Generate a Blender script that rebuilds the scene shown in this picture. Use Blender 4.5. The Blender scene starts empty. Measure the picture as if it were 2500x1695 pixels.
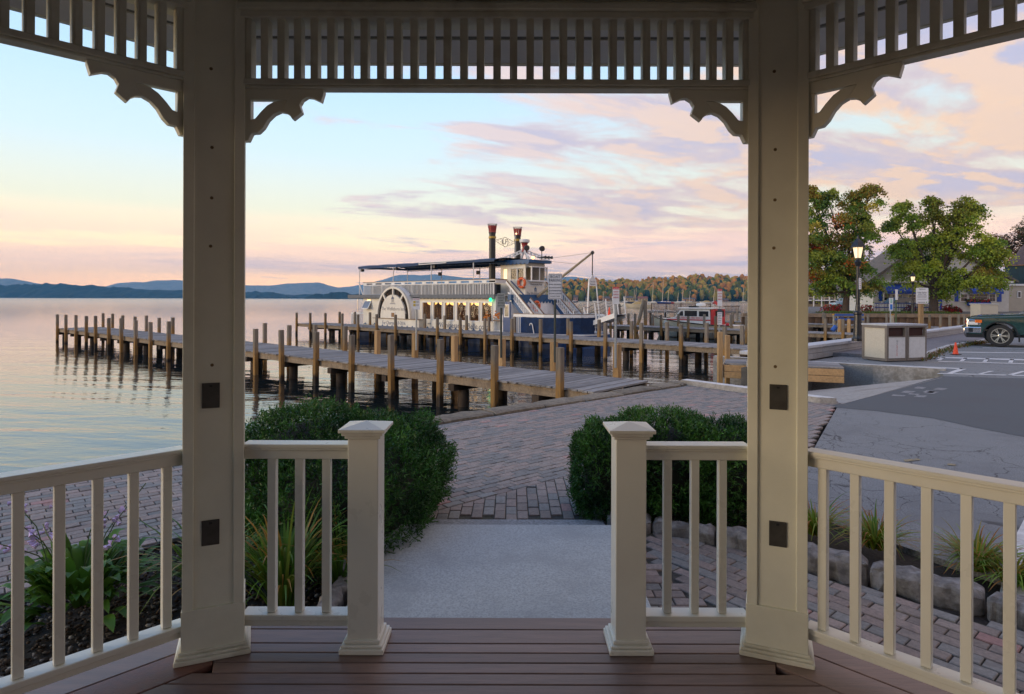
import bpy, bmesh, math, random
import numpy as np
from mathutils import Vector, Matrix, Euler

random.seed(7)
rng = np.random.default_rng(7)
C = bpy.context.scene
COL = C.collection
PI = math.pi

# ------------------------------------------------------------------ camera
F, CX, CY, ROLL, EYE = 1512.0, 1250.0, 729.5, 0.003, 1.6
cd = bpy.data.cameras.new('camera')
cam = bpy.data.objects.new('camera', cd)
COL.objects.link(cam)
cd.sensor_width = 36.0
cd.lens = 36.0 * F / 2500.0
cd.shift_y = -(847.5 - CY) / 2500.0
cd.clip_start = 0.05
cd.clip_end = 30000
cam.matrix_world = Matrix.Translation((0, 0, EYE)) @ Matrix.Rotation(PI / 2, 4, 'X') @ Matrix.Rotation(ROLL, 4, 'Z')
C.camera = cam

# ------------------------------------------------------------------ view
C.view_settings.view_transform = 'Standard'
C.view_settings.look = 'None'
C.view_settings.exposure = 0.38
C.view_settings.gamma = 1.0
C.view_settings.use_curve_mapping = False
C.render.engine = 'CYCLES'
C.cycles.max_bounces = 8
C.cycles.diffuse_bounces = 5
C.cycles.glossy_bounces = 4
C.cycles.transmission_bounces = 6
C.cycles.transparent_max_bounces = 12
C.cycles.volume_bounces = 0
C.cycles.caustics_reflective = False
C.cycles.caustics_refractive = False
C.cycles.use_denoising = True

def srgb(r, g, b):
    def l(c):
        c /= 255.0
        return c / 12.92 if c <= 0.04045 else ((c + 0.055) / 1.055) ** 2.4
    return (l(r), l(g), l(b), 1.0)

# ------------------------------------------------------------------ node helper
class NT:
    def __init__(s, tree):
        s.t = tree; s.n = tree.nodes; s.l = tree.links
    def add(s, typ, **kw):
        n = s.n.new(typ)
        for k, v in kw.items(): setattr(n, k, v)
        return n
    def put(s, sock, v):
        if isinstance(v, bpy.types.NodeSocket): s.l.new(v, sock)
        elif v is not None: sock.default_value = v
    def math(s, op, a, b=None, c=None, clamp=False):
        n = s.add('ShaderNodeMath', operation=op, use_clamp=clamp)
        s.put(n.inputs[0], a)
        if b is not None: s.put(n.inputs[1], b)
        if c is not None: s.put(n.inputs[2], c)
        return n.outputs[0]
    def vmath(s, op, a, b=None):
        n = s.add('ShaderNodeVectorMath', operation=op)
        s.put(n.inputs[0], a)
        if b is not None: s.put(n.inputs[1], b)
        return n.outputs[0]
    def step(s, v, a, b):
        n = s.add('ShaderNodeMapRange', interpolation_type='SMOOTHSTEP')
        s.put(n.inputs[0], v); s.put(n.inputs[1], a); s.put(n.inputs[2], b)
        return n.outputs[0]
    def lin(s, v, a, b, c=0.0, d=1.0):
        n = s.add('ShaderNodeMapRange')
        s.put(n.inputs[0], v); s.put(n.inputs[1], a); s.put(n.inputs[2], b); s.put(n.inputs[3], c); s.put(n.inputs[4], d)
        return n.outputs[0]
    def mix(s, f, a, b, mode='MIX'):
        n = s.add('ShaderNodeMix', data_type='RGBA', blend_type=mode)
        s.put(n.inputs[0], f); s.put(n.inputs[6], a); s.put(n.inputs[7], b)
        return n.outputs[2]
    def noise(s, vec, scale, detail=4, rough=0.55, dist=0.0, dim='3D'):
        n = s.add('ShaderNodeTexNoise', noise_dimensions=dim)
        if vec is not None: s.l.new(vec, n.inputs['Vector'])
        n.inputs['Scale'].default_value = scale
        n.inputs['Detail'].default_value = detail
        n.inputs['Roughness'].default_value = rough
        n.inputs['Distortion'].default_value = dist
        return n.outputs[0]
    def ramp(s, v, stops, interp='LINEAR'):
        n = s.add('ShaderNodeValToRGB')
        n.color_ramp.interpolation = interp
        e = n.color_ramp.elements
        while len(e) < len(stops): e.new(0.5)
        for k, (p, c) in enumerate(stops):
            e[k].position = p; e[k].color = c
        s.put(n.inputs[0], v)
        return n.outputs[0]
    def xyz(s, v):
        n = s.add('ShaderNodeSeparateXYZ'); s.l.new(v, n.inputs[0]); return n.outputs
    def comb(s, x, y, z):
        n = s.add('ShaderNodeCombineXYZ'); s.put(n.inputs[0], x); s.put(n.inputs[1], y); s.put(n.inputs[2], z); return n.outputs[0]
    def scale(s, v, xyz):
        return s.vmath('MULTIPLY', v, xyz)

# ------------------------------------------------------------------ sky
GLOW, SKY = 1.0, 1.0
SUN_AZ, SUN_EL = math.radians(-104), math.radians(7)      # azimuth from +Y towards +X
W = bpy.data.worlds.new('World'); C.world = W; W.use_nodes = True
W.node_tree.nodes.clear()
k = NT(W.node_tree)
out = k.add('ShaderNodeOutputWorld')
bg = k.add('ShaderNodeBackground')
tc = k.add('ShaderNodeTexCoord')
D = tc.outputs['Generated']
dx, dy, dz = k.xyz(D)
hor = k.math('SQRT', k.math('ADD', k.math('MULTIPLY', dx, dx), k.math('MULTIPLY', dy, dy)))
hor = k.math('MAXIMUM', hor, 0.02)
el = k.math('DIVIDE', dz, hor)                           # tangent of the elevation
side = k.math('DIVIDE', dx, hor)                         # -1 left (west, afterglow) .. +1 right
eln = k.math('MINIMUM', k.math('MAXIMUM', el, 0.0), 1.6)
eln = k.math('DIVIDE', eln, 1.6)
# radiances along the elevation (the haze in front takes part of the glow near the horizon)
rgb = lambda r, g, b: (r, g, b, 1.0)
grad = k.ramp(eln, [(0.0, rgb(2.5, 1.22, 0.46)), (0.022, rgb(2.2, 1.22, 0.52)), (0.045, rgb(1.5, 1.08, 0.60)), (0.085, rgb(0.95, 0.92, 0.70)),
                    (0.14, rgb(0.70, 0.86, 0.93)), (0.21, rgb(0.53, 0.76, 0.99)), (0.30, rgb(0.39, 0.62, 0.98)), (0.6, rgb(0.23, 0.43, 0.88)), (1.0, rgb(0.16, 0.32, 0.68))])
cool = k.ramp(eln, [(0.0, rgb(2.1, 1.14, 0.55)), (0.03, rgb(1.65, 1.08, 0.64)), (0.07, rgb(0.95, 0.83, 0.62)), (0.14, rgb(0.72, 0.79, 0.74)),
                    (0.24, rgb(0.53, 0.75, 0.96)), (0.36, rgb(0.39, 0.61, 0.95)), (0.7, rgb(0.26, 0.45, 0.72)), (1.0, rgb(0.17, 0.34, 0.62))])
base = k.mix(k.step(side, -0.3, 0.5), grad, cool)
# the physical sky, low sun, gives the tint of the part of the sky behind the camera
nis = k.add('ShaderNodeTexSky', sky_type='NISHITA', sun_disc=False, sun_elevation=SUN_EL, sun_rotation=SUN_AZ)
nis.air_density = 1.0; nis.dust_density = 1.0
nisc = k.scale(nis.outputs[0], (0.09, 0.09, 0.09))
base = k.mix(0.05, base, nisc)
# clouds on a high flat layer
inv = k.math('DIVIDE', 1.0, k.math('ADD', k.math('MAXIMUM', dz, 0.0), 0.075))
P0 = k.comb(k.math('MULTIPLY', dx, inv), k.math('MULTIPLY', dy, inv), 0.0)
rotn = k.add('ShaderNodeMapping'); rotn.inputs['Rotation'].default_value = (0, 0, math.radians(-28)); k.l.new(P0, rotn.inputs[0])
CL = (2.1, 5.6, 9)
P1 = k.scale(rotn.outputs[0], (0.72, 1.25, 1))
big = k.noise(k.vmath('ADD', P1, (3.1, 8.7, 0)), 0.55, 3, 0.5)
det = k.noise(k.vmath('ADD', P1, CL), 1.5, 9, 0.60, 0.3)
det2 = k.noise(k.vmath('ADD', P1, (CL[0] - 0.12, CL[1] + 0.16, CL[2])), 1.5, 5, 0.6, 0.35)
cov = k.ramp(k.lin(side, -1.0, 1.0), [(0.0, (0.02, 0.02, 0.02, 1)), (0.30, (0.09, 0.09, 0.09, 1)), (0.40, (0.225, 0.225, 0.225, 1)), (0.47, (0.31, 0.31, 0.31, 1)), (0.60, (0.335, 0.335, 0.335, 1)), (0.72, (0.38, 0.38, 0.38, 1)), (0.84, (0.40, 0.40, 0.40, 1)), (1.0, (0.37, 0.37, 0.37, 1))])
cov = k.math('SUBTRACT', k.xyz(cov)[0], 0.25)
clear = k.math('MULTIPLY', k.step(el, 0.035, 0.075), k.step(el, 0.20, 0.11))            # brighter clear belt above the bank
lowc = k.math('MULTIPLY', k.step(el, 0.135, 0.075), k.step(el, 0.022, 0.05))              # stratus bank near the horizon
dens = k.math('ADD', k.math('ADD', k.math('MULTIPLY', det, 0.80), k.math('MULTIPLY', big, 0.40)), cov)
dens = k.math('SUBTRACT', dens, k.math('MULTIPLY', clear, k.lin(side, -0.4, 0.5, 0.0, 0.06)))
strat = k.noise(k.comb(k.math('MULTIPLY', side, 2.2), k.math('MULTIPLY', el, 26.0), 3.7), 1.0, 6, 0.6, 0.3)
sm = k.math('MULTIPLY', k.step(k.math('ADD', strat, k.lin(side, -0.7, 0.35, 0.14, 0.13)), 0.49, 0.62), lowc)
m = k.step(dens, 0.575, 0.70)
core = k.step(dens, 0.60, 0.80)
lit = k.math('MULTIPLY', k.step(k.math('SUBTRACT', det, det2), -0.02, 0.085), k.step(el, 0.05, 0.16))
warm = k.mix(k.step(side, -0.2, 0.5), rgb(0.84, 0.66, 0.60), rgb(0.92, 0.60, 0.36))
grey = k.mix(k.step(el, 0.02, 0.3), rgb(0.58, 0.47, 0.53), rgb(0.47, 0.45, 0.60))
ccol = k.mix(core, k.mix(0.45, warm, grey), grey)
ccol = k.mix(k.math('MULTIPLY', lit, k.lin(side, -0.5, 0.5, 0.55, 0.75)), ccol, warm)
sky = k.mix(k.math('MULTIPLY', m, 0.90), base, ccol)
sky = k.mix(k.math('MULTIPLY', sm, k.lin(side, -0.6, 0.3, 0.72, 0.85)), sky, k.mix(k.step(strat, 0.5, 0.68), rgb(1.25, 0.80, 0.58), rgb(0.62, 0.50, 0.60)))
# the glow gains strength towards the horizon; haze takes part of it back
gl_ = GLOW
sc_n = k.add('ShaderNodeVectorMath', operation='SCALE'); k.l.new(sky, sc_n.inputs[0]); sc_n.inputs['Scale'].default_value = gl_; sky = sc_n.outputs[0]
# below the horizon: the ground's own dull tone
sky = k.mix(k.step(el, -0.004, -0.03), sky, (0.12, 0.12, 0.12, 1))
k.put(bg.inputs[0], sky); bg.inputs[1].default_value = SKY
k.l.new(bg.outputs[0], out.inputs[0])

# ------------------------------------------------------------------ sun (soft afterglow from the left)
sl = bpy.data.lights.new('sun', 'SUN'); so = bpy.data.objects.new('sun', sl); COL.objects.link(so)
sl.energy = 1.6; sl.angle = math.radians(30); sl.color = (1.0, 0.76, 0.50)
sd = Vector((math.sin(SUN_AZ) * math.cos(SUN_EL), math.cos(SUN_AZ) * math.cos(SUN_EL), math.sin(SUN_EL)))
so.rotation_euler = sd.to_track_quat('Z', 'Y').to_euler()

# ------------------------------------------------------------------ geometry helpers
def ray(px, py):
    x = px - CX; y = py - CY
    return Vector(((x + ROLL * y) / F, 1.0, -(y - ROLL * x) / F))
def P(px, py, Y):
    d = ray(px, py); return Vector((d.x * Y, Y, EYE + d.z * Y))
def G(px, py, z):
    d = ray(px, py); t = (z - EYE) / d.z
    return Vector((d.x * t, t, z))
def V(*a): return Vector(a)

class MB:
    """collects shapes; build() links them as one mesh object"""
    def __init__(s): s.v = []; s.f = []; s.m = []
    def add(s, vs, fs, mi=0):
        o = len(s.v); s.v += [tuple(p) for p in vs]
        s.f += [tuple(i + o for i in f) for f in fs]; s.m += [mi] * len(fs)
    def hexa(s, p, mi=0):
        s.add(p, [(3, 2, 1, 0), (4, 5, 6, 7), (0, 1, 5, 4), (1, 2, 6, 5), (2, 3, 7, 6), (3, 0, 4, 7)], mi)
    def box(s, x0, x1, y0, y1, z0, z1, mi=0, M=None):
        p = [V(x0, y0, z0), V(x1, y0, z0), V(x1, y1, z0), V(x0, y1, z0), V(x0, y0, z1), V(x1, y0, z1), V(x1, y1, z1), V(x0, y1, z1)]
        if M is not None: p = [M @ q for q in p]
        s.hexa(p, mi)
    def bar(s, a, b, w, h, mi=0, up=(0, 0, 1)):
        """square-section bar from a to b, w across, h along up"""
        a = Vector(a); b = Vector(b); d = (b - a).normalized(); up = Vector(up)
        sx = d.cross(up)
        if sx.length < 1e-4: sx = d.cross(Vector((1, 0, 0)))
        sx.normalize(); uz = sx.cross(d).normalized()
        sx *= w / 2; uz *= h / 2
        s.hexa([a - sx - uz, a + sx - uz, b + sx - uz, b - sx - uz, a - sx + uz, a + sx + uz, b + sx + uz, b - sx + uz], mi)
    def tube(s, a, b, r0, r1=None, n=8, mi=0, caps=True):
        a = Vector(a); b = Vector(b); r1 = r0 if r1 is None else r1
        d = (b - a).normalized(); q = d.to_track_quat('Z', 'Y')
        vs = []
        for p, r in ((a, r0), (b, r1)):
            for i in range(n):
                t = 2 * PI * i / n
                vs.append(p + q @ Vector((math.cos(t) * r, math.sin(t) * r, 0)))
        fs = [(i, (i + 1) % n, n + (i + 1) % n, n + i) for i in range(n)]
        if caps: fs += [tuple(range(n - 1, -1, -1)), tuple(range(n, 2 * n))]
        s.add(vs, fs, mi)
    def path(s, pts, r, n=6, mi=0):
        pts = [Vector(p) for p in pts]
        for a, b in zip(pts[:-1], pts[1:]): s.tube(a, b, r, r, n, mi)
    def lathe(s, prof, c=(0, 0, 0), n=16, mi=0, ax=None):
        c = Vector(c); vs = []
        q = ax.to_track_quat('Z', 'Y') if ax is not None else None
        for r, z in prof:
            for i in range(n):
                t = 2 * PI * i / n
                p = Vector((r * math.cos(t), r * math.sin(t), z))
                if q: p = q @ p
                vs.append(c + p)
        fs = []
        for j in range(len(prof) - 1):
            for i in range(n):
                fs.append((j * n + i, j * n + (i + 1) % n, (j + 1) * n + (i + 1) % n, (j + 1) * n + i))
        fs.append(tuple(range(n - 1, -1, -1))); fs.append(tuple(range((len(prof) - 1) * n, len(prof) * n)))
        s.add(vs, fs, mi)
    def prism(s, poly, d, mi=0):
        """extrude a 3D polygon by vector d"""
        poly = [Vector(p) for p in poly]; d = Vector(d); n = len(poly)
        vs = poly + [p + d for p in poly]
        fs = [tuple(range(n - 1, -1, -1)), tuple(range(n, 2 * n))] + [(i, (i + 1) % n, n + (i + 1) % n, n + i) for i in range(n)]
        s.add(vs, fs, mi)
    def poly(s, pts, mi=0):
        s.add(pts, [tuple(range(len(pts)))], mi)
    def torus(s, c, ax, R, r, n=20, k_=8, mi=0):
        c = Vector(c); q = Vector(ax).to_track_quat('Z', 'Y'); vs = []; fs = []
        for i in range(n):
            t = 2 * PI * i / n
            for j in range(k_):
                u = 2 * PI * j / k_
                vs.append(c + q @ Vector(((R + r * math.cos(u)) * math.cos(t), (R + r * math.cos(u)) * math.sin(t), r * math.sin(u))))
        for i in range(n):
            for j in range(k_):
                fs.append((i * k_ + j, ((i + 1) % n) * k_ + j, ((i + 1) % n) * k_ + (j + 1) % k_, i * k_ + (j + 1) % k_))
        s.add(vs, fs, mi)
    def sphere(s, c, r, n=10, m_=6, mi=0, sq=(1, 1, 1)):
        prof = []
        c = Vector(c); vs = []; fs = []
        for j in range(m_ + 1):
            ph = PI * j / m_
            for i in range(n):
                t = 2 * PI * i / n
                vs.append(c + Vector((r * sq[0] * math.sin(ph) * math.cos(t), r * sq[1] * math.sin(ph) * math.sin(t), -r * sq[2] * math.cos(ph))))
        for j in range(m_):
            for i in range(n):
                fs.append((j * n + i, j * n + (i + 1) % n, (j + 1) * n + (i + 1) % n, (j + 1) * n + i))
        s.add(vs, fs, mi)
    def mesh(s, name, mats, smooth=False, fix=True):
        me = bpy.data.meshes.new(name)
        me.from_pydata(s.v, [], s.f)
        for m_ in (mats if isinstance(mats, (list, tuple)) else [mats]): me.materials.append(m_)
        if any(s.m): me.polygons.foreach_set('material_index', s.m)
        if fix and len(s.f) < 60000:
            bm = bmesh.new(); bm.from_mesh(me)
            bmesh.ops.recalc_face_normals(bm, faces=bm.faces)
            bm.to_mesh(me); bm.free()
        if smooth: me.polygons.foreach_set('use_smooth', [True] * len(me.polygons))
        me.update()
        return me
    def build(s, name, mats, parent=None, smooth=False, bevel=0.0, fix=True, seg=2, angle=None):
        o = bpy.data.objects.new(name, s.mesh(name, mats, smooth, fix)); COL.objects.link(o)
        if bevel > 0:
            b = o.modifiers.new('bevel', 'BEVEL'); b.width = bevel; b.segments = seg; b.limit_method = 'ANGLE'; b.angle_limit = math.radians(40)
        if angle:
            o.data.set_sharp_from_angle(angle=angle)
        hang(o, parent)
        return o

def wm(o):
    b = o.matrix_basis.copy()
    return wm(o.parent) @ o.matrix_parent_inverse @ b if o.parent else b
def hang(o, parent):
    """parent o, keeping its own numbers as world numbers"""
    if parent is not None:
        o.parent = parent; o.matrix_parent_inverse = wm(parent).inverted()
def tag(o, label=None, cat=None, group=None, kind=None):
    if label: o['label'] = label
    if cat: o['category'] = cat
    if group: o['group'] = group
    if kind: o['kind'] = kind
    return o
def thing(name, loc, label, cat, group=None, rz=0.0):
    o = bpy.data.objects.new(name, None); COL.objects.link(o)
    o.empty_display_size = 0.2
    o.location = loc; o.rotation_euler = (0, 0, rz)
    return tag(o, label, cat, group)
def inst(name, me, parent=None, loc=(0, 0, 0), rot=(0, 0, 0), sc=(1, 1, 1)):
    o = bpy.data.objects.new(name, me); COL.objects.link(o)
    o.location = loc; o.rotation_euler = rot; o.scale = sc
    hang(o, parent)
    return o
def copy_tree(o, parent=None):
    c = o.copy(); COL.objects.link(c)
    if parent is not None: c.parent = parent
    for ch in list(o.children): copy_tree(ch, c)
    return c

def fast_mesh(name, verts, faces, mats, cols=None, mi=None, smooth=False):
    """numpy arrays -> mesh; faces is (n,3) or (n,4); cols per face, written per corner"""
    me = bpy.data.meshes.new(name)
    nf, kk = faces.shape
    me.vertices.add(len(verts)); me.vertices.foreach_set('co', np.ascontiguousarray(verts, dtype=np.float32).ravel())
    me.loops.add(nf * kk); me.loops.foreach_set('vertex_index', np.ascontiguousarray(faces, dtype=np.int32).ravel())
    me.polygons.add(nf)
    me.polygons.foreach_set('loop_start', np.arange(0, nf * kk, kk, dtype=np.int32))
    me.polygons.foreach_set('loop_total', np.full(nf, kk, dtype=np.int32))
    for m_ in (mats if isinstance(mats, (list, tuple)) else [mats]): me.materials.append(m_)
    if mi is not None: me.polygons.foreach_set('material_index', np.asarray(mi, dtype=np.int32))
    me.update(calc_edges=True)
    if cols is not None:
        a = me.color_attributes.new('tint', 'FLOAT_COLOR', 'CORNER')
        cc = np.ones((nf, kk, 4), dtype=np.float32); cc[:, :, :3] = cols[:, None, :]
        a.data.foreach_set('color', cc.ravel())
    if smooth: me.polygons.foreach_set('use_smooth', np.ones(nf, dtype=bool))
    me.validate()
    return me

# ------------------------------------------------------------------ materials
MATS = {}
def mat(name, col, rough=0.6, var=0.15, scale=6.0, col2=None, amt2=0.5, scale2=2.0, bump=0.0, bscale=60.0, rnd=0.0, stretch=(1, 1, 1),
        metal=0.0, spec=0.5, coat=0.0, world=False, bdist=0.01, detail=5):
    """painted / weathered surface: noise varies the base colour, a second tone comes in as patches, rnd varies it per object"""
    m_ = bpy.data.materials.new(name); m_.use_nodes = True
    q = NT(m_.node_tree); b = q.n['Principled BSDF']
    if world:
        vec = q.add('ShaderNodeNewGeometry').outputs['Position']
    else:
        vec = q.add('ShaderNodeTexCoord').outputs['Object']
    if rnd:
        oi = q.add('ShaderNodeObjectInfo')
        off = q.comb(q.math('MULTIPLY', oi.outputs['Random'], 37.0), q.math('MULTIPLY', oi.outputs['Random'], 91.0), 0.0)
        vec = q.vmath('ADD', vec, off)
    vs = q.scale(vec, stretch)
    n1 = q.noise(vs, scale, detail, 0.6)
    c = tuple(col[:3]) + (1.0,)
    lo = tuple(x * (1 - var) for x in c[:3]) + (1.0,); hi = tuple(min(1, x * (1 + var)) for x in c[:3]) + (1.0,)
    cc = q.mix(q.step(n1, 0.3, 0.7), lo, hi)
    if col2 is not None:
        n2 = q.noise(vs, scale2, 6, 0.65)
        cc = q.mix(q.math('MULTIPLY', q.step(n2, 0.48, 0.66), amt2), cc, tuple(col2[:3]) + (1.0,))
    if rnd:
        f_ = q.lin(oi.outputs['Random'], 0, 1, 1 - rnd, 1 + rnd)
        mul = q.add('ShaderNodeVectorMath', operation='SCALE'); q.l.new(cc, mul.inputs[0]); q.l.new(f_, mul.inputs['Scale']); cc = mul.outputs[0]
    q.put(b.inputs['Base Color'], cc)
    rr = q.lin(n1, 0.2, 0.8, max(0.02, rough - 0.08), min(1, rough + 0.08)); q.put(b.inputs['Roughness'], rr)
    b.inputs['Metallic'].default_value = metal
    b.inputs['Specular IOR Level'].default_value = spec
    b.inputs['Coat Weight'].default_value = coat
    if bump:
        bn = q.add('ShaderNodeBump'); bn.inputs['Strength'].default_value = bump; bn.inputs['Distance'].default_value = bdist
        q.l.new(q.noise(vs, bscale, 5, 0.6), bn.inputs['Height']); q.l.new(bn.outputs[0], b.inputs['Normal'])
    MATS[name] = m_
    return m_
def emit(name, col, strength, base=(0.8, 0.8, 0.8)):
    m_ = bpy.data.materials.new(name); m_.use_nodes = True
    b = m_.node_tree.nodes['Principled BSDF']
    b.inputs['Base Color'].default_value = tuple(base) + (1,)
    b.inputs['Emission Color'].default_value = tuple(col) + (1,); b.inputs['Emission Strength'].default_value = strength
    return m_
def glass(name, tint=(0.02, 0.025, 0.03), rough=0.04, alpha=0.6):
    m_ = bpy.data.materials.new(name); m_.use_nodes = True
    q = NT(m_.node_tree); b = q.n['Principled BSDF']
    b.inputs['Base Color'].default_value = tuple(tint) + (1,); b.inputs['Roughness'].default_value = rough
    b.inputs['Alpha'].default_value = alpha; b.inputs['Specular IOR Level'].default_value = 0.7
    return m_
def leafmat(name, rough=0.5, trans=0.35, gain=1.0):
    """leaf blades coloured by the mesh's own tint, some light passing through"""
    m_ = bpy.data.materials.new(name); m_.use_nodes = True
    q = NT(m_.node_tree); b = q.n['Principled BSDF']
    at = q.add('ShaderNodeAttribute', attribute_name='tint')
    b.inputs['Roughness'].default_value = rough; b.inputs['Specular IOR Level'].default_value = 0.3
    q.l.new(at.outputs['Color'], b.inputs['Base Color'])
    tr = q.add('ShaderNodeBsdfTranslucent'); q.l.new(at.outputs['Color'], tr.inputs['Color'])
    mx = q.add('ShaderNodeMixShader'); mx.inputs[0].default_value = trans
    q.l.new(b.outputs[0], mx.inputs[1]); q.l.new(tr.outputs[0], mx.inputs[2])
    q.l.new(mx.outputs[0], q.n['Material Output'].inputs[0])
    return m_

paint = mat('white_paint', (0.72, 0.715, 0.60), 0.38, 0.05, 3, (0.58, 0.57, 0.45), 0.35, 1.3, 0.05, 120, rnd=0.03)
paint_old = mat('old_white_paint', (0.66, 0.655, 0.55), 0.5, 0.08, 5, (0.30, 0.25, 0.17), 0.3, 4.0, 0.12, 90, rnd=0.05)
vinyl = mat('white_vinyl', (0.68, 0.675, 0.60), 0.3, 0.03, 4, (0.62, 0.58, 0.5), 0.25, 1.5, rnd=0.02)
blackplate = mat('dark_cover', (0.055, 0.052, 0.046), 0.35, 0.2, 20)
decking = mat('brown_decking', (0.20, 0.135, 0.112), 0.42, 0.18, 30, (0.14, 0.095, 0.08), 0.5, 3, 0.25, 160, rnd=0.16, stretch=(0.12, 1, 1), bdist=0.004)
soffit_m = mat('soffit', (0.62, 0.62, 0.62), 0.6, 0.05, 4)
granite = mat('granite', (0.42, 0.42, 0.40), 0.75, 0.25, 60, (0.25, 0.23, 0.2), 0.45, 3, 0.35, 60, rnd=0.08)
slab_m = mat('granite_slab', (0.34, 0.375, 0.385), 0.7, 0.24, 85, (0.26, 0.285, 0.295), 0.55, 2.2, 0.3, 120, bdist=0.004)
tread_m = mat('granite_tread', (0.23, 0.25, 0.265), 0.75, 0.35, 48, (0.17, 0.18, 0.19), 0.5, 3, 0.4, 90, bdist=0.006)
metal_g = mat('galvanised_post', (0.32, 0.35, 0.36), 0.45, 0.15, 30, metal=0.6)
metal_d = mat('dark_post', (0.025, 0.04, 0.035), 0.4, 0.2, 20)
black_m = mat('black_metal', (0.012, 0.013, 0.016), 0.38, 0.2, 20)
def text_mesh(name, body, size, mats, M, parent=None, align='CENTER', shear=0.0, ext=0.004, sx=1.0, spacing=1.0):
    """flat print: raised by a few millimetres on its surface; M places x right, y up, z out"""
    cu = bpy.data.curves.new(name, 'FONT'); cu.body = body; cu.size = size; cu.align_x = align; cu.align_y = 'CENTER'
    cu.shear = shear; cu.extrude = ext / 2; cu.resolution_u = 2; cu.space_character = spacing
    to = bpy.data.objects.new(name, cu); COL.objects.link(to)
    dg = bpy.context.evaluated_depsgraph_get()
    me = bpy.data.meshes.new_from_object(to.evaluated_get(dg))
    bpy.data.objects.remove(to); bpy.data.curves.remove(cu)
    me.transform(M @ Matrix.Diagonal((sx, 1, 1, 1)))
    me.name = name
    me.materials.clear(); me.materials.append(mats)
    o = bpy.data.objects.new(name, me); COL.objects.link(o); hang(o, parent)
    return o
def frame(o, x, y):
    """matrix with origin o, x axis along x, y axis along y"""
    x = Vector(x).normalized(); y = Vector(y).normalized(); z = x.cross(y).normalized()
    return Matrix(((x.x, y.x, z.x, o[0]), (x.y, y.y, z.y, o[1]), (x.z, y.z, z.z, o[2]), (0, 0, 0, 1)))
# ================================================================== the setting: water, hills, ground
WZ, GZ = -1.2, -0.35        # lake level and plaza level (deck of the gazebo is 0)

def water_mat():
    m_ = bpy.data.materials.new('lake_water'); m_.use_nodes = True
    q = NT(m_.node_tree); b = q.n['Principled BSDF']
    pos = q.add('ShaderNodeNewGeometry').outputs['Position']
    x, y, z = q.xyz(pos)
    dist = q.math('SQRT', q.math('ADD', q.math('MULTIPLY', x, x), q.math('MULTIPLY', y, y)))
    rp = q.add('ShaderNodeMapping'); rp.inputs['Rotation'].default_value = (0, 0, math.radians(12)); q.l.new(pos, rp.inputs[0])
    s1 = q.noise(q.scale(rp.outputs[0], (0.45, 1.5, 1)), 0.55, 2, 0.5, 0.3)
    s2 = q.noise(q.scale(rp.outputs[0], (0.8, 2.0, 1)), 2.0, 3, 0.55, 0.4)
    patch = q.step(q.noise(q.scale(pos, (1, 1, 1)), 0.035, 2, 0.5), 0.38, 0.62)
    h = q.math('ADD', q.math('MULTIPLY', s1, 1.0), q.math('MULTIPLY', s2, q.lin(patch, 0, 1, 0.16, 0.34)))
    bn = q.add('ShaderNodeBump'); bn.inputs['Distance'].default_value = 0.30
    # ripples that are far smaller than a pixel average out: the distant lake is calm
    q.put(bn.inputs['Strength'], q.lin(q.math('LOGARITHM', q.math('MAXIMUM', dist, 10.0), 10.0), 1.1, 1.95, 0.22, 0.018))
    q.l.new(h, bn.inputs['Height']); q.l.new(bn.outputs[0], b.inputs['Normal'])
    b.inputs['Base Color'].default_value = (0.012, 0.017, 0.017, 1)
    q.put(b.inputs['Roughness'], q.lin(q.math('LOGARITHM', q.math('MAXIMUM', dist, 10.0), 10.0), 1.5, 2.9, 0.03, 0.17))
    b.inputs['IOR'].default_value = 1.6
    b.inputs['Specular IOR Level'].default_value = 0.75
    b.inputs['Specular Tint'].default_value = (0.95, 0.97, 1.0, 1)
    return m_
w = MB(); w.poly([(-6400, -60, WZ), (6400, -60, WZ), (6400, 7750, WZ), (-6400, 7750, WZ)])
tag(w.build('water', water_mat()), kind='structure')
lb = MB(); lb.poly([(-6400, -60, -3.0), (6400, -60, -3.0), (6400, 7750, -3.0), (-6400, 7750, -3.0)])
tag(lb.build('lake_bed', mat('lake_bed', (0.03, 0.03, 0.025), 0.9, world=True)), kind='structure')

from mathutils import noise as mn
def ridge(name, prof, Y, depth, m_, bump=0.0, bscale=0.02, step_=None, rows=10):
    """a hill whose skyline is prof (photo column, photo row) at distance Y, sloping to the lake on both sides"""
    pts = [P(px, py, Y) for px, py in prof]
    x0, x1 = pts[0].x, pts[-1].x
    n = int((x1 - x0) / (step_ or (x1 - x0) / 160)) + 1
    xs = np.linspace(x0, x1, n)
    zs = np.interp(xs, [p.x for p in pts], [p.z for p in pts])
    vs = []; fs = []
    for j in range(-rows, rows + 1):
        t = abs(j) / rows
        for i in range(n):
            s_ = (1 - t) ** 0.9 if j < 0 else (1 - t)
            z = (WZ - 0.5) + (zs[i] - WZ + 0.5) * s_
            yy = Y + j / rows * depth * (0.35 if j < 0 else 1)
            if bump and abs(j) < rows:
                z += bump * (mn.noise(Vector((xs[i] * bscale, yy * bscale, 3.3))) + 0.6 * mn.noise(Vector((xs[i] * bscale * 2.7, yy * bscale * 2.7, 9.1))))
            vs.append((xs[i], yy, z))
    nr = 2 * rows + 1
    for j in range(nr - 1):
        for i in range(n - 1):
            fs.append((j * n + i, j * n + i + 1, (j + 1) * n + i + 1, (j + 1) * n + i))
    b = MB(); b.v = vs; b.f = fs; b.m = [0] * len(fs)
    o = b.build(name, m_, smooth=True)
    return tag(o, kind='structure')
wood_far = mat('wooded_hillside', (0.24, 0.22, 0.18), 0.9, 0.3, 0.03, (0.30, 0.25, 0.20), 0.5, 0.012, world=True)
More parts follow.
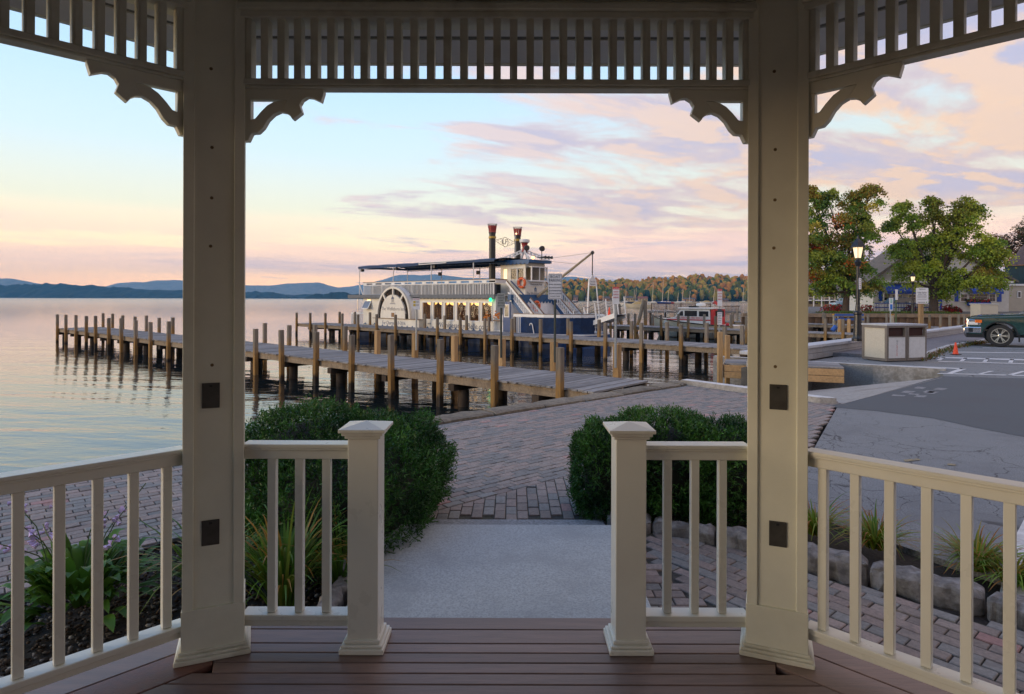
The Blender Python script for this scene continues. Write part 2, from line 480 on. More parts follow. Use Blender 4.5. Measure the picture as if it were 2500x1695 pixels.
wood_mid = mat('wooded_shore', (0.006, 0.014, 0.010), 0.9, 0.5, 0.06, (0.015, 0.014, 0.008), 0.5, 0.02, world=True)
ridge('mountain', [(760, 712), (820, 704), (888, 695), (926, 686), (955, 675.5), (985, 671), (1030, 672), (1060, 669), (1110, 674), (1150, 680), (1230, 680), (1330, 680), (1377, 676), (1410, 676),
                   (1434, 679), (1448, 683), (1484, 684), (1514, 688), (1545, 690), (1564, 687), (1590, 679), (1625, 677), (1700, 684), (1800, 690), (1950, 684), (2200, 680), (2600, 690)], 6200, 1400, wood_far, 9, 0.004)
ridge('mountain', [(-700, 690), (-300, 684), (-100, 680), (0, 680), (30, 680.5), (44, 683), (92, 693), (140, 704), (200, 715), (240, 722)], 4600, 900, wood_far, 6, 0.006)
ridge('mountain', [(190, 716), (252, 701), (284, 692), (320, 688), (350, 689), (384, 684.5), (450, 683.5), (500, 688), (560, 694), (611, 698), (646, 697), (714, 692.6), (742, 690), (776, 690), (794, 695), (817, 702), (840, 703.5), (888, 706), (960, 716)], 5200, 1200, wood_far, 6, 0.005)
ridge('hill', [(-600, 700), (-200, 698), (0, 697), (90, 694.5), (150, 694.5), (230, 699), (310, 704), (380, 707), (450, 709), (560, 711), (611, 713), (655, 715), (690, 719), (712, 726.5)], 2600, 420, wood_mid, 9, 0.035, 7.0)
ridge('hill', [(700, 723), (760, 718), (850, 720), (950, 721), (1100, 722), (1300, 723)], 3000, 200, wood_mid, 5, 0.03, 9.0)
ridge('island', [(746, 727), (755, 723), (770, 717.5), (785, 719), (791, 725)], 2200, 60, wood_mid, 6, 0.05, 4.0)
ridge('island', [(786, 727), (792, 717), (810, 713), (835, 714), (862, 718), (890, 720), (920, 723), (960, 727)], 2150, 70, wood_mid, 6, 0.05, 4.0)

# near wooded shore on the right: a low hill and its forest
HY = 900.0
hill_prof = [(1240, 722), (1300, 710), (1385, 700), (1440, 698), (1500, 696), (1560, 698), (1600, 694), (1660, 690), (1720, 688), (1822, 688), (1950, 690), (2200, 690), (2600, 694)]
ridge('hill', hill_prof, HY + 60, 160, mat('wooded_bank', (0.035, 0.045, 0.02), 0.9, 0.4, 0.1, world=True), 3, 0.05, 6.0)
def blob_forest(name, pts, rad, cols, m_, seed=1):
    """one lumpy little crown per point, joined"""
    r_ = np.random.default_rng(seed)
    bm = bmesh.new(); bmesh.ops.create_icosphere(bm, subdivisions=2, radius=1.0)
    bv = np.array([v_.co[:] for v_ in bm.verts]); bf = np.array([[q.index for q in f_.verts] for f_ in bm.faces]); bm.free()
    n = len(pts); nv = len(bv)
    jit = 1 + (r_.random((n, nv, 1)) - 0.5) * 0.55
    vs = bv[None] * jit * rad[:, None, :] + pts[:, None, :]
    fs = bf[None] + (np.arange(n) * nv)[:, None, None]
    shade = 0.75 + 0.5 * r_.random((n, len(bf), 1))
    cc = cols[:, None, :] * shade
    return fast_mesh(name, vs.reshape(-1, 3), fs.reshape(-1, 3), m_, cc.reshape(-1, 3))
def tintmat(name, rough=0.9):
    m_ = bpy.data.materials.new(name); m_.use_nodes = True
    q = NT(m_.node_tree); b = q.n['Principled BSDF']; b.inputs['Roughness'].default_value = rough; b.inputs['Specular IOR Level'].default_value = 0.1
    q.l.new(q.add('ShaderNodeAttribute', attribute_name='tint').outputs['Color'], b.inputs['Base Color'])
    return m_
crown_m = tintmat('forest_foliage')
n = 2300
fx = rng.uniform(1255, 2580, n); ff = rng.random(n) ** 0.8
fyy = HY - 30 + ff * 95
hp = np.interp(fx, [a for a, b in hill_prof], [b for a, b in hill_prof])
fp = np.zeros((n, 3)); fr = np.zeros((n, 3)); fc = np.zeros((n, 3))
autumn = np.array([[0.10, 0.12, 0.022], [0.13, 0.13, 0.022], [0.03, 0.055, 0.03], [0.26, 0.19, 0.03], [0.46, 0.22, 0.035], [0.44, 0.18, 0.035], [0.38, 0.25, 0.035]])
for i in range(n):
    top = P(fx[i], hp[i], HY + 60); zt = WZ + (top.z - WZ) * (0.05 + 0.95 * min(1, ff[i] * 1.05))
    hgt = rng.uniform(7, 13)
    fp[i] = (P(fx[i], 700, fyy[i]).x, fyy[i], zt + hgt * 0.35)
    r0 = rng.uniform(3.0, 5.2); fr[i] = (r0, r0, hgt * 0.62)
    pz = 0.12 + 0.8 * ff[i] + 0.35 * mn.noise(Vector((fp[i][0] * 0.02, fp[i][1] * 0.03, 2.0)))
    fc[i] = autumn[rng.integers(4, 7)] if rng.random() < pz else autumn[rng.integers(0, 4)]
fo = bpy.data.objects.new('forest', blob_forest('forest', fp, fr, fc, crown_m)); COL.objects.link(fo)
tag(fo, 'autumn wood of green and orange trees covering the low hill across the bay', 'forest', kind='stuff')

# ---------------- haze: one even box of air round everything
hz = MB(); hz.box(-6500, 6500, -70, 7850, -4.2, 330)
hm = bpy.data.materials.new('haze'); hm.use_nodes = True
hm.node_tree.nodes.clear()
ho = hm.node_tree.nodes.new('ShaderNodeOutputMaterial'); pv = hm.node_tree.nodes.new('ShaderNodeVolumePrincipled')
pv.inputs['Color'].default_value = (0.15, 0.56, 1.0, 1); pv.inputs['Density'].default_value = 0.00012
hm.node_tree.links.new(pv.outputs[0], ho.inputs['Volume'])
HAZE = True
if HAZE:
    tag(hz.build('haze', hm), kind='stuff')
# ================================================================== land
wall_m = mat('seawall_face', (0.10, 0.09, 0.075), 0.85, 0.35, 2.5, (0.05, 0.045, 0.035), 0.6, 0.8, 0.5, 12, world=True)
asph_old = mat('old_asphalt', (0.205, 0.212, 0.208), 0.85, 0.4, 70, (0.145, 0.148, 0.148), 0.6, 0.8, 0.35, 140, world=True, bdist=0.006)
asph_new = mat('patched_asphalt', (0.080, 0.092, 0.098), 0.82, 0.16, 90, (0.078, 0.079, 0.083), 0.5, 0.8, 0.3, 150, world=True, bdist=0.005)
def add_cracks(m_, sc=0.95, amt=0.75):
    """alligator cracks in worn asphalt: thin dark joints of a warped cell pattern"""
    q = NT(m_.node_tree); b = q.n['Principled BSDF']
    pos = q.add('ShaderNodeNewGeometry').outputs['Position']
    wrp = q.add('ShaderNodeTexNoise'); wrp.inputs['Scale'].default_value = 1.7; wrp.inputs['Detail'].default_value = 5; q.l.new(pos, wrp.inputs['Vector'])
    pv_ = q.vmath('ADD', pos, q.scale(wrp.outputs['Color'], (0.8, 0.8, 0)))
    lines = None
    for s_, wd in ((sc, 0.009), (sc * 2.8, 0.02)):
        vo = q.add('ShaderNodeTexVoronoi', feature='DISTANCE_TO_EDGE'); vo.inputs['Scale'].default_value = s_; q.l.new(pv_, vo.inputs['Vector'])
        wn = q.lin(q.noise(pos, 0.6 if s_ == sc else 0.35, 3), 0.42, 0.62, 0.0, wd)
        l_ = q.step(q.math('SUBTRACT', vo.outputs['Distance'], wn), 0.004, -0.004)
        lines = l_ if lines is None else q.math('MAXIMUM', lines, l_)
    old = b.inputs['Base Color'].links[0].from_socket
    q.put(b.inputs['Base Color'], q.mix(q.math('MULTIPLY', lines, amt), old, (0.035, 0.034, 0.033, 1)))
add_cracks(asph_old)
conc = mat('concrete', (0.33, 0.31, 0.28), 0.8, 0.2, 14, (0.20, 0.18, 0.15), 0.6, 1.6, 0.25, 60, world=True)
joint_m = mat('joint_sand', (0.045, 0.042, 0.036), 0.95, 0.4, 40, (0.05, 0.06, 0.02), 0.5, 3, world=True)
soil_m = mat('mulch_soil', (0.030, 0.024, 0.020), 0.95, 0.5, 30, (0.06, 0.05, 0.04), 0.5, 8, 0.9, 60, world=True)
brick_cols = [(0.235, 0.195, 0.170), (0.195, 0.192, 0.180), (0.26, 0.205, 0.178), (0.150, 0.108, 0.098), (0.20, 0.155, 0.145)]
brick_ms = [mat('brick_paver', c_, 0.72, 0.2, 40, (0.09, 0.085, 0.085), 0.4, 9, 0.35, 90, rnd=0.22, bdist=0.004) for c_ in brick_cols[:3]]
brick_pink = mat('pink_brick_paver', (0.33, 0.19, 0.17), 0.72, 0.2, 40, (0.2, 0.12, 0.11), 0.4, 9, 0.3, 90, rnd=0.15, bdist=0.004)

E0, E1 = V(-1.72, 9.65, 0), V(3.95, 14.56, 0)                    # lake edge of the plaza
ed = (E1 - E0).normalized()                                # its direction
EL = E0 - ed * 19.0
def slab_poly(name, pts, ztop, zbot, mats, parent=None):
    b = MB(); b.prism([(p[0], p[1], zbot) for p in pts], (0, 0, ztop - zbot))
    return b.build(name, mats, parent)
plaza_pts = [EL, E1, (5.3, 14.0), (6.2, 11.75), (5.9, 11.35), (2.5, 5.9), (1.0, 4.6), (-1.0, 4.6), (-1.3, 5.9), (-2.7, 5.1), (-3.35, 4.06), (-6.5, 1.0), (-14, -6)]
plaza = tag(slab_poly('brick_plaza', plaza_pts, GZ - 0.012, -3.2, [joint_m]), kind='structure')
# near ground around and under the gazebo
ground = tag(slab_poly('ground', [(-14, -12), (-14, -6.1), (-6.55, 0.95), (-3.4, 4.02), (-2.72, 5.05), (-1.35, 5.85), (-1.0, 4.55), (1.0, 4.55), (2.5, 5.85), (14, -12)], GZ - 0.055, -3.2, [soil_m]), kind='structure')
lotP = [(5.96, 11.33), (6.3, 11.5), (10.9, 15.55), (11.9, 17.25), (9.15, 18.9), (8.6, 18.9), (28.2, 37.0), (44, 52), (60, 40), (60, -14), (14.1, -14), (2.56, 5.87)]
lot = tag(slab_poly('asphalt_lot', lotP, GZ - 0.008, -3.2, [asph_old]), kind='structure')
pa = [G(2000, 991, GZ), G(2062, 985, GZ), G(2300, 918, GZ), G(2420, 922, GZ), G(2620, 925, GZ), G(2800, 1120, GZ), G(2500, 1066, GZ), G(2380, 1043, GZ), G(2280, 1021, GZ), G(2140, 1003, GZ)]
b = MB(); b.poly([(p.x, p.y, GZ - 0.004) for p in pa])
tag(b.build('asphalt_patch', asph_new), kind='structure')
# land behind the far basin wall
land2 = tag(slab_poly('shore_land', [(21.9, 52.97), (27, 52.97), (37.5, 52.97), (44, 52.97), (140, 40), (320, 120), (800, 340), (155, 340), (62, 140)], 0.42, -3.2, [mat('shore_ground', (0.13, 0.125, 0.12), 0.9, 0.2, 1.0, (0.08, 0.09, 0.05), 0.5, 0.1, world=True)]), kind='structure')

# ---------------- brick courses
def inside(p, poly):
    c_ = False; n_ = len(poly)
    for i in range(n_):
        a, b_ = poly[i], poly[i - 1]
        if (a[1] > p[1]) != (b_[1] > p[1]) and p[0] < (b_[0] - a[0]) * (p[1] - a[1]) / (b_[1] - a[1]) + a[0]: c_ = not c_
    return c_
def brick_mesh(name, m_, L=0.197, Wd=0.095, H=0.03, ch=0.005):
    b = MB(); a, c_ = L / 2, Wd / 2
    p = [V(-a, -c_, -H), V(a, -c_, -H), V(a, c_, -H), V(-a, c_, -H)]
    q_ = [v_ + V(0, 0, H - ch) for v_ in p]
    t = [V(x * (a - ch), y * (c_ - ch), 0) for x, y in ((-1, -1), (1, -1), (1, 1), (-1, 1))]
    b.add(p + q_ + t, [(0, 1, 5, 4), (1, 2, 6, 5), (2, 3, 7, 6), (3, 0, 4, 7), (4, 5, 9, 8), (5, 6, 10, 9), (6, 7, 11, 10), (7, 4, 8, 11), (8, 9, 10, 11)])
    return b.mesh(name, m_)
BM = [brick_mesh('brick', m_) for m_ in brick_ms] + [brick_mesh('brick', brick_pink)]
def course(origin, d, region, excl=None, L=0.205, Wd=0.103, span=24, bond=0.5, seed=3):
    """running bond: rows along d, clipped to region -> list of (x, y, angle)"""
    r_ = random.Random(seed); d = Vector((d[0], d[1])).normalized(); n_ = Vector((-d.y, d.x)); o = Vector(origin[:2]); res = []
    ang = math.atan2(d.y, d.x); kx = int(span / L); ky = int(span / Wd)
    for j in range(-ky, ky):
        sh = (j % 2) * bond * L + r_.uniform(-0.02, 0.02)
        for i in range(-kx, kx):
            p = o + d * (i * L + sh) + n_ * (j * Wd)
            if p.y < 0.5 or abs(p.x) > 1.15 * p.y + 0.6: continue
            if inside(p, region) and not (excl and excl(p)): res.append((p.x, p.y, ang + r_.gauss(0, 0.008)))
    return res
def lay(parent, spots, limit, skip=None, pink=0.02, seed=5):
    """the bricks that show largest are objects, the others one joined part"""
    r_ = random.Random(seed); sc = []
    for s_ in spots:
        px = CX + F * s_[0] / s_[1]; py = CY + F * (EYE - GZ) / s_[1]
        vis = 0 <= px <= 2500 and py <= 1695 and not (skip and skip(px, py))
        sc.append((s_[1] if vis else 1e3 + s_[1], s_))
    sc.sort(key=lambda t: t[0])
    rest = []
    for i, (_, s_) in enumerate(sc):
        z = GZ + r_.gauss(0, 0.0022); tl = (r_.gauss(0, 0.008), r_.gauss(0, 0.008))
        kk = 3 if r_.random() < pink else r_.choice((0, 0, 1, 1, 2))
        if i < limit: inst('brick', BM[kk], parent, (s_[0], s_[1], z), (tl[0], tl[1], s_[2]))
        else: rest.append((s_, z, kk, tl))
    if rest:
        b = MB()
        base = [[v_.co.copy() for v_ in BM[k_].vertices] for k_ in range(4)]; fc_ = [tuple(f_.vertices) for f_ in BM[0].polygons]
        for s_, z, kk, tl in rest:
            M = Matrix.Translation((s_[0], s_[1], z)) @ Euler((tl[0], tl[1], s_[2])).to_matrix().to_4x4()
            tone = r_.randrange(3) if kk < 3 else 3
            b.add([M @ v_ for v_ in base[kk]], fc_, tone)
        o = b.build('bricks', FAR, parent, fix=False); tag(o, kind='stuff')
FAR = [mat('brick_paver_field', c_, 0.72, 0.25, 40, (0.09, 0.085, 0.085), 0.4, 9, 0.3, 90, world=True, bdist=0.004) for c_ in ((0.25, 0.215, 0.19), (0.19, 0.185, 0.175), (0.285, 0.23, 0.20), (0.38, 0.23, 0.20))]
A0, A1 = G(1085, 1244, GZ), G(1415, 1155, GZ)              # joint between the field and the bricks laid to the steps
an = Vector((-(A1 - A0).y, (A1 - A0).x)).normalized()
near_side = lambda p: (Vector(p[:2]) - A0.xy).dot(an) < 0.04 and -2.4 < p[0] < 2.6
field = course(E0 - ed * 0.03, ed, [p[:2] for p in plaza_pts], lambda p: near_side(p) or (p - E0.xy).dot(Vector((-ed.y, ed.x))) > -0.42)
front = course((0.0, 5.5), (0, 1), [p[:2] for p in plaza_pts], lambda p: not near_side(p) or (p.y < 5.5 and abs(p.x + 0.07) < 1.3) or (Vector(p[:2]) - A0.xy).dot(an) > -0.02, L=0.205, Wd=0.103)
cut = MB()
for x_, y_, a_ in course((0.0, 5.5), (0, 1), [p[:2] for p in plaza_pts], lambda p: abs((Vector(p[:2]) - A0.xy).dot(an)) > 0.14 or not (-2.4 < p.x < 2.6), L=0.205, Wd=0.103):
    if (V(x_, y_) - A0.xy).dot(an) <= -0.02: continue
    R_ = Matrix.Rotation(a_, 2); q_ = [V(x_, y_) + R_ @ V(sx * 0.0985, sy * 0.0475) for sx, sy in ((-1, -1), (1, -1), (1, 1), (-1, 1))]; o_ = []
    for i in range(4):
        p0, p1 = q_[i - 1], q_[i]; d0, d1 = (p0 - A0.xy).dot(an) - 0.012, (p1 - A0.xy).dot(an) - 0.012
        if (d0 > 0) != (d1 > 0): o_.append(p0.lerp(p1, d0 / (d0 - d1)))
        if d1 <= 0: o_.append(p1)
    if len(o_) > 2: cut.prism([(p.x, p.y, GZ - 0.03) for p in o_], (0, 0, 0.03), random.randrange(3))
tag(cut.build('cut_bricks', brick_ms, plaza), kind='stuff')
lay(plaza, field + front, 300, lambda px, py: px < 1080 and py < 1180 and False or 440 < px < 900 or 1820 < px)

# brick path curving round the right of the gazebo
path_pts = [(0.82, 3.0), (0.82, 5.05), (1.1, 5.12), (1.86, 4.85), (2.1, 4.46), (3.0, 3.62), (4.6, 1.9), (4.6, -1.0), (3.6, -1.0), (3.3, 1.2), (1.5, 3.0)]
pathb = tag(slab_poly('brick_path', path_pts, GZ - 0.014, GZ - 0.06, [joint_m]), kind='structure')
strip = [(0.84, 3.0), (0.84, 5.05), (1.12, 5.1), (1.44, 3.0)]
edgeline = lambda p: p[0] < 1.12 + (4.6 - p[1]) * 0.18
pf = course((2.2, 3.6), (0.64, -0.77), path_pts, lambda p: edgeline(p), span=9, seed=8)
ps = course((0.93, 4.0), (1, 0), path_pts, lambda p: not edgeline(p) or p[0] > 1.07 + (4.6 - p[1]) * 0.18, span=9, seed=9)
lay(pathb, pf + ps, 300, None, 0.03, 6)

# ---------------- capstones along the lake
cap_t = thing('seawall', (E0.x, E0.y, GZ), 'low rough stone seawall edging the brick plaza at the lake', 'seawall')
sw = MB(); nrm = Vector((-ed.y, ed.x, 0))
sw.hexa([EL + V(0, 0, -3.1) - nrm * 0.02, E1 + V(0, 0, -3.1) - nrm * 0.02, E1 + nrm * 0.16 + V(0, 0, -3.1), EL + nrm * 0.16 + V(0, 0, -3.1), EL + V(0, 0, -0.5) - nrm * 0.02, E1 + V(0, 0, -0.5) - nrm * 0.02, E1 + nrm * 0.16 + V(0, 0, -0.5), EL + nrm * 0.16 + V(0, 0, -0.5)])
sw.build('wall_face', wall_m, cap_t)
cap_m = mat('capstone', (0.21, 0.175, 0.125), 0.85, 0.3, 18, (0.10, 0.085, 0.06), 0.6, 4, 0.5, 40, rnd=0.2)
def rough_block(b, a, c_, w0, w1, z0, z1, nv, jit, r_, seg=4):
    """a hewn block from a to c_, w0..w1 across nv, with a wavering outline"""
    a = Vector(a); c_ = Vector(c_); rings = []
    for i in range(seg + 1):
        p = a.lerp(c_, i / seg); j = lambda s_=1.0: r_.uniform(-jit, jit) * s_
        e = jit * 0.8 if i in (0, seg) else 0
        rings.append([p + nv * (w0 + e + j()) + V(0, 0, z0), p + nv * (w1 - e + j()) + V(0, 0, z0), p + nv * (w1 - e + j()) + V(0, 0, z1 - jit * 1.2 - e),
                      p + nv * (w1 - 0.18 * (w1 - w0) + j()) + V(0, 0, z1 - e + j(0.6)), p + nv * (w0 + 0.18 * (w1 - w0) + j()) + V(0, 0, z1 - e + j(0.6)), p + nv * (w0 + e + j()) + V(0, 0, z1 - jit * 1.2 - e)])
    vs = [v_ for rg in rings for v_ in rg]; fs = []
    for i in range(seg):
        for k_ in range(6): fs.append((i * 6 + k_, i * 6 + (k_ + 1) % 6, (i + 1) * 6 + (k_ + 1) % 6, (i + 1) * 6 + k_))
    fs += [tuple(range(5, -1, -1)), tuple(range(seg * 6, seg * 6 + 6))]
    b.add(vs, fs)
rr = random.Random(21)
tt = -8.0
while tt < (E1 - E0).length - 0.2:
    ln = rr.uniform(0.7, 1.5); e_ = min(tt + ln, (E1 - E0).length)
    b = MB(); rough_block(b, E0 + ed * (tt + 0.012) + V(0, 0, GZ), E0 + ed * (e_ - 0.012) + V(0, 0, GZ), -0.40, 0.05, -0.17, 0.045 + rr.uniform(-0.012, 0.012), nrm, 0.018, rr, 5)
    b.build('capstone', cap_m, cap_t); tt = e_
# moss tufts along the joint behind the capstones
# ---------------- boat ramp: sloping concrete between a kerb and a retaining wall
ramp_t = tag(MB().build('boat_ramp', conc), kind='structure')
rd = V(-0.757, 0.653, 0)
r0a, r0b = V(6.22, 11.62, GZ), V(10.85, 15.6, GZ)
rb = MB(); drop = 1.35
rb.hexa([r0a + V(0, 0, -0.9), r0b + V(0, 0, -0.9), r0b + rd * 6.5 + V(0, 0, -0.9 - drop), r0a + rd * 6.5 + V(0, 0, -0.9 - drop), r0a, r0b, r0b + rd * 6.5 + V(0, 0, -drop), r0a + rd * 6.5 + V(0, 0, -drop)])
bpy.data.objects.remove(ramp_t)
ramp_t = tag(rb.build('boat_ramp', [conc]), kind='structure')
kw = thing('kerb_wall', (6.0, 11.6, GZ), 'white topped concrete kerb between the brick plaza and the boat ramp', 'kerb')
kb = MB(); kd = V(-0.605, 0.796, 0); kn = V(0.796, 0.605, 0)
k0 = V(6.02, 11.55, 0)
kb.prism([k0 + kn * a + kd * c_ + V(0, 0, -2.6) for a, c_ in ((-0.12, 0.22), (0.08, 0.0), (0.12, 0.05), (0.12, 3.4), (-0.12, 3.4))], (0, 0, 2.6 + GZ + 0.10))
kb.build('kerb_stone', conc, kw)
kb = MB(); kb.prism([k0 + kn * a + kd * c_ + V(0, 0, GZ + 0.103) for a, c_ in ((-0.11, 0.26), (0.07, 0.03), (0.11, 0.08), (0.11, 3.38), (-0.11, 3.38))], (0, 0, 0.006))
wpaint = mat('worn_white_paint', (0.62, 0.62, 0.60), 0.6, 0.12, 20, (0.33, 0.32, 0.31), 0.6, 3.0, world=True)
kb.build('white_top', wpaint, kw)
rw = thing('retaining_wall', (11.9, 17.25, GZ), 'stained concrete retaining wall with white top beside the boat ramp', 'retaining wall')
w0, w1 = V(11.95, 17.05, 0), V(8.2, 19.75, 0)
wd_ = (w1 - w0).normalized(); wn_ = V(-wd_.y, wd_.x, 0)
for i, (a, c_) in enumerate(((0.0, 2.72), (2.735, 6.4))):
    b = MB(); b.hexa([w0 + wd_ * a + V(0, 0, -3), w0 + wd_ * c_ + V(0, 0, -3), w0 + wd_ * c_ - wn_ * 0.3 + V(0, 0, -3), w0 + wd_ * a - wn_ * 0.3 + V(0, 0, -3),
                      w0 + wd_ * a + V(0, 0, GZ + 0.04), w0 + wd_ * c_ + V(0, 0, GZ + 0.04), w0 + wd_ * c_ - wn_ * 0.3 + V(0, 0, GZ + 0.04), w0 + wd_ * a - wn_ * 0.3 + V(0, 0, GZ + 0.04)])
    b.build('wall_panel', mat('stained_concrete', (0.30, 0.29, 0.27), 0.85, 0.25, 10, (0.15, 0.13, 0.10), 0.65, 2.2, 0.35, 40, world=True), rw)
b = MB(); b.hexa([w0 + wd_ * 0.02 + V(0, 0, GZ + 0.044) - wn_ * 0.02, w0 + wd_ * 6.38 + V(0, 0, GZ + 0.044) - wn_ * 0.02, w0 + wd_ * 6.38 - wn_ * 0.16 + V(0, 0, GZ + 0.044), w0 + wd_ * 0.02 - wn_ * 0.16 + V(0, 0, GZ + 0.044),
                  w0 + wd_ * 0.02 + V(0, 0, GZ + 0.05) - wn_ * 0.02, w0 + wd_ * 6.38 + V(0, 0, GZ + 0.05) - wn_ * 0.02, w0 + wd_ * 6.38 - wn_ * 0.16 + V(0, 0, GZ + 0.05), w0 + wd_ * 0.02 - wn_ * 0.16 + V(0, 0, GZ + 0.05)])
b.build('white_line', wpaint, rw)
# ---------------- painted lines
def mark(quad, name='white_marking', m_=None, z=GZ - 0.0005):
    b = MB(); b.poly([G(x, y, GZ) + V(0, 0, z - GZ) for x, y in quad]); return tag(b.build(name, m_ or wpaint), kind='structure')
for qd in ([(2278, 871), (2520, 877.5), (2520, 881), (2274, 873.5)], [(2292, 881.5), (2520, 888), (2520, 889.5), (2290, 883)],
           [(2300, 872.5), (2309, 872.5), (2297, 880), (2285, 879.5)], [(2353, 874), (2362, 874), (2352, 882), (2342, 881.5)], [(2407, 875), (2416, 875.5), (2408, 884), (2398, 883.5)], [(2466, 877), (2476, 877.5), (2472, 886), (2461, 885.5)],
           [(2150, 890), (2345, 899), (2358, 902), (2140, 891.5)], [(2345, 899), (2360, 901.5), (2325, 912), (2312, 911)],
           [(2290, 911), (2560, 917.5), (2560, 919.5), (2288, 912.5)], [(2415, 906), (2428, 906), (2395, 914), (2383, 914)], [(2495, 906), (2510, 906), (2470, 916.5), (2455, 916)],
           [(2340, 859), (2540, 861.5), (2540, 863), (2338, 860.5)], [(2400, 849), (2540, 851), (2540, 852), (2398, 850)]):
    mark(qd)
worn = mat('faded_white_paint', (0.24, 0.24, 0.24), 0.75, 0.25, 30, (0.10, 0.10, 0.105), 0.9, 9.0, world=True)
for qd in ([(2240, 944), (2262, 946), (2253, 950), (2231, 948)], [(2210, 954), (2236, 955.5), (2224, 960.5), (2197, 958.5)], [(2180, 963), (2212, 965.5), (2206, 968), (2176, 966.5)], [(2262, 953.5), (2285, 955), (2276, 959.5), (2252, 957.5)],
           [(2222, 960), (2246, 962), (2240, 965), (2216, 963)], [(2290, 947), (2314, 948.5), (2302, 953), (2277, 951)], [(2270, 955), (2294, 956.5), (2279, 962), (2254, 960)], [(2240, 964.5), (2266, 966), (2256, 970), (2230, 969)]):
    mark(qd, 'faded_marking', worn)
yel = mat('faded_yellow_paint', (0.30, 0.24, 0.13), 0.8, 0.2, 30, (0.17, 0.165, 0.16), 1.0, 9.0, world=True)
for qd in ([(2205, 1122), (2240, 1119), (2248, 1123), (2210, 1127)], [(2315, 1131), (2335, 1132), (2332, 1137), (2312, 1135)], [(2340, 1175), (2400, 1171), (2402, 1174), (2345, 1179)]):
    mark(qd, 'yellow_marking', yel)
mark([(2500, 1268), (2560, 1268), (2560, 1500), (2440, 1450), (2462, 1340)], 'white_marking', wpaint)
# ---------------- granite kerb and pavement by the low sea wall
gw = thing('low_wall', (9.15, 19.2, GZ), 'long low grey granite block wall with pale cap beside the basin', 'wall')
g0 = V(7.4, 18.05, 0); gdir = V(0.73, 0.683, 0).normalized(); gn = V(-gdir.y, gdir.x, 0)
gblock = mat('granite_block', (0.36, 0.355, 0.35), 0.8, 0.15, 30, (0.28, 0.27, 0.26), 0.5, 2, 0.25, 50, rnd=0.08)
gcap = mat('granite_cap', (0.50, 0.51, 0.52), 0.75, 0.12, 40, (0.4, 0.4, 0.4), 0.5, 2, 0.2, 60, rnd=0.06)
def wall_poly(t): return g0 + gdir * t
def courses_wall():
    r_ = random.Random(4)
    for c_ in range(2):
        t = -0.4 + c_ * 0.5
        while t < 27:
            ln = r_.uniform(1.1, 1.9); b = MB(); a, e_ = wall_poly(t + 0.008), wall_poly(t + ln - 0.008); zz = GZ - 0.02 + c_ * 0.19
            b.hexa([a + V(0, 0, zz), e_ + V(0, 0, zz), e_ + gn * 0.4 + V(0, 0, zz), a + gn * 0.4 + V(0, 0, zz), a + V(0, 0, zz + 0.182), e_ + V(0, 0, zz + 0.182), e_ + gn * 0.4 + V(0, 0, zz + 0.182), a + gn * 0.4 + V(0, 0, zz + 0.182)])
            b.build('granite_block', gblock, gw, bevel=0.012, seg=1); t += ln
    t = -0.6
    while t < 27:
        ln = r_.uniform(1.8, 2.6); b = MB(); a, e_ = wall_poly(t + 0.006) - gn * 0.05, wall_poly(t + ln - 0.006) - gn * 0.05; zz = GZ + 0.355
        b.hexa([a + V(0, 0, zz), e_ + V(0, 0, zz), e_ + gn * 0.56 + V(0, 0, zz), a + gn * 0.56 + V(0, 0, zz), a + V(0, 0, zz + 0.10), e_ + V(0, 0, zz + 0.10), e_ + gn * 0.56 + V(0, 0, zz + 0.10), a + gn * 0.56 + V(0, 0, zz + 0.10)])
        b.build('cap_stone', gcap, gw, bevel=0.012, seg=1); t += ln
courses_wall()
b = MB(); a, e_ = wall_poly(-0.6) + gn * 0.05, wall_poly(27) + gn * 0.05
b.hexa([a + V(0, 0, -3.1), e_ + V(0, 0, -3.1), e_ + gn * 0.4 + V(0, 0, -3.1), a + gn * 0.4 + V(0, 0, -3.1), a + V(0, 0, GZ - 0.03), e_ + V(0, 0, GZ - 0.03), e_ + gn * 0.4 + V(0, 0, GZ - 0.03), a + gn * 0.4 + V(0, 0, GZ - 0.03)])
b.build('wall_face', wall_m, gw)
# kerb stones and raised pavement strip between the wall and the parking bays
kbt = thing('kerb', (13.3, 20.3, GZ), 'curving granite kerb between the pavement and the parking bays', 'kerb')
kp = [G(2240, 880, GZ), G(2262, 873, GZ), G(2290, 861, GZ), G(2322, 850, GZ), G(2360, 843, GZ), G(2396, 838, GZ), G(2430, 829, GZ), G(2500, 813, GZ)]
for a, c_ in zip(kp[:-1], kp[1:]):
    d_ = (c_ - a).normalized(); nn = V(-d_.y, d_.x, 0); b = MB(); b.hexa([a + V(0, 0, -0.2), c_ + V(0, 0, -0.2), c_ + nn * 0.16 + V(0, 0, -0.2), a + nn * 0.16 + V(0, 0, -0.2), a + V(0, 0, 0.12), c_ + V(0, 0, 0.12), c_ + nn * 0.16 + V(0, 0, 0.12), a + nn * 0.16 + V(0, 0, 0.12)])
    b.build('kerb_stone', granite, kbt, bevel=0.01, seg=1)
pp = [Vector(p) for p in kp]
pav = [(p.x - 0.05, p.y + 0.16) for p in pp] + [(wall_poly(26.9) - gn * 0.01).xy[:], (wall_poly(5.2) - gn * 0.01).xy[:]]
tag(slab_poly('pavement', pav, GZ + 0.105, GZ - 0.1, [mat('pavement_bricks', (0.17, 0.16, 0.165), 0.85, 0.3, 12, (0.12, 0.11, 0.115), 0.5, 3, 0.3, 40, world=True)]), kind='structure')
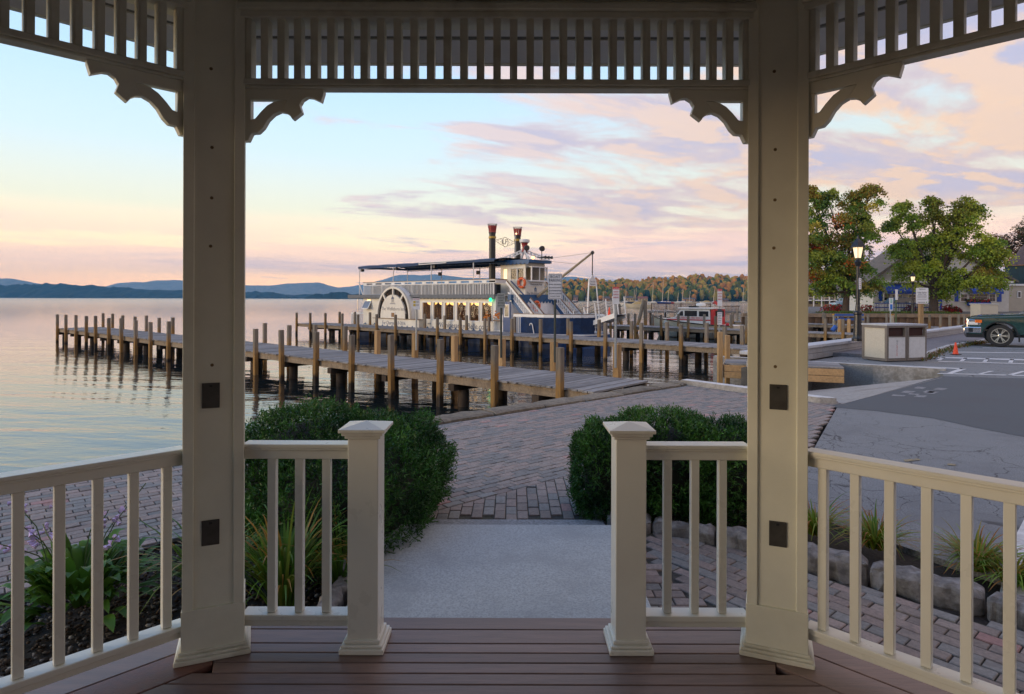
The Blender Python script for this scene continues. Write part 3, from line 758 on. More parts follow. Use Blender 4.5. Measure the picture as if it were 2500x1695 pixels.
# ================================================================== gazebo
GC = V(-0.072, -0.27, 0); HALF = 1.30; APO = HALF / math.tan(PI / 8)          # octagon: half side, apothem
RAD = HALF / math.sin(PI / 8)
gz = thing('gazebo', GC[:], 'white octagonal gazebo with panelled columns, slatted frieze, railings and a brown board deck', 'gazebo')
vert = lambda i: GC + V(math.cos(PI / 2 + PI / 8 + i * PI / 4) * RAD, math.sin(PI / 2 + PI / 8 + i * PI / 4) * RAD, 0)   # 0 = front left, going anticlockwise; 7 = front right
# ---- deck
apd = 3.107 - GC.y
def octx(y, ap):
    """half width of the deck octagon at world y"""
    yy = abs(y - GC.y); return ap * math.sqrt(2) - yy if yy > ap * math.tan(PI / 8) else ap
inner = apd - 0.405
edges = [3.107, 2.992]; 
while edges[-1] > -1.2: edges.append(edges[-1] - (0.122 if len(edges) == 2 else 0.0765))
for y1, y0 in zip(edges[:-1], edges[1:]):
    ya, yb = y0 + 0.006, y1; b = MB()
    if yb > GC.y + inner:
        xa = xb = None
        xa = min(apd * math.tan(PI / 8) + (apd - (ya - GC.y)) * 1.0, 9); xb = apd * math.tan(PI / 8) + (apd - (yb - GC.y))
        lim = lambda y: min(apd * math.tan(PI / 8) + (apd - (y - GC.y)), 99)
        xa, xb = (ya - GC.y) * math.tan(PI / 8), (yb - GC.y) * math.tan(PI / 8)
    else:
        xa, xb = octx(ya, inner), octx(yb, inner)
    xa = max(xa, 0.1) - 0.004; xb = max(xb, 0.1) - 0.004
    b.prism([(GC.x - xa, ya, -0.03), (GC.x + xa, ya, -0.03), (GC.x + xb, yb, -0.03), (GC.x - xb, yb, -0.03)], (0, 0, 0.03))
    b.build('deck_board', decking, gz, bevel=0.003, seg=1)
for i in range(8):
    if i in (3, 4, 5): continue
    th = PI / 2 + i * PI / 4; nv = V(math.cos(th), math.sin(th), 0); tv = V(-nv.y, nv.x, 0)
    if i == 0: continue
    for a0, a1 in ((inner + 0.002, inner + 0.198), (inner + 0.204, apd)):
        c0, c1 = a0 * math.tan(PI / 8), a1 * math.tan(PI / 8)
        b = MB(); b.prism([GC + nv * a0 - tv * c0 + V(0, 0, -0.03), GC + nv * a0 + tv * c0 + V(0, 0, -0.03), GC + nv * a1 + tv * c1 + V(0, 0, -0.03), GC + nv * a1 - tv * c1 + V(0, 0, -0.03)], (0, 0, 0.031))
        o = b.build('border_board', mat('reddish_decking_%d' % i, (0.15, 0.066, 0.047), 0.5, 0.18, 30, (0.10, 0.05, 0.04), 0.5, 3, 0.25, 120, rnd=0.1) if a0 < inner + 0.1 and i == 1 else decking, gz, bevel=0.003, seg=1)
b = MB(); b.prism([vert(i) + (vert(i) - GC).normalized() * 0.2 + V(0, 0, -0.5) for i in range(8)], (0, 0, 0.465)); b.build('deck_skirt', decking, gz)
rust_plug = mat('stained_plug', (0.16, 0.11, 0.05), 0.8)
# ---- columns (panelled box, plinth, base moulding, socket covers)
def column(vx):
    q_ = (GC - vx).normalized(); fx = V(-q_.y, q_.x, 0)           # q_ looks to the gazebo's middle
    M = frame(vx, fx, V(0, 0, 1)); M = Matrix.Translation(vx) @ Matrix(((fx.x, -q_.x, 0, 0), (fx.y, -q_.y, 0, 0), (0, 0, 1, 0), (0, 0, 0, 1)))
    b = MB(); w_ = 0.124; p_ = 0.113; cb = 0.044; zt = 3.16
    b.box(-p_, p_, -p_, p_, 0.22, zt, 0, M)
    for sx in (-1, 1):
        for sy in (-1, 1):
            x0, x1 = sorted((sx * w_, sx * (w_ - cb))); y0, y1 = sorted((sy * w_, sy * (w_ - cb)))
            b.box(x0, x1, y0, y1, 0.224, zt + 0.002, 0, M)
    c_ = b.build('column', paint, gz, bevel=0.0025, seg=2)
    b = MB(); b.box(-0.128, 0.128, -0.128, 0.128, 0.03, 0.226, 0, M); b.build('plinth', paint, c_, bevel=0.003)
    b = MB()
    for h0, h1, s_ in ((0.0, 0.022, 0.154), (0.022, 0.036, 0.148), (0.036, 0.05, 0.138)): b.box(-s_, s_, -s_, s_, h0 + 0.0008, h1, 0, M)
    b.build('base_moulding', paint_old, c_, bevel=0.004)
    return c_, M
for i in (0, 7, 1, 6):
    c_, M = column(vert(i))
    for zc in (1.30, 1.83, 2.045, 2.27, 2.62):
        b = MB(); b.lathe([(0.0075, 0), (0.0075, 0.0012)], M @ V(-0.012 + 0.004 * math.sin(zc * 40), -0.1128, zc), 8, ax=M.to_3x3() @ V(0, -1, 0)); b.build('screw_plug', rust_plug, c_)
    for zc in (1.165, 0.555):
        b = MB(); dx0 = -0.012 if i == 0 else 0.004
        b.box(-0.036 + dx0, 0.036 + dx0, -0.119, -0.1125, zc - 0.056, zc + 0.056, 0, M); o = b.build('socket_cover', blackplate, c_, bevel=0.002)
        b = MB(); b.box(-0.006 + dx0, 0.006 + dx0, -0.1205, -0.1192, zc + 0.038, zc + 0.048, 0, M); b.build('socket_lock', black_m, c_)
# ---- bays
br_top = [(0, 0), (632, 0), (633, 25), (612, 95), (575, 78), (540, 63), (505, 60), (468, 82), (447, 118), (466, 172), (395, 225), (372, 192), (338, 172), (298, 166)]
hole_a = [(355, 84), (330, 80), (75, 80)]
br_low_hole = [(75, 80), (330, 80), (355, 84), (300, 85), (250, 95), (200, 122), (150, 170), (108, 218), (75, 226)]
br_out = [(298, 166), (250, 186), (205, 228), (170, 285), (130, 322), (82, 326), (72, 346), (54, 382), (6, 382), (0, 80)]
def bay(i, rail=True):
    th = PI / 2 + i * PI / 4; nv = V(math.cos(th), math.sin(th), 0); tv = V(nv.y, -nv.x, 0)    # tv runs to the right seen from inside
    mid = GC + nv * APO
    M = Matrix(((tv.x, nv.x, 0, mid.x), (tv.y, nv.y, 0, mid.y), (0, 0, 1, 0), (0, 0, 0, 1)))
    hl = HALF - 0.135
    # header with stepped mouldings
    b = MB(); b.box(-hl, hl, -0.075, 0.06, 2.869, 2.897, 0, M); b.box(-hl, hl, -0.10, 0.06, 2.8975, 2.925, 0, M); b.box(-hl, hl, -0.085, 0.06, 2.9255, 2.94, 0, M); b.box(-hl, hl, -0.14, 0.06, 2.9405, 3.18, 0, M)
    b.build('header_beam', paint_old, gz, bevel=0.003, seg=1)
    b = MB(); b.box(-hl, hl, -0.07, 0.012, 2.566, 2.5935, 0, M); b.box(-hl, hl, -0.062, 0.008, 2.553, 2.5655, 0, M)
    fr_ = b.build('frieze', paint_old, gz, bevel=0.003, seg=1)
    n_ = 31; 
    for k_ in range(n_):
        x = -hl + 0.034 + (2 * hl - 0.066) * k_ / (n_ - 1) 
        b = MB(); b.box(x - 0.0085, x + 0.0165, -0.058, -0.004, 2.594, 2.8685, 0, M); b.box(x - 0.0175, x - 0.0088, -0.055, -0.007, 2.594, 2.8685, 0, M)
        b.build('baluster', paint_old, fr_)
    for sx in (-1, 1):
        T = lambda p: M @ V(sx * (hl - 0.0 - p[0] * 0.000596) * 1.0, -0.05, 2.5528 - p[1] * 0.000625)
        b = MB(); d_ = nv * 0.036
        b.prism([T(p) for p in br_top] + [T(p) for p in hole_a] + [T((0, 80))], d_)
        b.prism([T(p) for p in br_out + [(75, 80), (75, 226), (108, 218), (150, 170), (200, 122), (250, 95), (300, 85), (355, 84)]], d_)
        b.build('bracket', paint, gz, bevel=0.002, seg=1)
    if rail: railing(M, -hl, hl, [-(hl - 0.07) + (0.0) + 0.1285 * k_ for k_ in range(18)] if i == 7 else [hl - 0.07 - 0.1285 * k_ for k_ in range(18)])
    return M
def railing(M, x0, x1, bx):
    b = MB(); b.box(x0, x1, -0.045, 0.045, 0.915, 0.932, 0, M); b.box(x0, x1, -0.037, 0.037, 0.903, 0.9147, 0, M); b.box(x0, x1, -0.024, 0.024, 0.860, 0.9027, 0, M)
    r_ = b.build('railing', vinyl, gz, bevel=0.004)
    b = MB(); b.box(x0, x1, -0.043, 0.043, 0.125, 0.152, 0, M); b.box(x0, x1, -0.03, 0.03, 0.095, 0.1247, 0, M); b.build('bottom_rail', vinyl, r_, bevel=0.004)
    for x in bx:
        b = MB(); b.box(x - 0.018, x + 0.018, -0.018, 0.018, 0.1525, 0.8598, 0, M); b.build('baluster', vinyl, r_, bevel=0.002, seg=1)
Mf = bay(0, False); bay(1); bay(7)
for i in (2, 6): bay(i)
for i in (2, 3, 4, 5): column(vert(i))
fl = lambda X: X - GC.x
railing(Mf, -HALF + 0.135, fl(-0.742), [fl(v_) for v_ in (-1.105, -0.979, -0.854)])
railing(Mf, fl(0.612), HALF - 0.135, [fl(v_) for v_ in (0.721, 0.847, 0.974)])
for xc in (-0.672, 0.542):
    b = MB(); b.box(xc - 0.069, xc + 0.069, 2.801, 2.939, 0.03, 0.985); nw = b.build('newel_post', vinyl, gz, bevel=0.004)
    b = MB(); h_ = 0.1
    for z0, z1, s_ in ((0.965, 0.98, 0.080), (0.980, 0.995, 0.092), (0.995, 1.010, 0.104)): b.box(xc - s_, xc + s_, 2.87 - s_, 2.87 + s_, z0 + 0.0006, z1)
    b.add([(xc - 0.104, 2.766, 1.0103), (xc + 0.104, 2.766, 1.0103), (xc + 0.104, 2.974, 1.0103), (xc - 0.104, 2.974, 1.0103), (xc, 2.87, 1.034)], [(0, 1, 4), (1, 2, 4), (2, 3, 4), (3, 0, 4)])
    b.build('post_cap', vinyl, nw, bevel=0.002, seg=1)
    b = MB()
    for z0, z1, s_ in ((0.0, 0.026, 0.100), (0.026, 0.040, 0.093), (0.040, 0.058, 0.08)): b.box(xc - s_, xc + s_, 2.87 - s_, 2.87 + s_, z0 + 0.0008, z1)
    b.build('base_moulding', vinyl, nw, bevel=0.005)
# ---- roof: soffit ring with vent strips, fascia, shingled slopes, ceiling
def ring(a0, a1, z0, z1, m_, name):
    for i in range(8):
        th = PI / 2 + i * PI / 4; nv = V(math.cos(th), math.sin(th), 0); tv = V(-nv.y, nv.x, 0); t = math.tan(PI / 8)
        b = MB(); b.hexa([GC + nv * a + tv * s_ * a * t + V(0, 0, z) for z in (z0, z1) for a, s_ in ((a0, -1), (a1, -1), (a1, 1), (a0, 1))]); b.build(name, m_, gz)
ring(APO + 0.06, APO + 0.262, 2.925, 2.94, soffit_m, 'soffit_board')
ring(APO + 0.262, APO + 0.306, 2.932, 2.94, mat('vent_strip', (0.12, 0.12, 0.11), 0.7), 'vent_strip')
ring(APO + 0.306, APO + 0.62, 2.925, 2.94, soffit_m, 'soffit_board')
ring(APO + 0.62, APO + 0.65, 2.92, 3.08, paint, 'fascia')
shing = mat('roof_shingles', (0.09, 0.09, 0.09), 0.9, 0.4, 12, bump=0.5, bscale=20)
for i in range(8):
    th = PI / 2 + i * PI / 4; nv = V(math.cos(th), math.sin(th), 0); tv = V(-nv.y, nv.x, 0); t = math.tan(PI / 8); a = APO + 0.66
    p0, p1, top = GC + nv * a - tv * a * t, GC + nv * a + tv * a * t, GC + V(0, 0, 5.0)
    b = MB(); b.add([p0 + V(0, 0, 3.09), p1 + V(0, 0, 3.09), top, p0 + V(0, 0, 3.03), p1 + V(0, 0, 3.03), top - V(0, 0, 0.06)], [(0, 1, 2), (5, 4, 3), (0, 3, 4, 1), (1, 4, 5, 2), (0, 2, 5, 3)]); b.build('roof_slope', shing, gz)
b = MB(); b.prism([vert(i) + V(0, 0, 3.19) for i in range(8)], (0, 0, 0.02)); b.build('ceiling', mat('ceiling_boards', (0.42, 0.40, 0.34), 0.6), gz)
# the brick inn added out of view to dim the gazebo's inside
blocker = thing('brick_blocker', (0, -21, GZ), 'two storey brown brick inn across the lawn behind the gazebo', 'building')
b = MB(); b.box(-26, 26, -32, -21, GZ - 0.1, 6.5); iw = b.build('wall', mat('blocker_brick', (0.15, 0.125, 0.09), 0.85, 0.2, 3), blocker)
b = MB(); b.prism([V(-26.5, -33, 6.5), V(-26.5, -20, 6.5), V(-26.5, -26.5, 10)], (53, 0, 0)); b.build('roof', shing, blocker)
winm = mat('blocker_window', (0.04, 0.045, 0.05), 0.1)
for fl_ in range(2):
    for k_ in range(14):
        x = -24 + k_ * 3.7; b = MB(); b.box(x - 0.55, x + 0.55, -20.998, -20.94, 0.9 + fl_ * 3.2, 2.6 + fl_ * 3.2); b.build('window', winm, iw)
# ---- granite landing and lower tread
ld = thing('stone_steps', (-0.07, 4.2, GZ), 'broad speckled grey granite landing with one lower tread in front of the gazebo', 'steps')
b = MB(); b.box(-0.95, 0.81, 3.118, 4.86, -0.62, -0.17); b.build('landing_slab', slab_m, ld, bevel=0.012, seg=3)
b = MB(); b.box(-0.93, 0.80, 4.865, 5.39, -0.62, -0.318); b.build('tread', tread_m, ld, bevel=0.01, seg=2)
# ================================================================== docks
def zwood(name, top, mid, low, zt=0.0, zm=-0.75, zl=-1.02, rnd=0.2):
    """timber that weathers grey above, stays golden where it is splashed and is black at the waterline"""
    m_ = bpy.data.materials.new(name); m_.use_nodes = True
    q = NT(m_.node_tree); b = q.n['Principled BSDF']
    pos = q.add('ShaderNodeNewGeometry').outputs['Position']; oi = q.add('ShaderNodeObjectInfo').outputs['Random']
    x, y, z = q.xyz(pos)
    n1 = q.noise(q.scale(pos, (1, 1, 0.12)), 22, 5, 0.65); n2 = q.noise(q.scale(pos, (1, 1, 0.5)), 5, 4, 0.6)
    zz = q.math('ADD', z, q.math('MULTIPLY', q.math('SUBTRACT', n2, 0.5), 0.5)); zz = q.math('ADD', zz, q.math('MULTIPLY', q.math('SUBTRACT', oi, 0.5), 0.5))
    c = q.mix(q.step(zz, zm, zt), mid + (1,), top + (1,))
    c = q.mix(q.step(zz, zl, zl - 0.15), c, low + (1,))
    c = q.mix(q.math('MULTIPLY', q.step(n1, 0.42, 0.62), 0.45), c, tuple(v_ * 0.45 for v_ in top) + (1,))
    mul = q.add('ShaderNodeVectorMath', operation='SCALE'); q.l.new(c, mul.inputs[0]); q.l.new(q.lin(oi, 0, 1, 1 - rnd, 1 + rnd), mul.inputs['Scale'])
    q.put(b.inputs['Base Color'], mul.outputs[0]); b.inputs['Roughness'].default_value = 0.8; b.inputs['Specular IOR Level'].default_value = 0.25
    bn = q.add('ShaderNodeBump'); bn.inputs['Strength'].default_value = 0.4; bn.inputs['Distance'].default_value = 0.01; q.l.new(n1, bn.inputs['Height']); q.l.new(bn.outputs[0], b.inputs['Normal'])
    return m_
post_m = zwood('weathered_post', (0.215, 0.185, 0.145), (0.33, 0.185, 0.055), (0.035, 0.024, 0.015), 0.15, -0.45)
newpost_m = zwood('newer_post', (0.42, 0.27, 0.13), (0.44, 0.26, 0.10), (0.10, 0.06, 0.03), 0.3, -0.7)
pile_m = zwood('dark_piling', (0.075, 0.055, 0.04), (0.06, 0.042, 0.028), (0.018, 0.013, 0.010), -0.5, -0.9)
plank_m = mat('grey_plank', (0.235, 0.225, 0.215), 0.82, 0.25, 30, (0.13, 0.12, 0.115), 0.5, 6, 0.4, 70, rnd=0.32, stretch=(0.1, 1, 1), bdist=0.006)
fascia_m = mat('dock_beam', (0.27, 0.205, 0.135), 0.8, 0.25, 20, (0.14, 0.10, 0.065), 0.55, 3, 0.4, 60, rnd=0.1, world=True, bdist=0.006)
newbeam_m = mat('new_timber', (0.47, 0.29, 0.13), 0.75, 0.15, 16, (0.30, 0.17, 0.07), 0.4, 3, 0.3, 60, world=True)
def hit(px, s, d):
    """distance along the ground line s + d*t at which it crosses photo column px"""
    k_ = (px - CX) / F
    return (s[0] - k_ * s[1]) / (k_ * d[1] - d[0])
PLW = 0.142
plank_meshes = {}
def dock(label, s0, d, length, width, near, far, newfar=(), t0=0.0, pile_step=2.75, pile0=1.2, group='grey plank docks', zoff=0.0, nop=False, tops=0.52):
    s0 = V(s0[0], s0[1], 0); d = V(d[0], d[1], 0).normalized(); nv = V(d.y, -d.x, 0)
    if nv.y < 0: nv = -nv
    Z = GZ + zoff; r_ = random.Random(int(s0.x * 100))
    t = thing('dock', (s0.x, s0.y, Z), label, 'dock', group)
    ang = math.atan2(nv.y, nv.x)
    key = round(width, 2)
    if key not in plank_meshes:
        plank_meshes[key] = []
        for s_ in range(3):
            b = MB(); e = (0.0, 0.03, -0.02)[s_]; b.box(-width / 2 - 0.05 - e, width / 2 + 0.05 + e * 0.6, -PLW / 2 + 0.006, PLW / 2 - 0.006, -0.04, 0); plank_meshes[key].append(b.mesh('plank', plank_m))
    n_ = int((length - t0) / PLW)
    for i in range(n_):
        c_ = s0 + d * (t0 + (i + 0.5) * PLW) + nv * width / 2
        inst('plank', r_.choice(plank_meshes[key]), t, (c_.x, c_.y, Z + r_.gauss(0, 0.003)), (r_.gauss(0, 0.002), 0, ang + r_.gauss(0, 0.004)))
    for off, nm in ((0.03, 'edge_beam'), (width - 0.03, 'edge_beam'), (width / 2, 'joist')):
        a = t0
        while a < length - 0.05:
            e_ = min(a + (length if nm == 'joist' else 4.6), length)
            b = MB(); b.bar(s0 + d * (a + 0.004) + nv * off + V(0, 0, Z - 0.14), s0 + d * (e_ - 0.004) + nv * off + V(0, 0, Z - 0.14), 0.06, 0.20); b.build(nm, fascia_m, t); a = e_
    b = MB(); b.bar(s0 + d * (length + 0.035) - nv * 0.02 + V(0, 0, Z - 0.13), s0 + d * (length + 0.035) + nv * (width + 0.02) + V(0, 0, Z - 0.13), 0.05, 0.2); b.build('end_beam', fascia_m, t)
    a = pile0
    while a < length:
        b = MB(); b.bar(s0 + d * a - nv * 0.06 + V(0, 0, Z - 0.33), s0 + d * a + nv * (width + 0.06) + V(0, 0, Z - 0.33), 0.2, 0.17); b.build('cross_beam', pile_m, t)
        for off in (0.34, width - 0.34):
            p = s0 + d * (a + r_.uniform(-0.1, 0.1)) + nv * off; b = MB()
            b.tube(p + V(r_.gauss(0, 0.04), r_.gauss(0, 0.04), -3.0), p + V(0, 0, Z - 0.42), 0.17, 0.145, 10); b.build('piling', pile_m, t, smooth=True, angle=0.8)
        a += pile_step
    def post(base, w_, zt, m_, lean=0.02, round_=False):
        b = MB(); top = base + V(r_.gauss(0, lean), r_.gauss(0, lean), zt); bot = base + V(0, 0, -3.0)
        if round_: b.tube(bot, top, w_ / 2, w_ / 2 * 0.92, 9); b.build('post', m_, t, smooth=True, angle=0.8)
        else: b.bar(bot, top, w_, w_, up=(d.x, d.y, 0)); b.build('post', m_, t, bevel=0.012, seg=1)
    for px in near:
        a = hit(px, s0 - nv * 0.10, d); post(s0 - nv * 0.10 + d * a, 0.145, tops + r_.uniform(-0.06, 0.06), post_m)
    for px in far:
        a = hit(px, s0 + nv * (width + 0.10), d); post(s0 + nv * (width + 0.10) + d * a, 0.145, tops + r_.uniform(-0.06, 0.06), post_m)
    for px in newfar:
        a = hit(px, s0 + nv * (width + 0.12), d); post(s0 + nv * (width + 0.12) + d * a, 0.165, tops - 0.07 + r_.uniform(-0.04, 0.04), newpost_m, 0.008)
    return t, s0, d, nv
D1 = dock('nearest grey plank dock running out from the brick plaza past the left column', (1.86, 13.0), (-0.759, 0.651), 40.4, 2.25,
          [140, 162, 186, 211, 235, 266.5, 298, 331.5, 368, 411, 470, 540, 625, 691, 771, 858, 957, 1073, 1207, 1367], [252, 274.5, 300, 329, 358, 389, 423, 500, 575, 647, 705, 769.5, 842], [921, 1013, 1110, 1226, 1354, 1507], t0=0.12, pile0=1.7)
D2 = dock('middle grey dock lying alongside the white paddle boat', (9.4, 24.1), (-0.738, 0.675), 35.2, 2.2,
          [724, 759, 795, 835, 875, 920, 965.5, 1067.5, 1124, 1184.8, 1250, 1320, 1395.6, 1477.7, 1566, 1664, 1770], [829, 866, 904.5, 946, 990, 1037, 1086.5, 1138.6, 1194, 1255.6, 1387, 1461.7, 1541.6, 1629, 1723, 1812], [], t0=-1.9, pile0=0.4)
D3 = dock('far grey dock behind which the red and white rescue boat is moored', (14.6, 38.7), (-0.745, 0.667), 13.6, 2.2,
          [1441, 1491, 1551, 1614.7, 1680, 1748, 1822, 2015, 2058], [1461, 1500, 1535, 1593, 1656, 1719, 1786], [2073, 2050], t0=-8.6, pile0=-7)
D4 = dock('farthest grey dock before the timber bulkhead on the right', (24.0, 49.0), (-0.738, 0.675), 9.5, 2.2,
          [1790, 1822, 2015, 2070, 2120, 2270, 2296, 2320], [1800, 2010, 2108, 2165, 2340, 2355], [2178, 2320], t0=-9.5, pile0=-8)
# stepped landing of new timber where the middle dock meets the shore
lt = thing('timber_landing', (8.2, 20.9, GZ), 'landing of new yellow timber with grey planks beside the right column', 'landing')
la, lb_ = G(1768, 905, GZ - 0.1), None
la = G(1768, 888, GZ + 0.02); ldir = V(0.79, -0.30, 0).normalized(); lnv = V(0.30, 0.79, 0).normalized()
for k_ in range(9):
    b = MB(); b.bar(la + lnv * (0.08 + k_ * 0.155) + V(0, 0, 0), la + lnv * (0.08 + k_ * 0.155) + ldir * 3.2, 0.146, 0.04); b.build('plank', plank_m, lt)
for zz, hh in ((-0.13, 0.19), (-0.33, 0.185)):
    b = MB(); b.bar(la + V(0, 0, zz), la + ldir * 3.2 + V(0, 0, zz), 0.07, hh); b.build('beam', newbeam_m, lt, bevel=0.006, seg=1)
    b = MB(); b.bar(la + V(0, 0, zz) + lnv * 0.04, la + lnv * 1.4 + V(0, 0, zz), 0.07, hh); b.build('beam', newbeam_m, lt, bevel=0.006, seg=1)
for a, c_, zt in ((-0.12, -0.03, 0.62), (0.05, 1.45, 0.45), (1.2, 1.5, 0.35)):
    b = MB(); p = la + ldir * a + lnv * c_; b.bar(V(p.x, p.y, -3), V(p.x, p.y, zt), 0.135, 0.135, up=(1, 0, 0)); b.build('post', newpost_m, lt, bevel=0.01, seg=1)
for a in (0.9, 2.1):
    b = MB(); p = la + ldir * a + lnv * 0.3; b.tube(V(p.x, p.y, -3), V(p.x, p.y, GZ - 0.45), 0.18, 0.16, 10); b.build('piling', pile_m, lt)
# leaning dolphin piles beyond the boat
for (pa_, pb_, Y_) in (((1559, 790), (1574, 733), 52), ((1575, 800), (1576, 734), 52), ((1506, 800), (1510, 742), 50), ((1516, 795), (1511, 742), 50)):
    pass
dp = thing('dolphin_piles', P(1568, 795, 52)[:2] + (WZ,), 'pair of tall bare mooring piles leaning together left of the rescue boat', 'mooring piles', 'leaning mooring piles')
for a, c_ in (((1557, 797), (1572, 733)), ((1576, 800), (1575, 734))):
    p, q_ = P(a[0], a[1], 52), P(c_[0], c_[1], 52); d_ = (p - q_).normalized(); b = MB(); b.tube(q_ + d_ * 6, q_, 0.17, 0.14, 9); b.build('piling', post_m, dp, smooth=True, angle=0.8)
dp = thing('dolphin_piles', P(1512, 795, 50)[:2] + (WZ,), 'pair of mooring piles crossing behind the red caution sign post', 'mooring piles', 'leaning mooring piles')
for a, c_ in (((1518, 800), (1510, 742)), ((1507, 800), (1512, 744))):
    p, q_ = P(a[0], a[1], 50), P(c_[0], c_[1], 50); d_ = (p - q_).normalized(); b = MB(); b.tube(q_ + d_ * 6, q_, 0.16, 0.13, 9); b.build('piling', post_m, dp, smooth=True, angle=0.8)
# ---------------- railed pier across the basin mouth
rp = thing('railed_pier', P(1660, 760, 80)[:2] + (0.05,), 'raised pier with dark baluster railing beyond the rescue boat', 'pier')
rail_m = mat('brown_rail', (0.12, 0.075, 0.05), 0.7, 0.2, 20)
b = MB(); b.box(17.6, 29.5, 79.8, 84.5, -0.15, 0.05); b.build('deck', plank_m, rp)
b = MB(); b.box(18.0, 25.6, 79.9, 79.98, 0.95, 1.03); b.box(18.0, 25.6, 79.91, 79.97, 0.14, 0.20); ro = b.build('top_rail', rail_m, rp)
for k_ in range(44):
    x = 18.05 + k_ * 0.173; b = MB(); b.box(x - 0.02, x + 0.02, 79.92, 79.96, 0.2, 0.95); b.build('baluster', rail_m, ro)
for x in (18.0, 19.9, 21.8, 23.7, 25.6):
    b = MB(); b.box(x - 0.06, x + 0.06, 79.86, 79.9, 0.05, 1.08); b.build('rail_post', rail_m, rp)
    b = MB(); b.tube((x, 80.4, -3), (x, 80.4, -0.15), 0.18, 0.16, 8); b.build('piling', pile_m, rp)
b = MB(); b.bar((25.7, 79.95, 0.0), (27.6, 79.95, 0.72), 0.08, 0.1); b.bar((27.6, 79.95, 0.72), (29.4, 79.95, 0.72), 0.08, 0.1); ro = b.build('sloping_rail', rail_m, rp)
for k_ in range(20):
    x = 25.8 + k_ * 0.18; zt = min(0.70, 0.0 + (x - 25.7) * 0.38); b = MB(); b.box(x - 0.02, x + 0.02, 79.93, 79.97, -0.4, zt); b.build('baluster', rail_m, ro)

# ---------------- signs on the dock posts
sign_w = mat('white_sign', (0.70, 0.71, 0.72), 0.45, 0.04, 8, (0.5, 0.48, 0.45), 0.2, 3)
sign_g = mat('grey_sign', (0.30, 0.32, 0.30), 0.5, 0.1, 8)
ink = mat('black_ink', (0.012, 0.012, 0.014), 0.5, 0.05)
ink_g = mat('grey_ink', (0.16, 0.16, 0.17), 0.5, 0.05)
redp = mat('red_paint', (0.52, 0.02, 0.025), 0.45, 0.1, 8)
bluep = mat('blue_paint', (0.012, 0.045, 0.24), 0.5, 0.12, 8)
yelp = mat('yellow_panel', (0.55, 0.42, 0.05), 0.5, 0.1)
def signpost(name, label, px, py0, py1, pole_bottom, w_px, Y, lines, board, pole, cat='sign', yaw=0.0, border=True, extra=None, pole_r=0.03):
    """board centred on photo column px between rows py0 and py1 at distance Y"""
    c_ = P(px, (py0 + py1) / 2, Y); hw = w_px / F * Y / 2; hh = (py1 - py0) / F * Y / 2
    zb = pole_bottom
    t = thing(name, (c_.x, Y + 0.04, zb), label, cat)
    b = MB()
    if pole_r > 0.05: b.box(c_.x - pole_r, c_.x + pole_r, Y + 0.02, Y + 0.02 + 2 * pole_r, zb, c_.z + hh * 0.9)
    else: b.tube((c_.x, Y + 0.05, zb), (c_.x, Y + 0.05, c_.z + hh * 0.9), pole_r, pole_r, 8)
    b.build('pole', pole, t)
    xd = V(math.cos(yaw), math.sin(yaw), 0); M = frame(c_, xd, (0, 0, 1))       # x right, y up, z towards us
    r_ = min(hw, hh) * 0.12; pts = []
    for sx, sy in ((1, 1), (-1, 1), (-1, -1), (1, -1)):
        for k_ in range(4):
            a = math.atan2(sy, sx) - PI / 4 + k_ * PI / 6
            pts.append((sx * (hw - r_) + r_ * math.cos(a), sy * (hh - r_) + r_ * math.sin(a)))
    b = MB(); b.prism([M @ V(x, y, -0.012) for x, y in pts], M.to_3x3() @ V(0, 0, 0.012)); bo = b.build('sign_board', board, t)
    if border:
        b = MB(); e = 0.05 * hw * 2; wd2 = e * 0.35
        for x0, x1, y0, y1 in ((-hw + e, hw - e, hh - e - wd2, hh - e), (-hw + e, hw - e, -hh + e, -hh + e + wd2), (-hw + e, -hw + e + wd2, -hh + e + wd2, hh - e - wd2), (hw - e - wd2, hw - e, -hh + e + wd2, hh - e - wd2)):
            b.box(x0, x1, y0, y1, 0.0005, 0.0025, 0, M)
        b.build('border', ink, bo)
    for txt, yy, sz, m_ in lines:
        o = text_mesh('lettering', txt, sz * hh * 2, m_, M @ Matrix.Translation((0, yy * hh, 0.0025)), bo, ext=0.002)
        wmax = max(v_.co.x for v_ in o.data.vertices); 
        xs = [ (M.inverted() @ v_.co).x for v_ in o.data.vertices]; wdt = max(xs) - min(xs)
        if wdt > 1.74 * hw:
            s_ = 1.74 * hw / wdt; MM = M @ Matrix.Diagonal((s_, 1, 1, 1)) @ M.inverted(); o.data.transform(MM)
    if extra: extra(M, hw, hh, bo)
    return t
def far_pt(D, px):
    _, s0, d, nv = D; a = hit(px, s0 + nv * 2.37, d); return s0 + nv * 2.37 + d * a
Yb = far_pt(D1, 1354).y - 0.2
signpost('parking_sign', 'white boat parking sign with black lettering on a dark pole right of the paddle boat', 1355.5, 668, 731, -0.1, 34.5, Yb,
         [('BOAT', 0.74, 0.15, ink), ('PARKING', 0.46, 0.15, ink), ('4 HRS. BETWEEN', 0.14, 0.075, ink), ('8:00 AM & 6:00 PM', -0.1, 0.075, ink), ('NO DOCKING BETWEEN', -0.34, 0.075, ink), ('2:00 AM & 6:00 AM', -0.56, 0.075, ink), ('DOCK TIME', -0.78, 0.07, ink)], sign_w, metal_d, yaw=0.12)
Yb = far_pt(D1, 1226).y - 0.2
signpost('parking_sign', 'back-lit grey-green sign on a thin dark pole in front of the paddle boat door', 1223.5, 716, 752, -0.1, 18.5, Yb,
         [('BOAT', 0.7, 0.15, ink), ('PARKING', 0.35, 0.14, ink), ('4 HRS.', 0.0, 0.12, ink), ('BETWEEN', -0.35, 0.12, ink), ('8 AM & 6 PM', -0.7, 0.12, ink)], sign_g, metal_d, border=False)
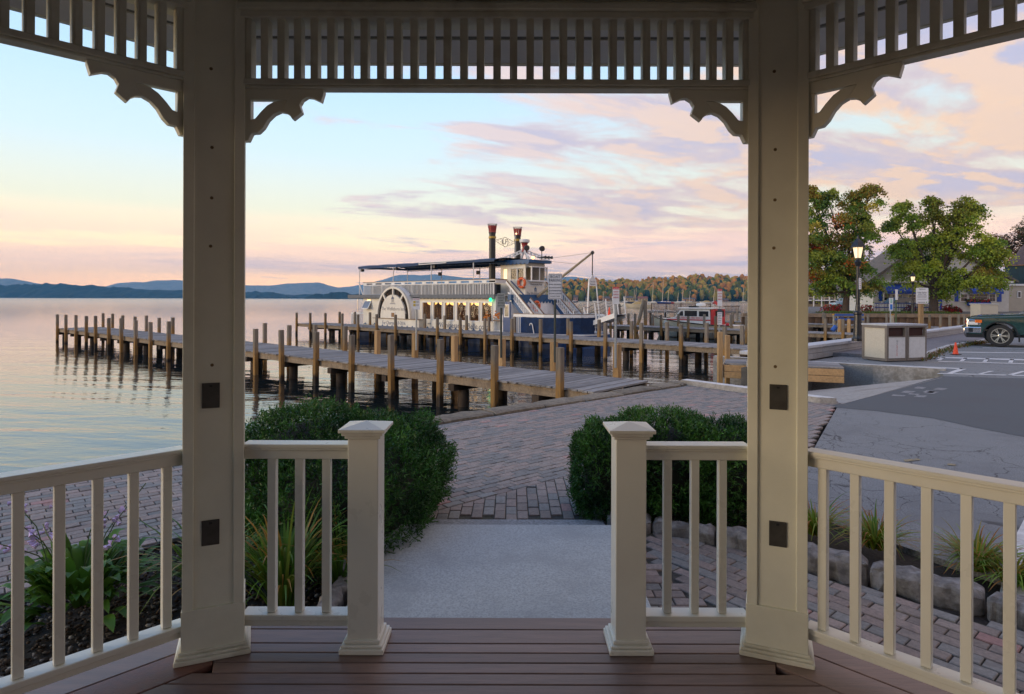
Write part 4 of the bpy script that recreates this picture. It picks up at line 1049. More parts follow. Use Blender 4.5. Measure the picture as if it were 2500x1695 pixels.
Yb = far_pt(D1, 1013).y - 0.2
def yellow_boxes(M, hw, hh, bo):
    for y in (0.22, -0.28):
        b = MB(); b.box(-0.8 * hw, -0.15 * hw, (y - 0.19) * hh, (y + 0.19) * hh, 0.0005, 0.003, 0, M); b.build('yellow_panel', yelp, bo)
    for y in (0.30, 0.14, -0.20, -0.36):
        b = MB(); b.box(0.0 * hw, 0.75 * hw, (y - 0.03) * hh, (y + 0.03) * hh, 0.0005, 0.002, 0, M); b.build('printed_line', ink_g, bo)
    b = MB(); b.box(-0.97 * hw, 0.97 * hw, 0.86 * hh, 1.0 * hh, 0.0005, 0.003, 0, M); b.build('dark_band', ink, bo)
signpost('notice_sign', 'small grey notice sign with two yellow panels beside the paddle wheel arch', 1016, 726, 756, -0.1, 17.5, Yb, [('NOTICE', 0.66, 0.14, redp)], sign_w, metal_g, border=False, extra=yellow_boxes)
def red_head(M, hw, hh, bo):
    b = MB(); b.box(-hw, hw, 0.72 * hh, 1.0 * hh, 0.0004, 0.002, 0, M); b.build('red_band', redp, bo)
Yb = far_pt(D1, 1507).y - 0.2
cau = [('CAUTION', 0.83, 0.10, sign_w), ('RAMP', 0.44, 0.115, redp), ('SLIPPERY', 0.12, 0.115, redp), ('WHEN WET', -0.22, 0.115, redp)]
signpost('caution_sign', 'red and white caution sign on a tall grey pole over the nearest dock', 1504, 701, 743, -0.1, 16, Yb, cau, sign_w, metal_g, border=False, extra=red_head)
t = signpost('caution_sign', 'narrow red and white caution sign beside the stern of the rescue boat', 1757.5, 705.5, 748, -0.1, 11.5, 23.6, cau, sign_w, metal_g, border=False, extra=red_head)
c_ = P(1757.5, 774, 23.6); M = frame(c_, (1, 0, 0), (0, 0, 1)); hw = 5.6 / F * 23.6; hh = 19 / F * 23.6
b = MB(); b.box(-hw, hw, -hh, hh * 0.60, -0.012, 0, 0, M); bo = b.build('lower_board', sign_w, t)
b = MB(); b.box(-hw, hw, hh * 0.62, hh * 1.0, -0.012, 0, 0, M); b.build('dark_plate', mat('slate_plate', (0.06, 0.065, 0.08), 0.5), t)
for k_ in range(6):
    b = MB(); b.box(-hw * 0.8, hw * (0.8 - 0.2 * (k_ % 3)), (0.4 - 0.22 * k_) * hh, (0.46 - 0.22 * k_) * hh, 0.0005, 0.002, 0, M); b.build('printed_line', mat('blue_ink', (0.1, 0.16, 0.34), 0.5) if k_ == 0 else ink_g, bo)
# ================================================================== paddle boat
def BV(M): return lambda u, v_, z: M @ V(u, v_, z)
UX, UY = 0.7377262607748803, -0.675099966051779
BO = V(-14.677230091660196, 49.791860904092175, WZ)
BM_ = Matrix(((UX, -UY, 0, BO.x), (UY, UX, 0, BO.y), (0, 0, 1, BO.z), (0, 0, 0, 1)))
def boat_at(px, py, v_):
    d = ray(px, py); vx, vy = -UY, UX
    t_ = (v_ + BO.x * vx + BO.y * vy) / (d.x * vx + d.y * vy)
    return V((d.x * t_ - BO.x) * UX + (d.y * t_ - BO.y) * UY, v_, EYE + d.z * t_ - WZ)
def u_at(px, py, u_):
    d = ray(px, py); t_ = (u_ + BO.x * UX + BO.y * UY) / (d.x * UX + d.y * UY)
    return V(u_, -(d.x * t_ - BO.x) * UY + (d.y * t_ - BO.y) * UX, EYE + d.z * t_ - WZ)
cream = mat('cream_boat_paint', (0.72, 0.68, 0.58), 0.45, 0.06, 3, (0.6, 0.54, 0.43), 0.3, 1.2, rnd=0.02)
bwhite = mat('white_boat_paint', (0.76, 0.76, 0.74), 0.42, 0.05, 3, (0.62, 0.6, 0.55), 0.25, 1.5)
navy = mat('navy_paint', (0.018, 0.065, 0.19), 0.45, 0.15, 5)
bblue = mat('blue_band', (0.02, 0.085, 0.20), 0.5, 0.15, 5)
canvas = mat('navy_canvas', (0.028, 0.06, 0.135), 0.8, 0.3, 4, (0.055, 0.08, 0.12), 0.5, 1.2, 0.3, 6, bdist=0.05)
greyv = mat('slate_valance', (0.155, 0.165, 0.175), 0.8, 0.2, 6)
wood_cap = mat('varnished_cap', (0.15, 0.075, 0.035), 0.45, 0.2, 12)
redm = mat('stack_red', (0.30, 0.035, 0.03), 0.45, 0.2, 8)
gold = mat('stack_gold', (0.46, 0.29, 0.04), 0.4, 0.1, 8)
soot = mat('stack_black', (0.022, 0.02, 0.019), 0.45, 0.25, 6)
chrome = mat('steel', (0.5, 0.5, 0.5), 0.25, 0.1, 10, metal=1.0)
pane_m = glass('window_pane', (0.03, 0.025, 0.02), 0.03, 0.30)
inner_m = mat('cabin_interior', (0.26, 0.13, 0.05), 0.7, 0.5, 1.4, (0.06, 0.05, 0.025), 0.7, 1.1)
lampglow = emit('warm_lamp', (1.0, 0.50, 0.12), 3.2)
lamp_soft = emit('lamp_globe', (1.0, 0.62, 0.25), 2.2)
pb = thing('paddle_boat', BO[:], 'white paddle-wheel excursion boat with blue canopy and two black smokestacks at the middle dock', 'boat')
B = BM_
def bx(b, *a, mi=0): b.box(*a, mi, B)
def part(name, m_, fn, parent=pb, **kw):
    b = MB(); fn(b); return b.build(name, m_, parent, **kw)
# hull with a rounded bow
def hull_poly(z0, z1, i_=0.0):
    pts = [(3.1 + i_, 0 + i_), (22.2, 0 + i_), (23.3, 0.35 + i_), (24.2, 1.2 + i_ * 0.5), (24.6 - i_, 2.5), (24.2, 3.8 - i_ * 0.5), (23.3, 4.65 - i_), (22.2, 5 - i_), (3.1 + i_, 5 - i_)]
    return [B @ V(u, v_, z0) for u, v_ in pts], B.to_3x3() @ V(0, 0, z1 - z0)
part('hull', navy, lambda b: b.prism(*hull_poly(-0.5, 0.74)))
part('main_deck', bwhite, lambda b: b.prism(*hull_poly(0.742, 0.80, 0.01)))
# cabin side with openings for six windows
WU = [11.70, 12.84, 13.98, 15.13, 16.29, 17.40]; WW = 0.84; Z0, Z1 = 1.42, 2.53
def cab(b):
    bx(b, 4.68, 18.42, 0.02, 0.14, 0.80, Z0); bx(b, 4.68, 18.42, 0.02, 0.14, Z1 + 0.001, 2.96)
    xs = [4.68] + [x for u in WU for x in (u, u + WW)] + [18.42]
    for a, c_ in zip(xs[0::2], xs[1::2]): bx(b, a, c_, 0.02, 0.14, Z0 + 0.001, Z1)
    bx(b, 4.68, 4.8, 0.142, 4.86, 0.8, 2.96); bx(b, 4.68, 19.8, 4.862, 4.98, 0.8, 2.96)
wallo = part('cabin_wall', cream, cab)
part('cabin_lining', inner_m, lambda b: (bx(b, 11.2, 18.40, 2.9, 2.95, 0.805, 2.9), bx(b, 11.2, 11.25, 0.15, 2.9, 0.805, 2.9), bx(b, 18.3, 18.35, 0.15, 2.9, 0.805, 2.9), bx(b, 11.25, 18.3, 0.15, 2.9, 2.62, 2.66), bx(b, 11.25, 18.3, 0.7, 1.5, 0.805, 1.5)))
for i, u in enumerate(WU):
    f_ = part('window', bwhite, lambda b: (bx(b, u - 0.05, u + WW + 0.05, -0.02, 0.019, Z1, Z1 + 0.06), bx(b, u - 0.05, u + WW + 0.05, -0.02, 0.019, Z0 - 0.06, Z0), bx(b, u - 0.05, u, -0.02, 0.019, Z0 + 0.001, Z1 - 0.001), bx(b, u + WW, u + WW + 0.05, -0.02, 0.019, Z0 + 0.001, Z1 - 0.001)))
    part('pane', pane_m, lambda b: bx(b, u, u + WW, 0.07, 0.078, Z0, Z1), f_)
    part('ceiling_lamp', lampglow, lambda b: b.sphere(B @ V(u + 0.36 + 0.08 * (i % 2), 0.55, 2.50), 0.30, 12, 6, 0, (1.15, 0.8, 0.55)), f_)
    part('curtain', mat('curtain', (0.30, 0.17, 0.06), 0.9, 0.3, 6), lambda b: bx(b, u + 0.05, u + 0.17, 0.17, 0.2, Z0, Z1 - 0.25), f_)
# hull skirt below the windows with its scalloped blue foot
part('side_skirt', cream, lambda b: bx(b, 12.0, 18.4, -0.05, -0.002, 0.72, 1.34))
def scal(b, u0, u1, v_, z, h, w_=0.52, flip=False):
    n_ = max(1, int((u1 - u0) / w_)); ww = (u1 - u0) / n_
    for k_ in range(n_):
        a = u0 + k_ * ww; pts = [(a, 0), (a + ww * 0.1, 0.62), (a + ww * 0.25, 0.9), (a + ww * 0.5, 1.0), (a + ww * 0.75, 0.9), (a + ww * 0.9, 0.62), (a + ww, 0)]
        b.prism([B @ V(x, v_, z - y * h if not flip else z + y * h) for x, y in pts], B.to_3x3() @ V(0, -0.012, 0))
def peaks(b, u0, u1, v_, z, h, w_=0.52):
    n_ = int((u1 - u0) / w_); ww = (u1 - u0) / n_
    for k_ in range(n_):
        a = u0 + k_ * ww; b.prism([B @ V(x, v_, z + y) for x, y in ((a - ww * 0.5, 0), (a + ww * 0.5, 0), (a + ww * 0.16, h * 0.35), (a, h), (a - ww * 0.16, h * 0.35))], B.to_3x3() @ V(0, -0.012, 0))
part('scallop_trim', bblue, lambda b: (peaks(b, 12.3, 18.4, -0.053, 0.80, 0.16), peaks(b, 5.0, 6.8, -0.003, 0.86, 0.14)))
pb_text = lambda body, c_, size, m_, par, sx=1.0, sh=0.0, v_=-0.055: text_mesh('lettering', body, size, m_, frame(B @ V(c_[0], v_, c_[1]), B.to_3x3() @ V(1, 0, 0), (0, 0, 1)), par, ext=0.006, sx=sx, shear=sh)
tblue = mat('blue_lettering', (0.05, 0.08, 0.16), 0.5); tgrey = mat('grey_lettering', (0.16, 0.16, 0.17), 0.5)
pb_text('WinnipesaukeeBelle.com', (15.6, 1.06), 0.50, tblue, pb, 0.93, 0.22, -0.058)
pb_text('M/V', (12.45, 1.1), 0.2, tgrey, pb, 1, 0.2, -0.058)
# awning window near the stern
aw = part('awning_window', bwhite, lambda b: [b.bar(B @ V(*p), B @ V(*q_), 0.05, 0.05) for p, q_ in (((4.95, 0, 2.6), (5.75, 0, 2.6)), ((5.75, 0, 2.6), (5.75, -0.3, 2.05)), ((4.95, 0, 2.6), (4.95, -0.3, 2.05)), ((4.95, -0.3, 2.05), (5.75, -0.3, 2.05)))])
part('pane', glass('sky_pane', (0.2, 0.22, 0.26), 0.08, 0.9), lambda b: b.hexa([B @ V(*p) for p in ((4.96, -0.01, 2.595), (5.74, -0.01, 2.595), (5.74, -0.3, 2.06), (4.96, -0.3, 2.06), (4.96, 0.0, 2.6), (5.74, 0.0, 2.6), (5.74, -0.29, 2.065), (4.96, -0.29, 2.065))]), aw)
part('stern_lamp', lampglow, lambda b: bx(b, 5.25, 5.6, -0.02, 0.015, 2.62, 2.68))
# stern rail
sr = part('stern_rail', bwhite, lambda b: (bx(b, 3.15, 4.66, 0.0, 0.06, 1.62, 1.72), bx(b, 3.15, 3.2, 0.061, 4.9, 1.62, 1.72), bx(b, 3.12, 3.2, -0.02, 0.062, 0.8, 1.62)))
for k_ in range(9): part('baluster', bwhite, lambda b: bx(b, 3.3 + k_ * 0.15, 3.35 + k_ * 0.15, 0.01, 0.05, 0.8, 1.62), sr)
part('stern_post', chrome, lambda b: b.tube(B @ V(3.85, 0.1, 0.8), B @ V(3.85, 0.1, 2.8), 0.03))
# ---- paddle-wheel box
AU, AA, ABh, AZ = 9.02, 1.94, 2.22, 1.40
def ell(a, h, n_=28, p_=2.0, t0=0.0, t1=1.0):
    r_ = []
    for i in range(n_ + 1):
        t = PI * (t0 + (t1 - t0) * i / n_); r_.append((AU + a * math.cos(t), AZ + h * abs(math.sin(t)) ** 0.92))
    return r_
part('paddle_box', bwhite, lambda b: b.prism([B @ V(u, -0.34, z) for u, z in ell(AA, ABh)], B.to_3x3() @ V(0, 0.35, 0)), angle=0.6, smooth=True)
part('wheel_well', mat('wheel_dark', (0.03, 0.022, 0.016), 0.9, 0.4, 6), lambda b: b.prism([B @ V(u, -0.352, z) for u, z in ell(AA - 0.06, ABh - 0.06)], B.to_3x3() @ V(0, 0.011, 0)))
def band(b, a0, h0, a1, h1, v0, v1):
    o_, i_ = ell(a0, h0), ell(a1, h1)
    for (p, q_), (r_, s_) in zip(zip(o_[:-1], o_[1:]), zip(i_[:-1], i_[1:])):
        b.hexa([B @ V(x, v_, z) for v_ in (v0, v1) for x, z in (p, q_, s_, r_)])
rim = part('arch_rim', cream, lambda b: band(b, AA, ABh, AA - 0.15, ABh - 0.14, -0.5, -0.353))
part('arch_panel', cream, lambda b: b.prism([B @ V(u, -0.5, z) for u, z in ell(AA - 0.52, ABh - 0.56)], B.to_3x3() @ V(0, 0.14, 0)))
for ang_ in (52, 90, 128):
    t = math.radians(ang_); c0 = V(AU + (AA - 0.5) * math.cos(t) * 0.96, -0.43, AZ + (ABh - 0.56) * math.sin(t) * 0.97); c1 = V(AU + (AA - 0.1) * math.cos(t), -0.43, AZ + (ABh - 0.1) * math.sin(t))
    part('spoke', cream, lambda b: b.bar(B @ c0, B @ c1, 0.12, 0.13, up=(-UX * math.sin(t), -UY * math.sin(t), math.cos(t))))
for k_ in range(7):
    t = math.radians(20 + k_ * 23); part('paddle_blade', mat('paddle_wood', (0.16, 0.10, 0.06), 0.8, 0.3, 8), lambda b: b.bar(B @ V(AU + 1.45 * math.cos(t), -0.37, AZ + 1.72 * math.sin(t)), B @ V(AU + 1.74 * math.cos(t + 0.1), -0.37, AZ + 2.0 * math.sin(t + 0.1)), 0.16, 0.02))
ap_ = pb
pb_text('The Wolfeboro Inn', (AU + 0.02, 2.06), 0.36, tgrey, pb, 0.92, 0, -0.503)
def cupola(b, cu, z0, s_, v_):
    q_ = lambda x0, x1, y0, y1: b.box(cu + x0 * s_, cu + x1 * s_, v_ - 0.008, v_, z0 + y0 * s_, z0 + y1 * s_, 0, B)
    q_(-0.5, 0.5, 0, 0.06); q_(-0.35, 0.35, 0.12, 0.16); q_(-0.22, 0.22, 0.27, 0.31)
    for x in (-0.2, -0.07, 0.06, 0.17): q_(x, x + 0.03, 0.32, 0.56)
    b.prism([B @ V(cu + x * s_, v_, z0 + y * s_) for x, y in ((-0.26, 0.57), (0.26, 0.57), (0.2, 0.72), (0.1, 0.8), (0.0, 0.83), (-0.1, 0.8), (-0.2, 0.72))], B.to_3x3() @ V(0, -0.008, 0))
    q_(-0.06, 0.06, 0.84, 0.94); q_(-0.008, 0.008, 0.95, 1.12)
part('cupola_emblem', tblue, lambda b: cupola(b, AU + 0.02, 2.40, 0.62, -0.503))
wf = part('arch_window', bwhite, lambda b: (bx(b, 8.86, 9.34, -0.53, -0.502, 1.80, 1.85), bx(b, 8.86, 9.34, -0.53, -0.502, 1.43, 1.48), bx(b, 8.86, 8.91, -0.53, -0.502, 1.481, 1.799), bx(b, 9.29, 9.34, -0.53, -0.502, 1.481, 1.799)))
part('pane', emit('dim_window', (0.5, 0.2, 0.05), 0.25, (0.03, 0.02, 0.01)), lambda b: bx(b, 8.912, 9.288, -0.512, -0.503, 1.5, 1.79), wf)
part('arch_ledge', wood_cap, lambda b: bx(b, 6.7, 11.95, -0.56, 0.0, 1.36, 1.395))
part('arch_skirt', cream, lambda b: bx(b, 7.0, 11.9, -0.5, 0.0, 0.72, 1.358))
pb_text('For Charter 569-3016', (9.15, 1.07), 0.36, tblue, pb, 0.82, 0.0, -0.503)
part('scallop_trim', bblue, lambda b: peaks(b, 7.3, 11.8, -0.503, 0.80, 0.15))
# ---- upper deck with grey scalloped valance
part('upper_deck', mat('deck_grey', (0.2, 0.21, 0.22), 0.7), lambda b: (bx(b, 2.95, 18.6, -0.1, 5.1, 2.965, 3.04), bx(b, 18.6, 19.6, 0.3, 4.7, 2.965, 3.04)))
def val(b):
    bx(b, 2.92, 7.3, -0.16, -0.105, 2.83, 3.06); scal(b, 2.92, 7.3, -0.106, 2.83, 0.07, 0.36)
    bx(b, 10.7, 18.6, -0.16, -0.105, 2.83, 3.06); scal(b, 10.7, 18.6, -0.106, 2.83, 0.07, 0.36)
    bx(b, 2.88, 2.92, -0.16, 5.1, 2.78, 3.06)
part('valance', greyv, val)
part('eave_light', emit('eave_glow', (1.0, 0.66, 0.25), 3.0), lambda b: bx(b, 10.9, 18.3, -0.04, -0.02, 2.90, 2.93))
# ---- upper deck railing
def toprail(b):
    bx(b, 4.78, 18.56, -0.03, 0.03, 3.90, 3.965); bx(b, 4.78, 18.56, -0.03, 0.03, 3.74, 3.79)
    k_ = 4.78
    while k_ < 18.5: bx(b, k_, min(k_ + 0.40, 18.56), -0.03, 0.03, 3.791, 3.899); k_ += 1.148
    bx(b, 4.78, 4.84, 0.031, 5.0, 3.74, 3.965); bx(b, 18.50, 18.56, 0.031, 0.9, 3.74, 3.965)
ur = part('deck_railing', bwhite, toprail)
part('rail_cap', wood_cap, lambda b: (bx(b, 4.74, 18.6, -0.06, 0.06, 3.967, 4.0), bx(b, 18.0, 18.6, 0.062, 1.0, 3.967, 4.0)), ur)
for k_ in range(97):
    u = 4.82 + k_ * 0.1415; w_ = 0.036 if k_ % 8 else 0.065
    part('baluster', bwhite, lambda b: bx(b, u - w_ / 2, u + w_ / 2, -0.02, 0.02, 3.05, 3.739), ur)
fr2 = part('far_railing', bwhite, lambda b: (bx(b, 4.84, 18.5, 4.97, 5.03, 3.74, 3.965)))
tag(part('balusters', bwhite, lambda b: [bx(b, 4.9 + k_ * 0.16, 4.94 + k_ * 0.16, 4.98, 5.02, 3.05, 3.739) for k_ in range(85)], fr2), kind='stuff')
part('shade_panel', mat('bench_shade', (0.035, 0.042, 0.06), 0.7, 0.3, 4), lambda b: (bx(b, 5.1, 18.2, 0.42, 0.46, 3.10, 3.68), bx(b, 5.1, 18.2, 4.54, 4.58, 3.10, 3.68)))  # long dark panels added for the seats and canopy shade between the balusters
for r_ in range(11):
    u = 5.6 + r_ * 1.12; part('deck_bench', mat('bench_dark', (0.05, 0.06, 0.09), 0.6, 0.3, 4), lambda b: (bx(b, u, u + 0.45, 0.6, 4.4, 3.36, 3.42), bx(b, u, u + 0.06, 0.6, 4.4, 3.421, 3.72), bx(b, u + 0.1, u + 0.4, 0.9, 0.96, 3.05, 3.359)))
# ---- canopy
def canopy(b):
    n_ = 10; us = np.linspace(3.9, 18.3, 25)
    top = []
    for u in us:
        for j in range(n_ + 1):
            v_ = 0.15 + 4.7 * j / n_; sag = 0.02 * math.cos(u * 3.0) ; top.append(B @ V(u, v_, 5.18 + 0.17 * (1 - ((j - n_ / 2) / (n_ / 2)) ** 4) + sag))
    bot = [p - V(0, 0, 0.03) for p in top]; m_ = n_ + 1; fs = []; N_ = len(top)
    for i in range(len(us) - 1):
        for j in range(n_):
            a = i * m_ + j; fs.append((a, a + 1, a + m_ + 1, a + m_)); fs.append((N_ + a + m_, N_ + a + m_ + 1, N_ + a + 1, N_ + a))
    b.add(top + bot, fs)
    bx(b, 3.88, 18.3, 0.12, 0.148, 5.06, 5.19); bx(b, 3.86, 3.878, 0.12, 4.88, 5.06, 5.22); bx(b, 3.88, 18.3, 4.852, 4.88, 5.06, 5.19)
    scal(b, 3.88, 11.0, 0.12, 5.06, 0.05, 0.3)
part('canopy', canvas, canopy, smooth=False)
for u in (3.96, 8.19, 12.38, 16.45):
    for v_ in (0.18, 4.75): part('canopy_post', bwhite, lambda b: b.tube(B @ V(u, v_, 3.05), B @ V(u, v_, 5.15), 0.035 if v_ < 1 else 0.03, None, 8))
part('canopy_rail', chrome, lambda b: (b.tube(B @ V(3.96, 4.7, 5.0), B @ V(18.2, 4.7, 5.0), 0.025), b.tube(B @ V(3.96, 0.6, 4.98), B @ V(18.2, 0.6, 4.98), 0.02)))
part('canopy_beam', bwhite, lambda b: (b.bar(B @ V(11.2, 0.08, 5.22), B @ V(16.5, 0.08, 5.24), 0.05, 0.06), b.bar(B @ V(11.2, 0.08, 5.10), B @ V(14.0, 0.08, 5.14), 0.05, 0.05), b.bar(B @ V(11.2, 0.08, 5.10), B @ V(11.2, 0.08, 5.22), 0.05, 0.05)))
part('stern_brace', bwhite, lambda b: b.bar(B @ V(4.0, 0.1, 4.0), B @ V(4.55, 0.1, 3.06), 0.07, 0.06))
for u in (4.05, 8.3, 12.5): part('speaker', soot, lambda b: bx(b, u, u + 0.2, 0.2, 0.4, 4.82, 5.02))
for u in (8.0, 12.2, 16.2): part('speaker', soot, lambda b: bx(b, u, u + 0.22, 4.55, 4.75, 4.55, 4.82))
# ---- smokestacks
for v_ in (1.3, 3.7):
    c_ = B @ V(17.0, v_, 0)
    st = part('smokestack', soot, lambda b: b.lathe([(0.205, 3.0), (0.205, 6.92), (0.23, 6.93), (0.23, 6.98)], c_, 18), smooth=True, angle=0.6)
    part('gold_ring', gold, lambda b: b.lathe([(0.208, 6.6), (0.24, 6.62), (0.24, 6.73), (0.208, 6.75)], c_, 18), st)
    part('crown_collar', redm, lambda b: b.lathe([(0.215, 6.982), (0.245, 7.0), (0.235, 7.06), (0.2, 7.07)], c_, 18), st)
    for k_ in range(12):
        a = 2 * PI * k_ / 12; dd = V(math.cos(a), math.sin(a), 0); tw = V(-dd.y, dd.x, 0)
        part('crown_leaf', redm, lambda b: b.hexa([c_ + dd * r0_ + tw * s_ * w_ + V(0, 0, z) for z, r0_, r1_, w_ in ((7.04, 0.20, 0.22, 0.046), (7.42, 0.27, 0.285, 0.066)) for r0_, s_ in ((r0_, -1), (r1_, -1), (r1_, 1), (r0_, 1))]), st)
        part('crown_loop', soot, lambda b: b.path([c_ + dd * 0.275 + tw * 0.062 + V(0, 0, 7.40), c_ + dd * 0.29 + tw * 0.05 + V(0, 0, 7.5), c_ + dd * 0.295 + V(0, 0, 7.54), c_ + dd * 0.29 - tw * 0.05 + V(0, 0, 7.5), c_ + dd * 0.275 - tw * 0.062 + V(0, 0, 7.40)], 0.012, 4), st)
    if v_ > 3: part('stack_lamp', lamp_soft, lambda b: b.sphere(c_ + V(-0.1, -0.26, 7.08), 0.06, 8, 5), st)
def scroll(b):
    c_ = lambda v_, z: B @ V(17.0, v_, z)
    for i in range(20):
        a, d_ = 2 * PI * i / 20, 2 * PI * (i + 1) / 20; b.tube(c_(2.5 + 0.27 * math.cos(a), 6.47 + 0.31 * math.sin(a)), c_(2.5 + 0.27 * math.cos(d_), 6.47 + 0.31 * math.sin(d_)), 0.018, None, 5)
    for s_ in (-1, 1):
        b.path([c_(2.5 + s_ * 0.98, 6.5), c_(2.5 + s_ * 0.24, 6.72)], 0.014, 4); b.path([c_(2.5 + s_ * 0.98, 6.5), c_(2.5 + s_ * 0.24, 6.22)], 0.014, 4)
        for (cv, cz, rr_) in ((0.42, 6.55, 0.09), (0.42, 6.38, 0.08), (0.66, 6.48, 0.07)):
            b.path([c_(2.5 + s_ * (cv + rr_ * math.cos(t)), cz + rr_ * math.sin(t)) for t in np.linspace(0, 5.2, 9)], 0.009, 4)
sc_ = part('scroll_ornament', soot, scroll)
text_mesh('monogram', 'LF', 0.46, soot, frame(B @ V(16.97, 2.5, 6.47), B.to_3x3() @ V(0.35, 0.94, 0), (0, 0, 1)), sc_, ext=0.02, sx=0.8)
# ---- wheelhouse
WH0, WH1, WV0, WV1 = 17.55, 19.62, 1.5, 3.35
def whouse(b):
    bx(b, WH0, WH1, WV0, WV0 + 0.06, 3.045, 3.98); bx(b, WH0, WH1, WV0, WV0 + 0.06, 4.66, 5.0)
    for a, c_ in ((WH0, 17.78), (18.1, 18.42), (19.46, WH1)): bx(b, a, c_, WV0, WV0 + 0.06, 3.981, 4.659)
    bx(b, WH0, WH1, WV1 - 0.06, WV1, 3.045, 5.0); bx(b, WH0, WH0 + 0.06, WV0 + 0.061, WV1 - 0.061, 3.045, 5.0)
    bx(b, WH1 - 0.06, WH1, WV0 + 0.061, WV1 - 0.061, 3.045, 3.95); bx(b, WH1 - 0.06, WH1, WV0 + 0.061, WV1 - 0.061, 4.72, 5.0)
wh = part('wheelhouse', cream, whouse)
part('door', cream, lambda b: bx(b, 17.62, 18.2, WV0 - 0.03, WV0 - 0.002, 3.06, 3.97), wh)
part('lit_pane', emit('lit_pane', (1.0, 0.66, 0.25), 0.85), lambda b: bx(b, 17.79, 18.09, WV0 + 0.02, WV0 + 0.03, 4.0, 4.65), wh)
part('slide_window', bwhite, lambda b: (bx(b, 18.40, 19.48, WV0 - 0.02, WV0 - 0.001, 4.66, 4.71), bx(b, 18.40, 19.48, WV0 - 0.02, WV0 - 0.001, 3.93, 3.98), bx(b, 18.92, 18.98, WV0 - 0.02, WV0 + 0.05, 3.981, 4.659)), wh)
part('pane', pane_m, lambda b: bx(b, 18.43, 19.45, WV0 + 0.03, WV0 + 0.035, 3.99, 4.65), wh)
part('front_window', bwhite, lambda b: (bx(b, WH1, 19.95, WV0 + 0.2, WV1 - 0.1, 3.86, 3.94), bx(b, WH1, 19.95, WV0 + 0.2, WV1 - 0.1, 4.72, 4.78), bx(b, 19.88, 19.95, WV0 + 0.2, WV0 + 0.26, 3.941, 4.719), bx(b, 19.88, 19.95, WV1 - 0.16, WV1 - 0.1, 3.941, 4.719), bx(b, 19.88, 19.95, 2.45, 2.5, 3.941, 4.719)), wh)
part('pane', pane_m, lambda b: bx(b, 19.90, 19.906, WV0 + 0.26, WV1 - 0.16, 3.945, 4.715), wh)
part('chart_table', wood_cap, lambda b: (bx(b, 19.1, 19.5, 1.7, 3.1, 3.9, 3.96), bx(b, 19.2, 19.4, 2.3, 2.5, 3.961, 4.12)), wh)
def whroof(b):
    bx(b, WH0 - 0.18, WH1 + 0.42, WV0 - 0.16, WV1 + 0.16, 5.0, 5.18)
    n_ = 8
    for k_ in range(n_): 
        a = WH0 - 0.18 + (WH1 - WH0 + 0.6) * k_ / n_; w_ = (WH1 - WH0 + 0.6) / n_
        b.prism([B @ V(a + w_ * x, WV0 - 0.16, 5.0 - y) for x, y in ((0, 0), (0.1, 0.06), (0.3, 0.1), (0.5, 0.11), (0.7, 0.1), (0.9, 0.06), (1, 0))], B.to_3x3() @ V(0, 0.03, 0))
part('wheelhouse_roof', bblue, whroof)
def truss(b):
    ctr = V((WH0 + WH1) / 2 + 0.1, (WV0 + WV1) / 2, 5.85)
    for cu, cv in ((WH0 - 0.05, WV0 - 0.05), (WH1 + 0.3, WV0 - 0.05), (WH0 - 0.05, WV1 + 0.05), (WH1 + 0.3, WV1 + 0.05)):
        p = V(cu, cv, 5.19); pts = [p.lerp(V(ctr.x, ctr.y, 5.19), t) + V(0, 0, 0.58 * t ** 1.3) for t in np.linspace(0, 1, 8)]
        for off in (0.0, 0.16):
            for a, c_ in zip(pts[:-1], pts[1:]): b.bar(B @ (a + V(0, 0, off)), B @ (c_ + V(0, 0, off)), 0.05, 0.07)
        for k_ in range(len(pts)): b.bar(B @ (pts[k_] + V(0, 0, 0.02)), B @ (pts[k_] + V(0, 0, 0.14)), 0.05, 0.14)
part('roof_truss', bwhite, truss)
rc = B @ V((WH0 + WH1) / 2 + 0.15, (WV0 + WV1) / 2, 0)
part('radar_stand', redm, lambda b: b.lathe([(0.2, 5.75), (0.16, 5.85), (0.14, 6.05), (0.18, 6.2), (0.22, 6.3)], rc, 12))
part('radar_dome', bwhite, lambda b: b.lathe([(0.1, 6.3), (0.3, 6.33), (0.33, 6.42), (0.31, 6.52), (0.1, 6.55)], rc, 18), smooth=True, angle=0.7)
for (du, dv) in ((0.55, -0.45), (0.95, 0.55)):
    c_ = rc + B.to_3x3() @ V(du, dv, 0) + V(0, 0, 5.93)
    so_ = part('searchlight', soot, lambda b: (b.lathe([(0.05, -0.16), (0.14, -0.1), (0.17, 0.0), (0.17, 0.1)], c_, 14, ax=B.to_3x3() @ V(1, -0.4, 0)), b.tube(c_ - V(0, 0, 0.16), c_ - V(0, 0, 0.7), 0.025)))
al = B @ V(WH1 + 0.35, WV0 + 0.3, 5.3)
part('amber_light', emit('amber', (1.0, 0.42, 0.05), 7.0), lambda b: b.sphere(al, 0.085, 10, 6))
part('air_horn', soot, lambda b: [b.lathe([(0.025, 0), (0.03, 0.4), (0.1, 0.62)], al + B.to_3x3() @ V(0.1, 0.3 + 0.3 * k_, 0) + V(0, 0, 0.02), 8, ax=B.to_3x3() @ V(1, 0.1, 0)) for k_ in range(3)])
part('antenna', bwhite, lambda b: b.tube(B @ V(18.0, 2.4, 5.2), B @ V(18.0, 2.4, 7.0), 0.012, None, 5))
lnk = B @ V(WH1, 0, 0)
fm = lambda v_, z: frame(B @ V(WH1 + 0.012, v_, z), B.to_3x3() @ V(0, 1, 0), (0, 0, 1))
part('name_board', bwhite, lambda b: bx(b, WH1 + 0.001, WH1 + 0.03, 1.75, 3.2, 3.58, 3.78), wh)
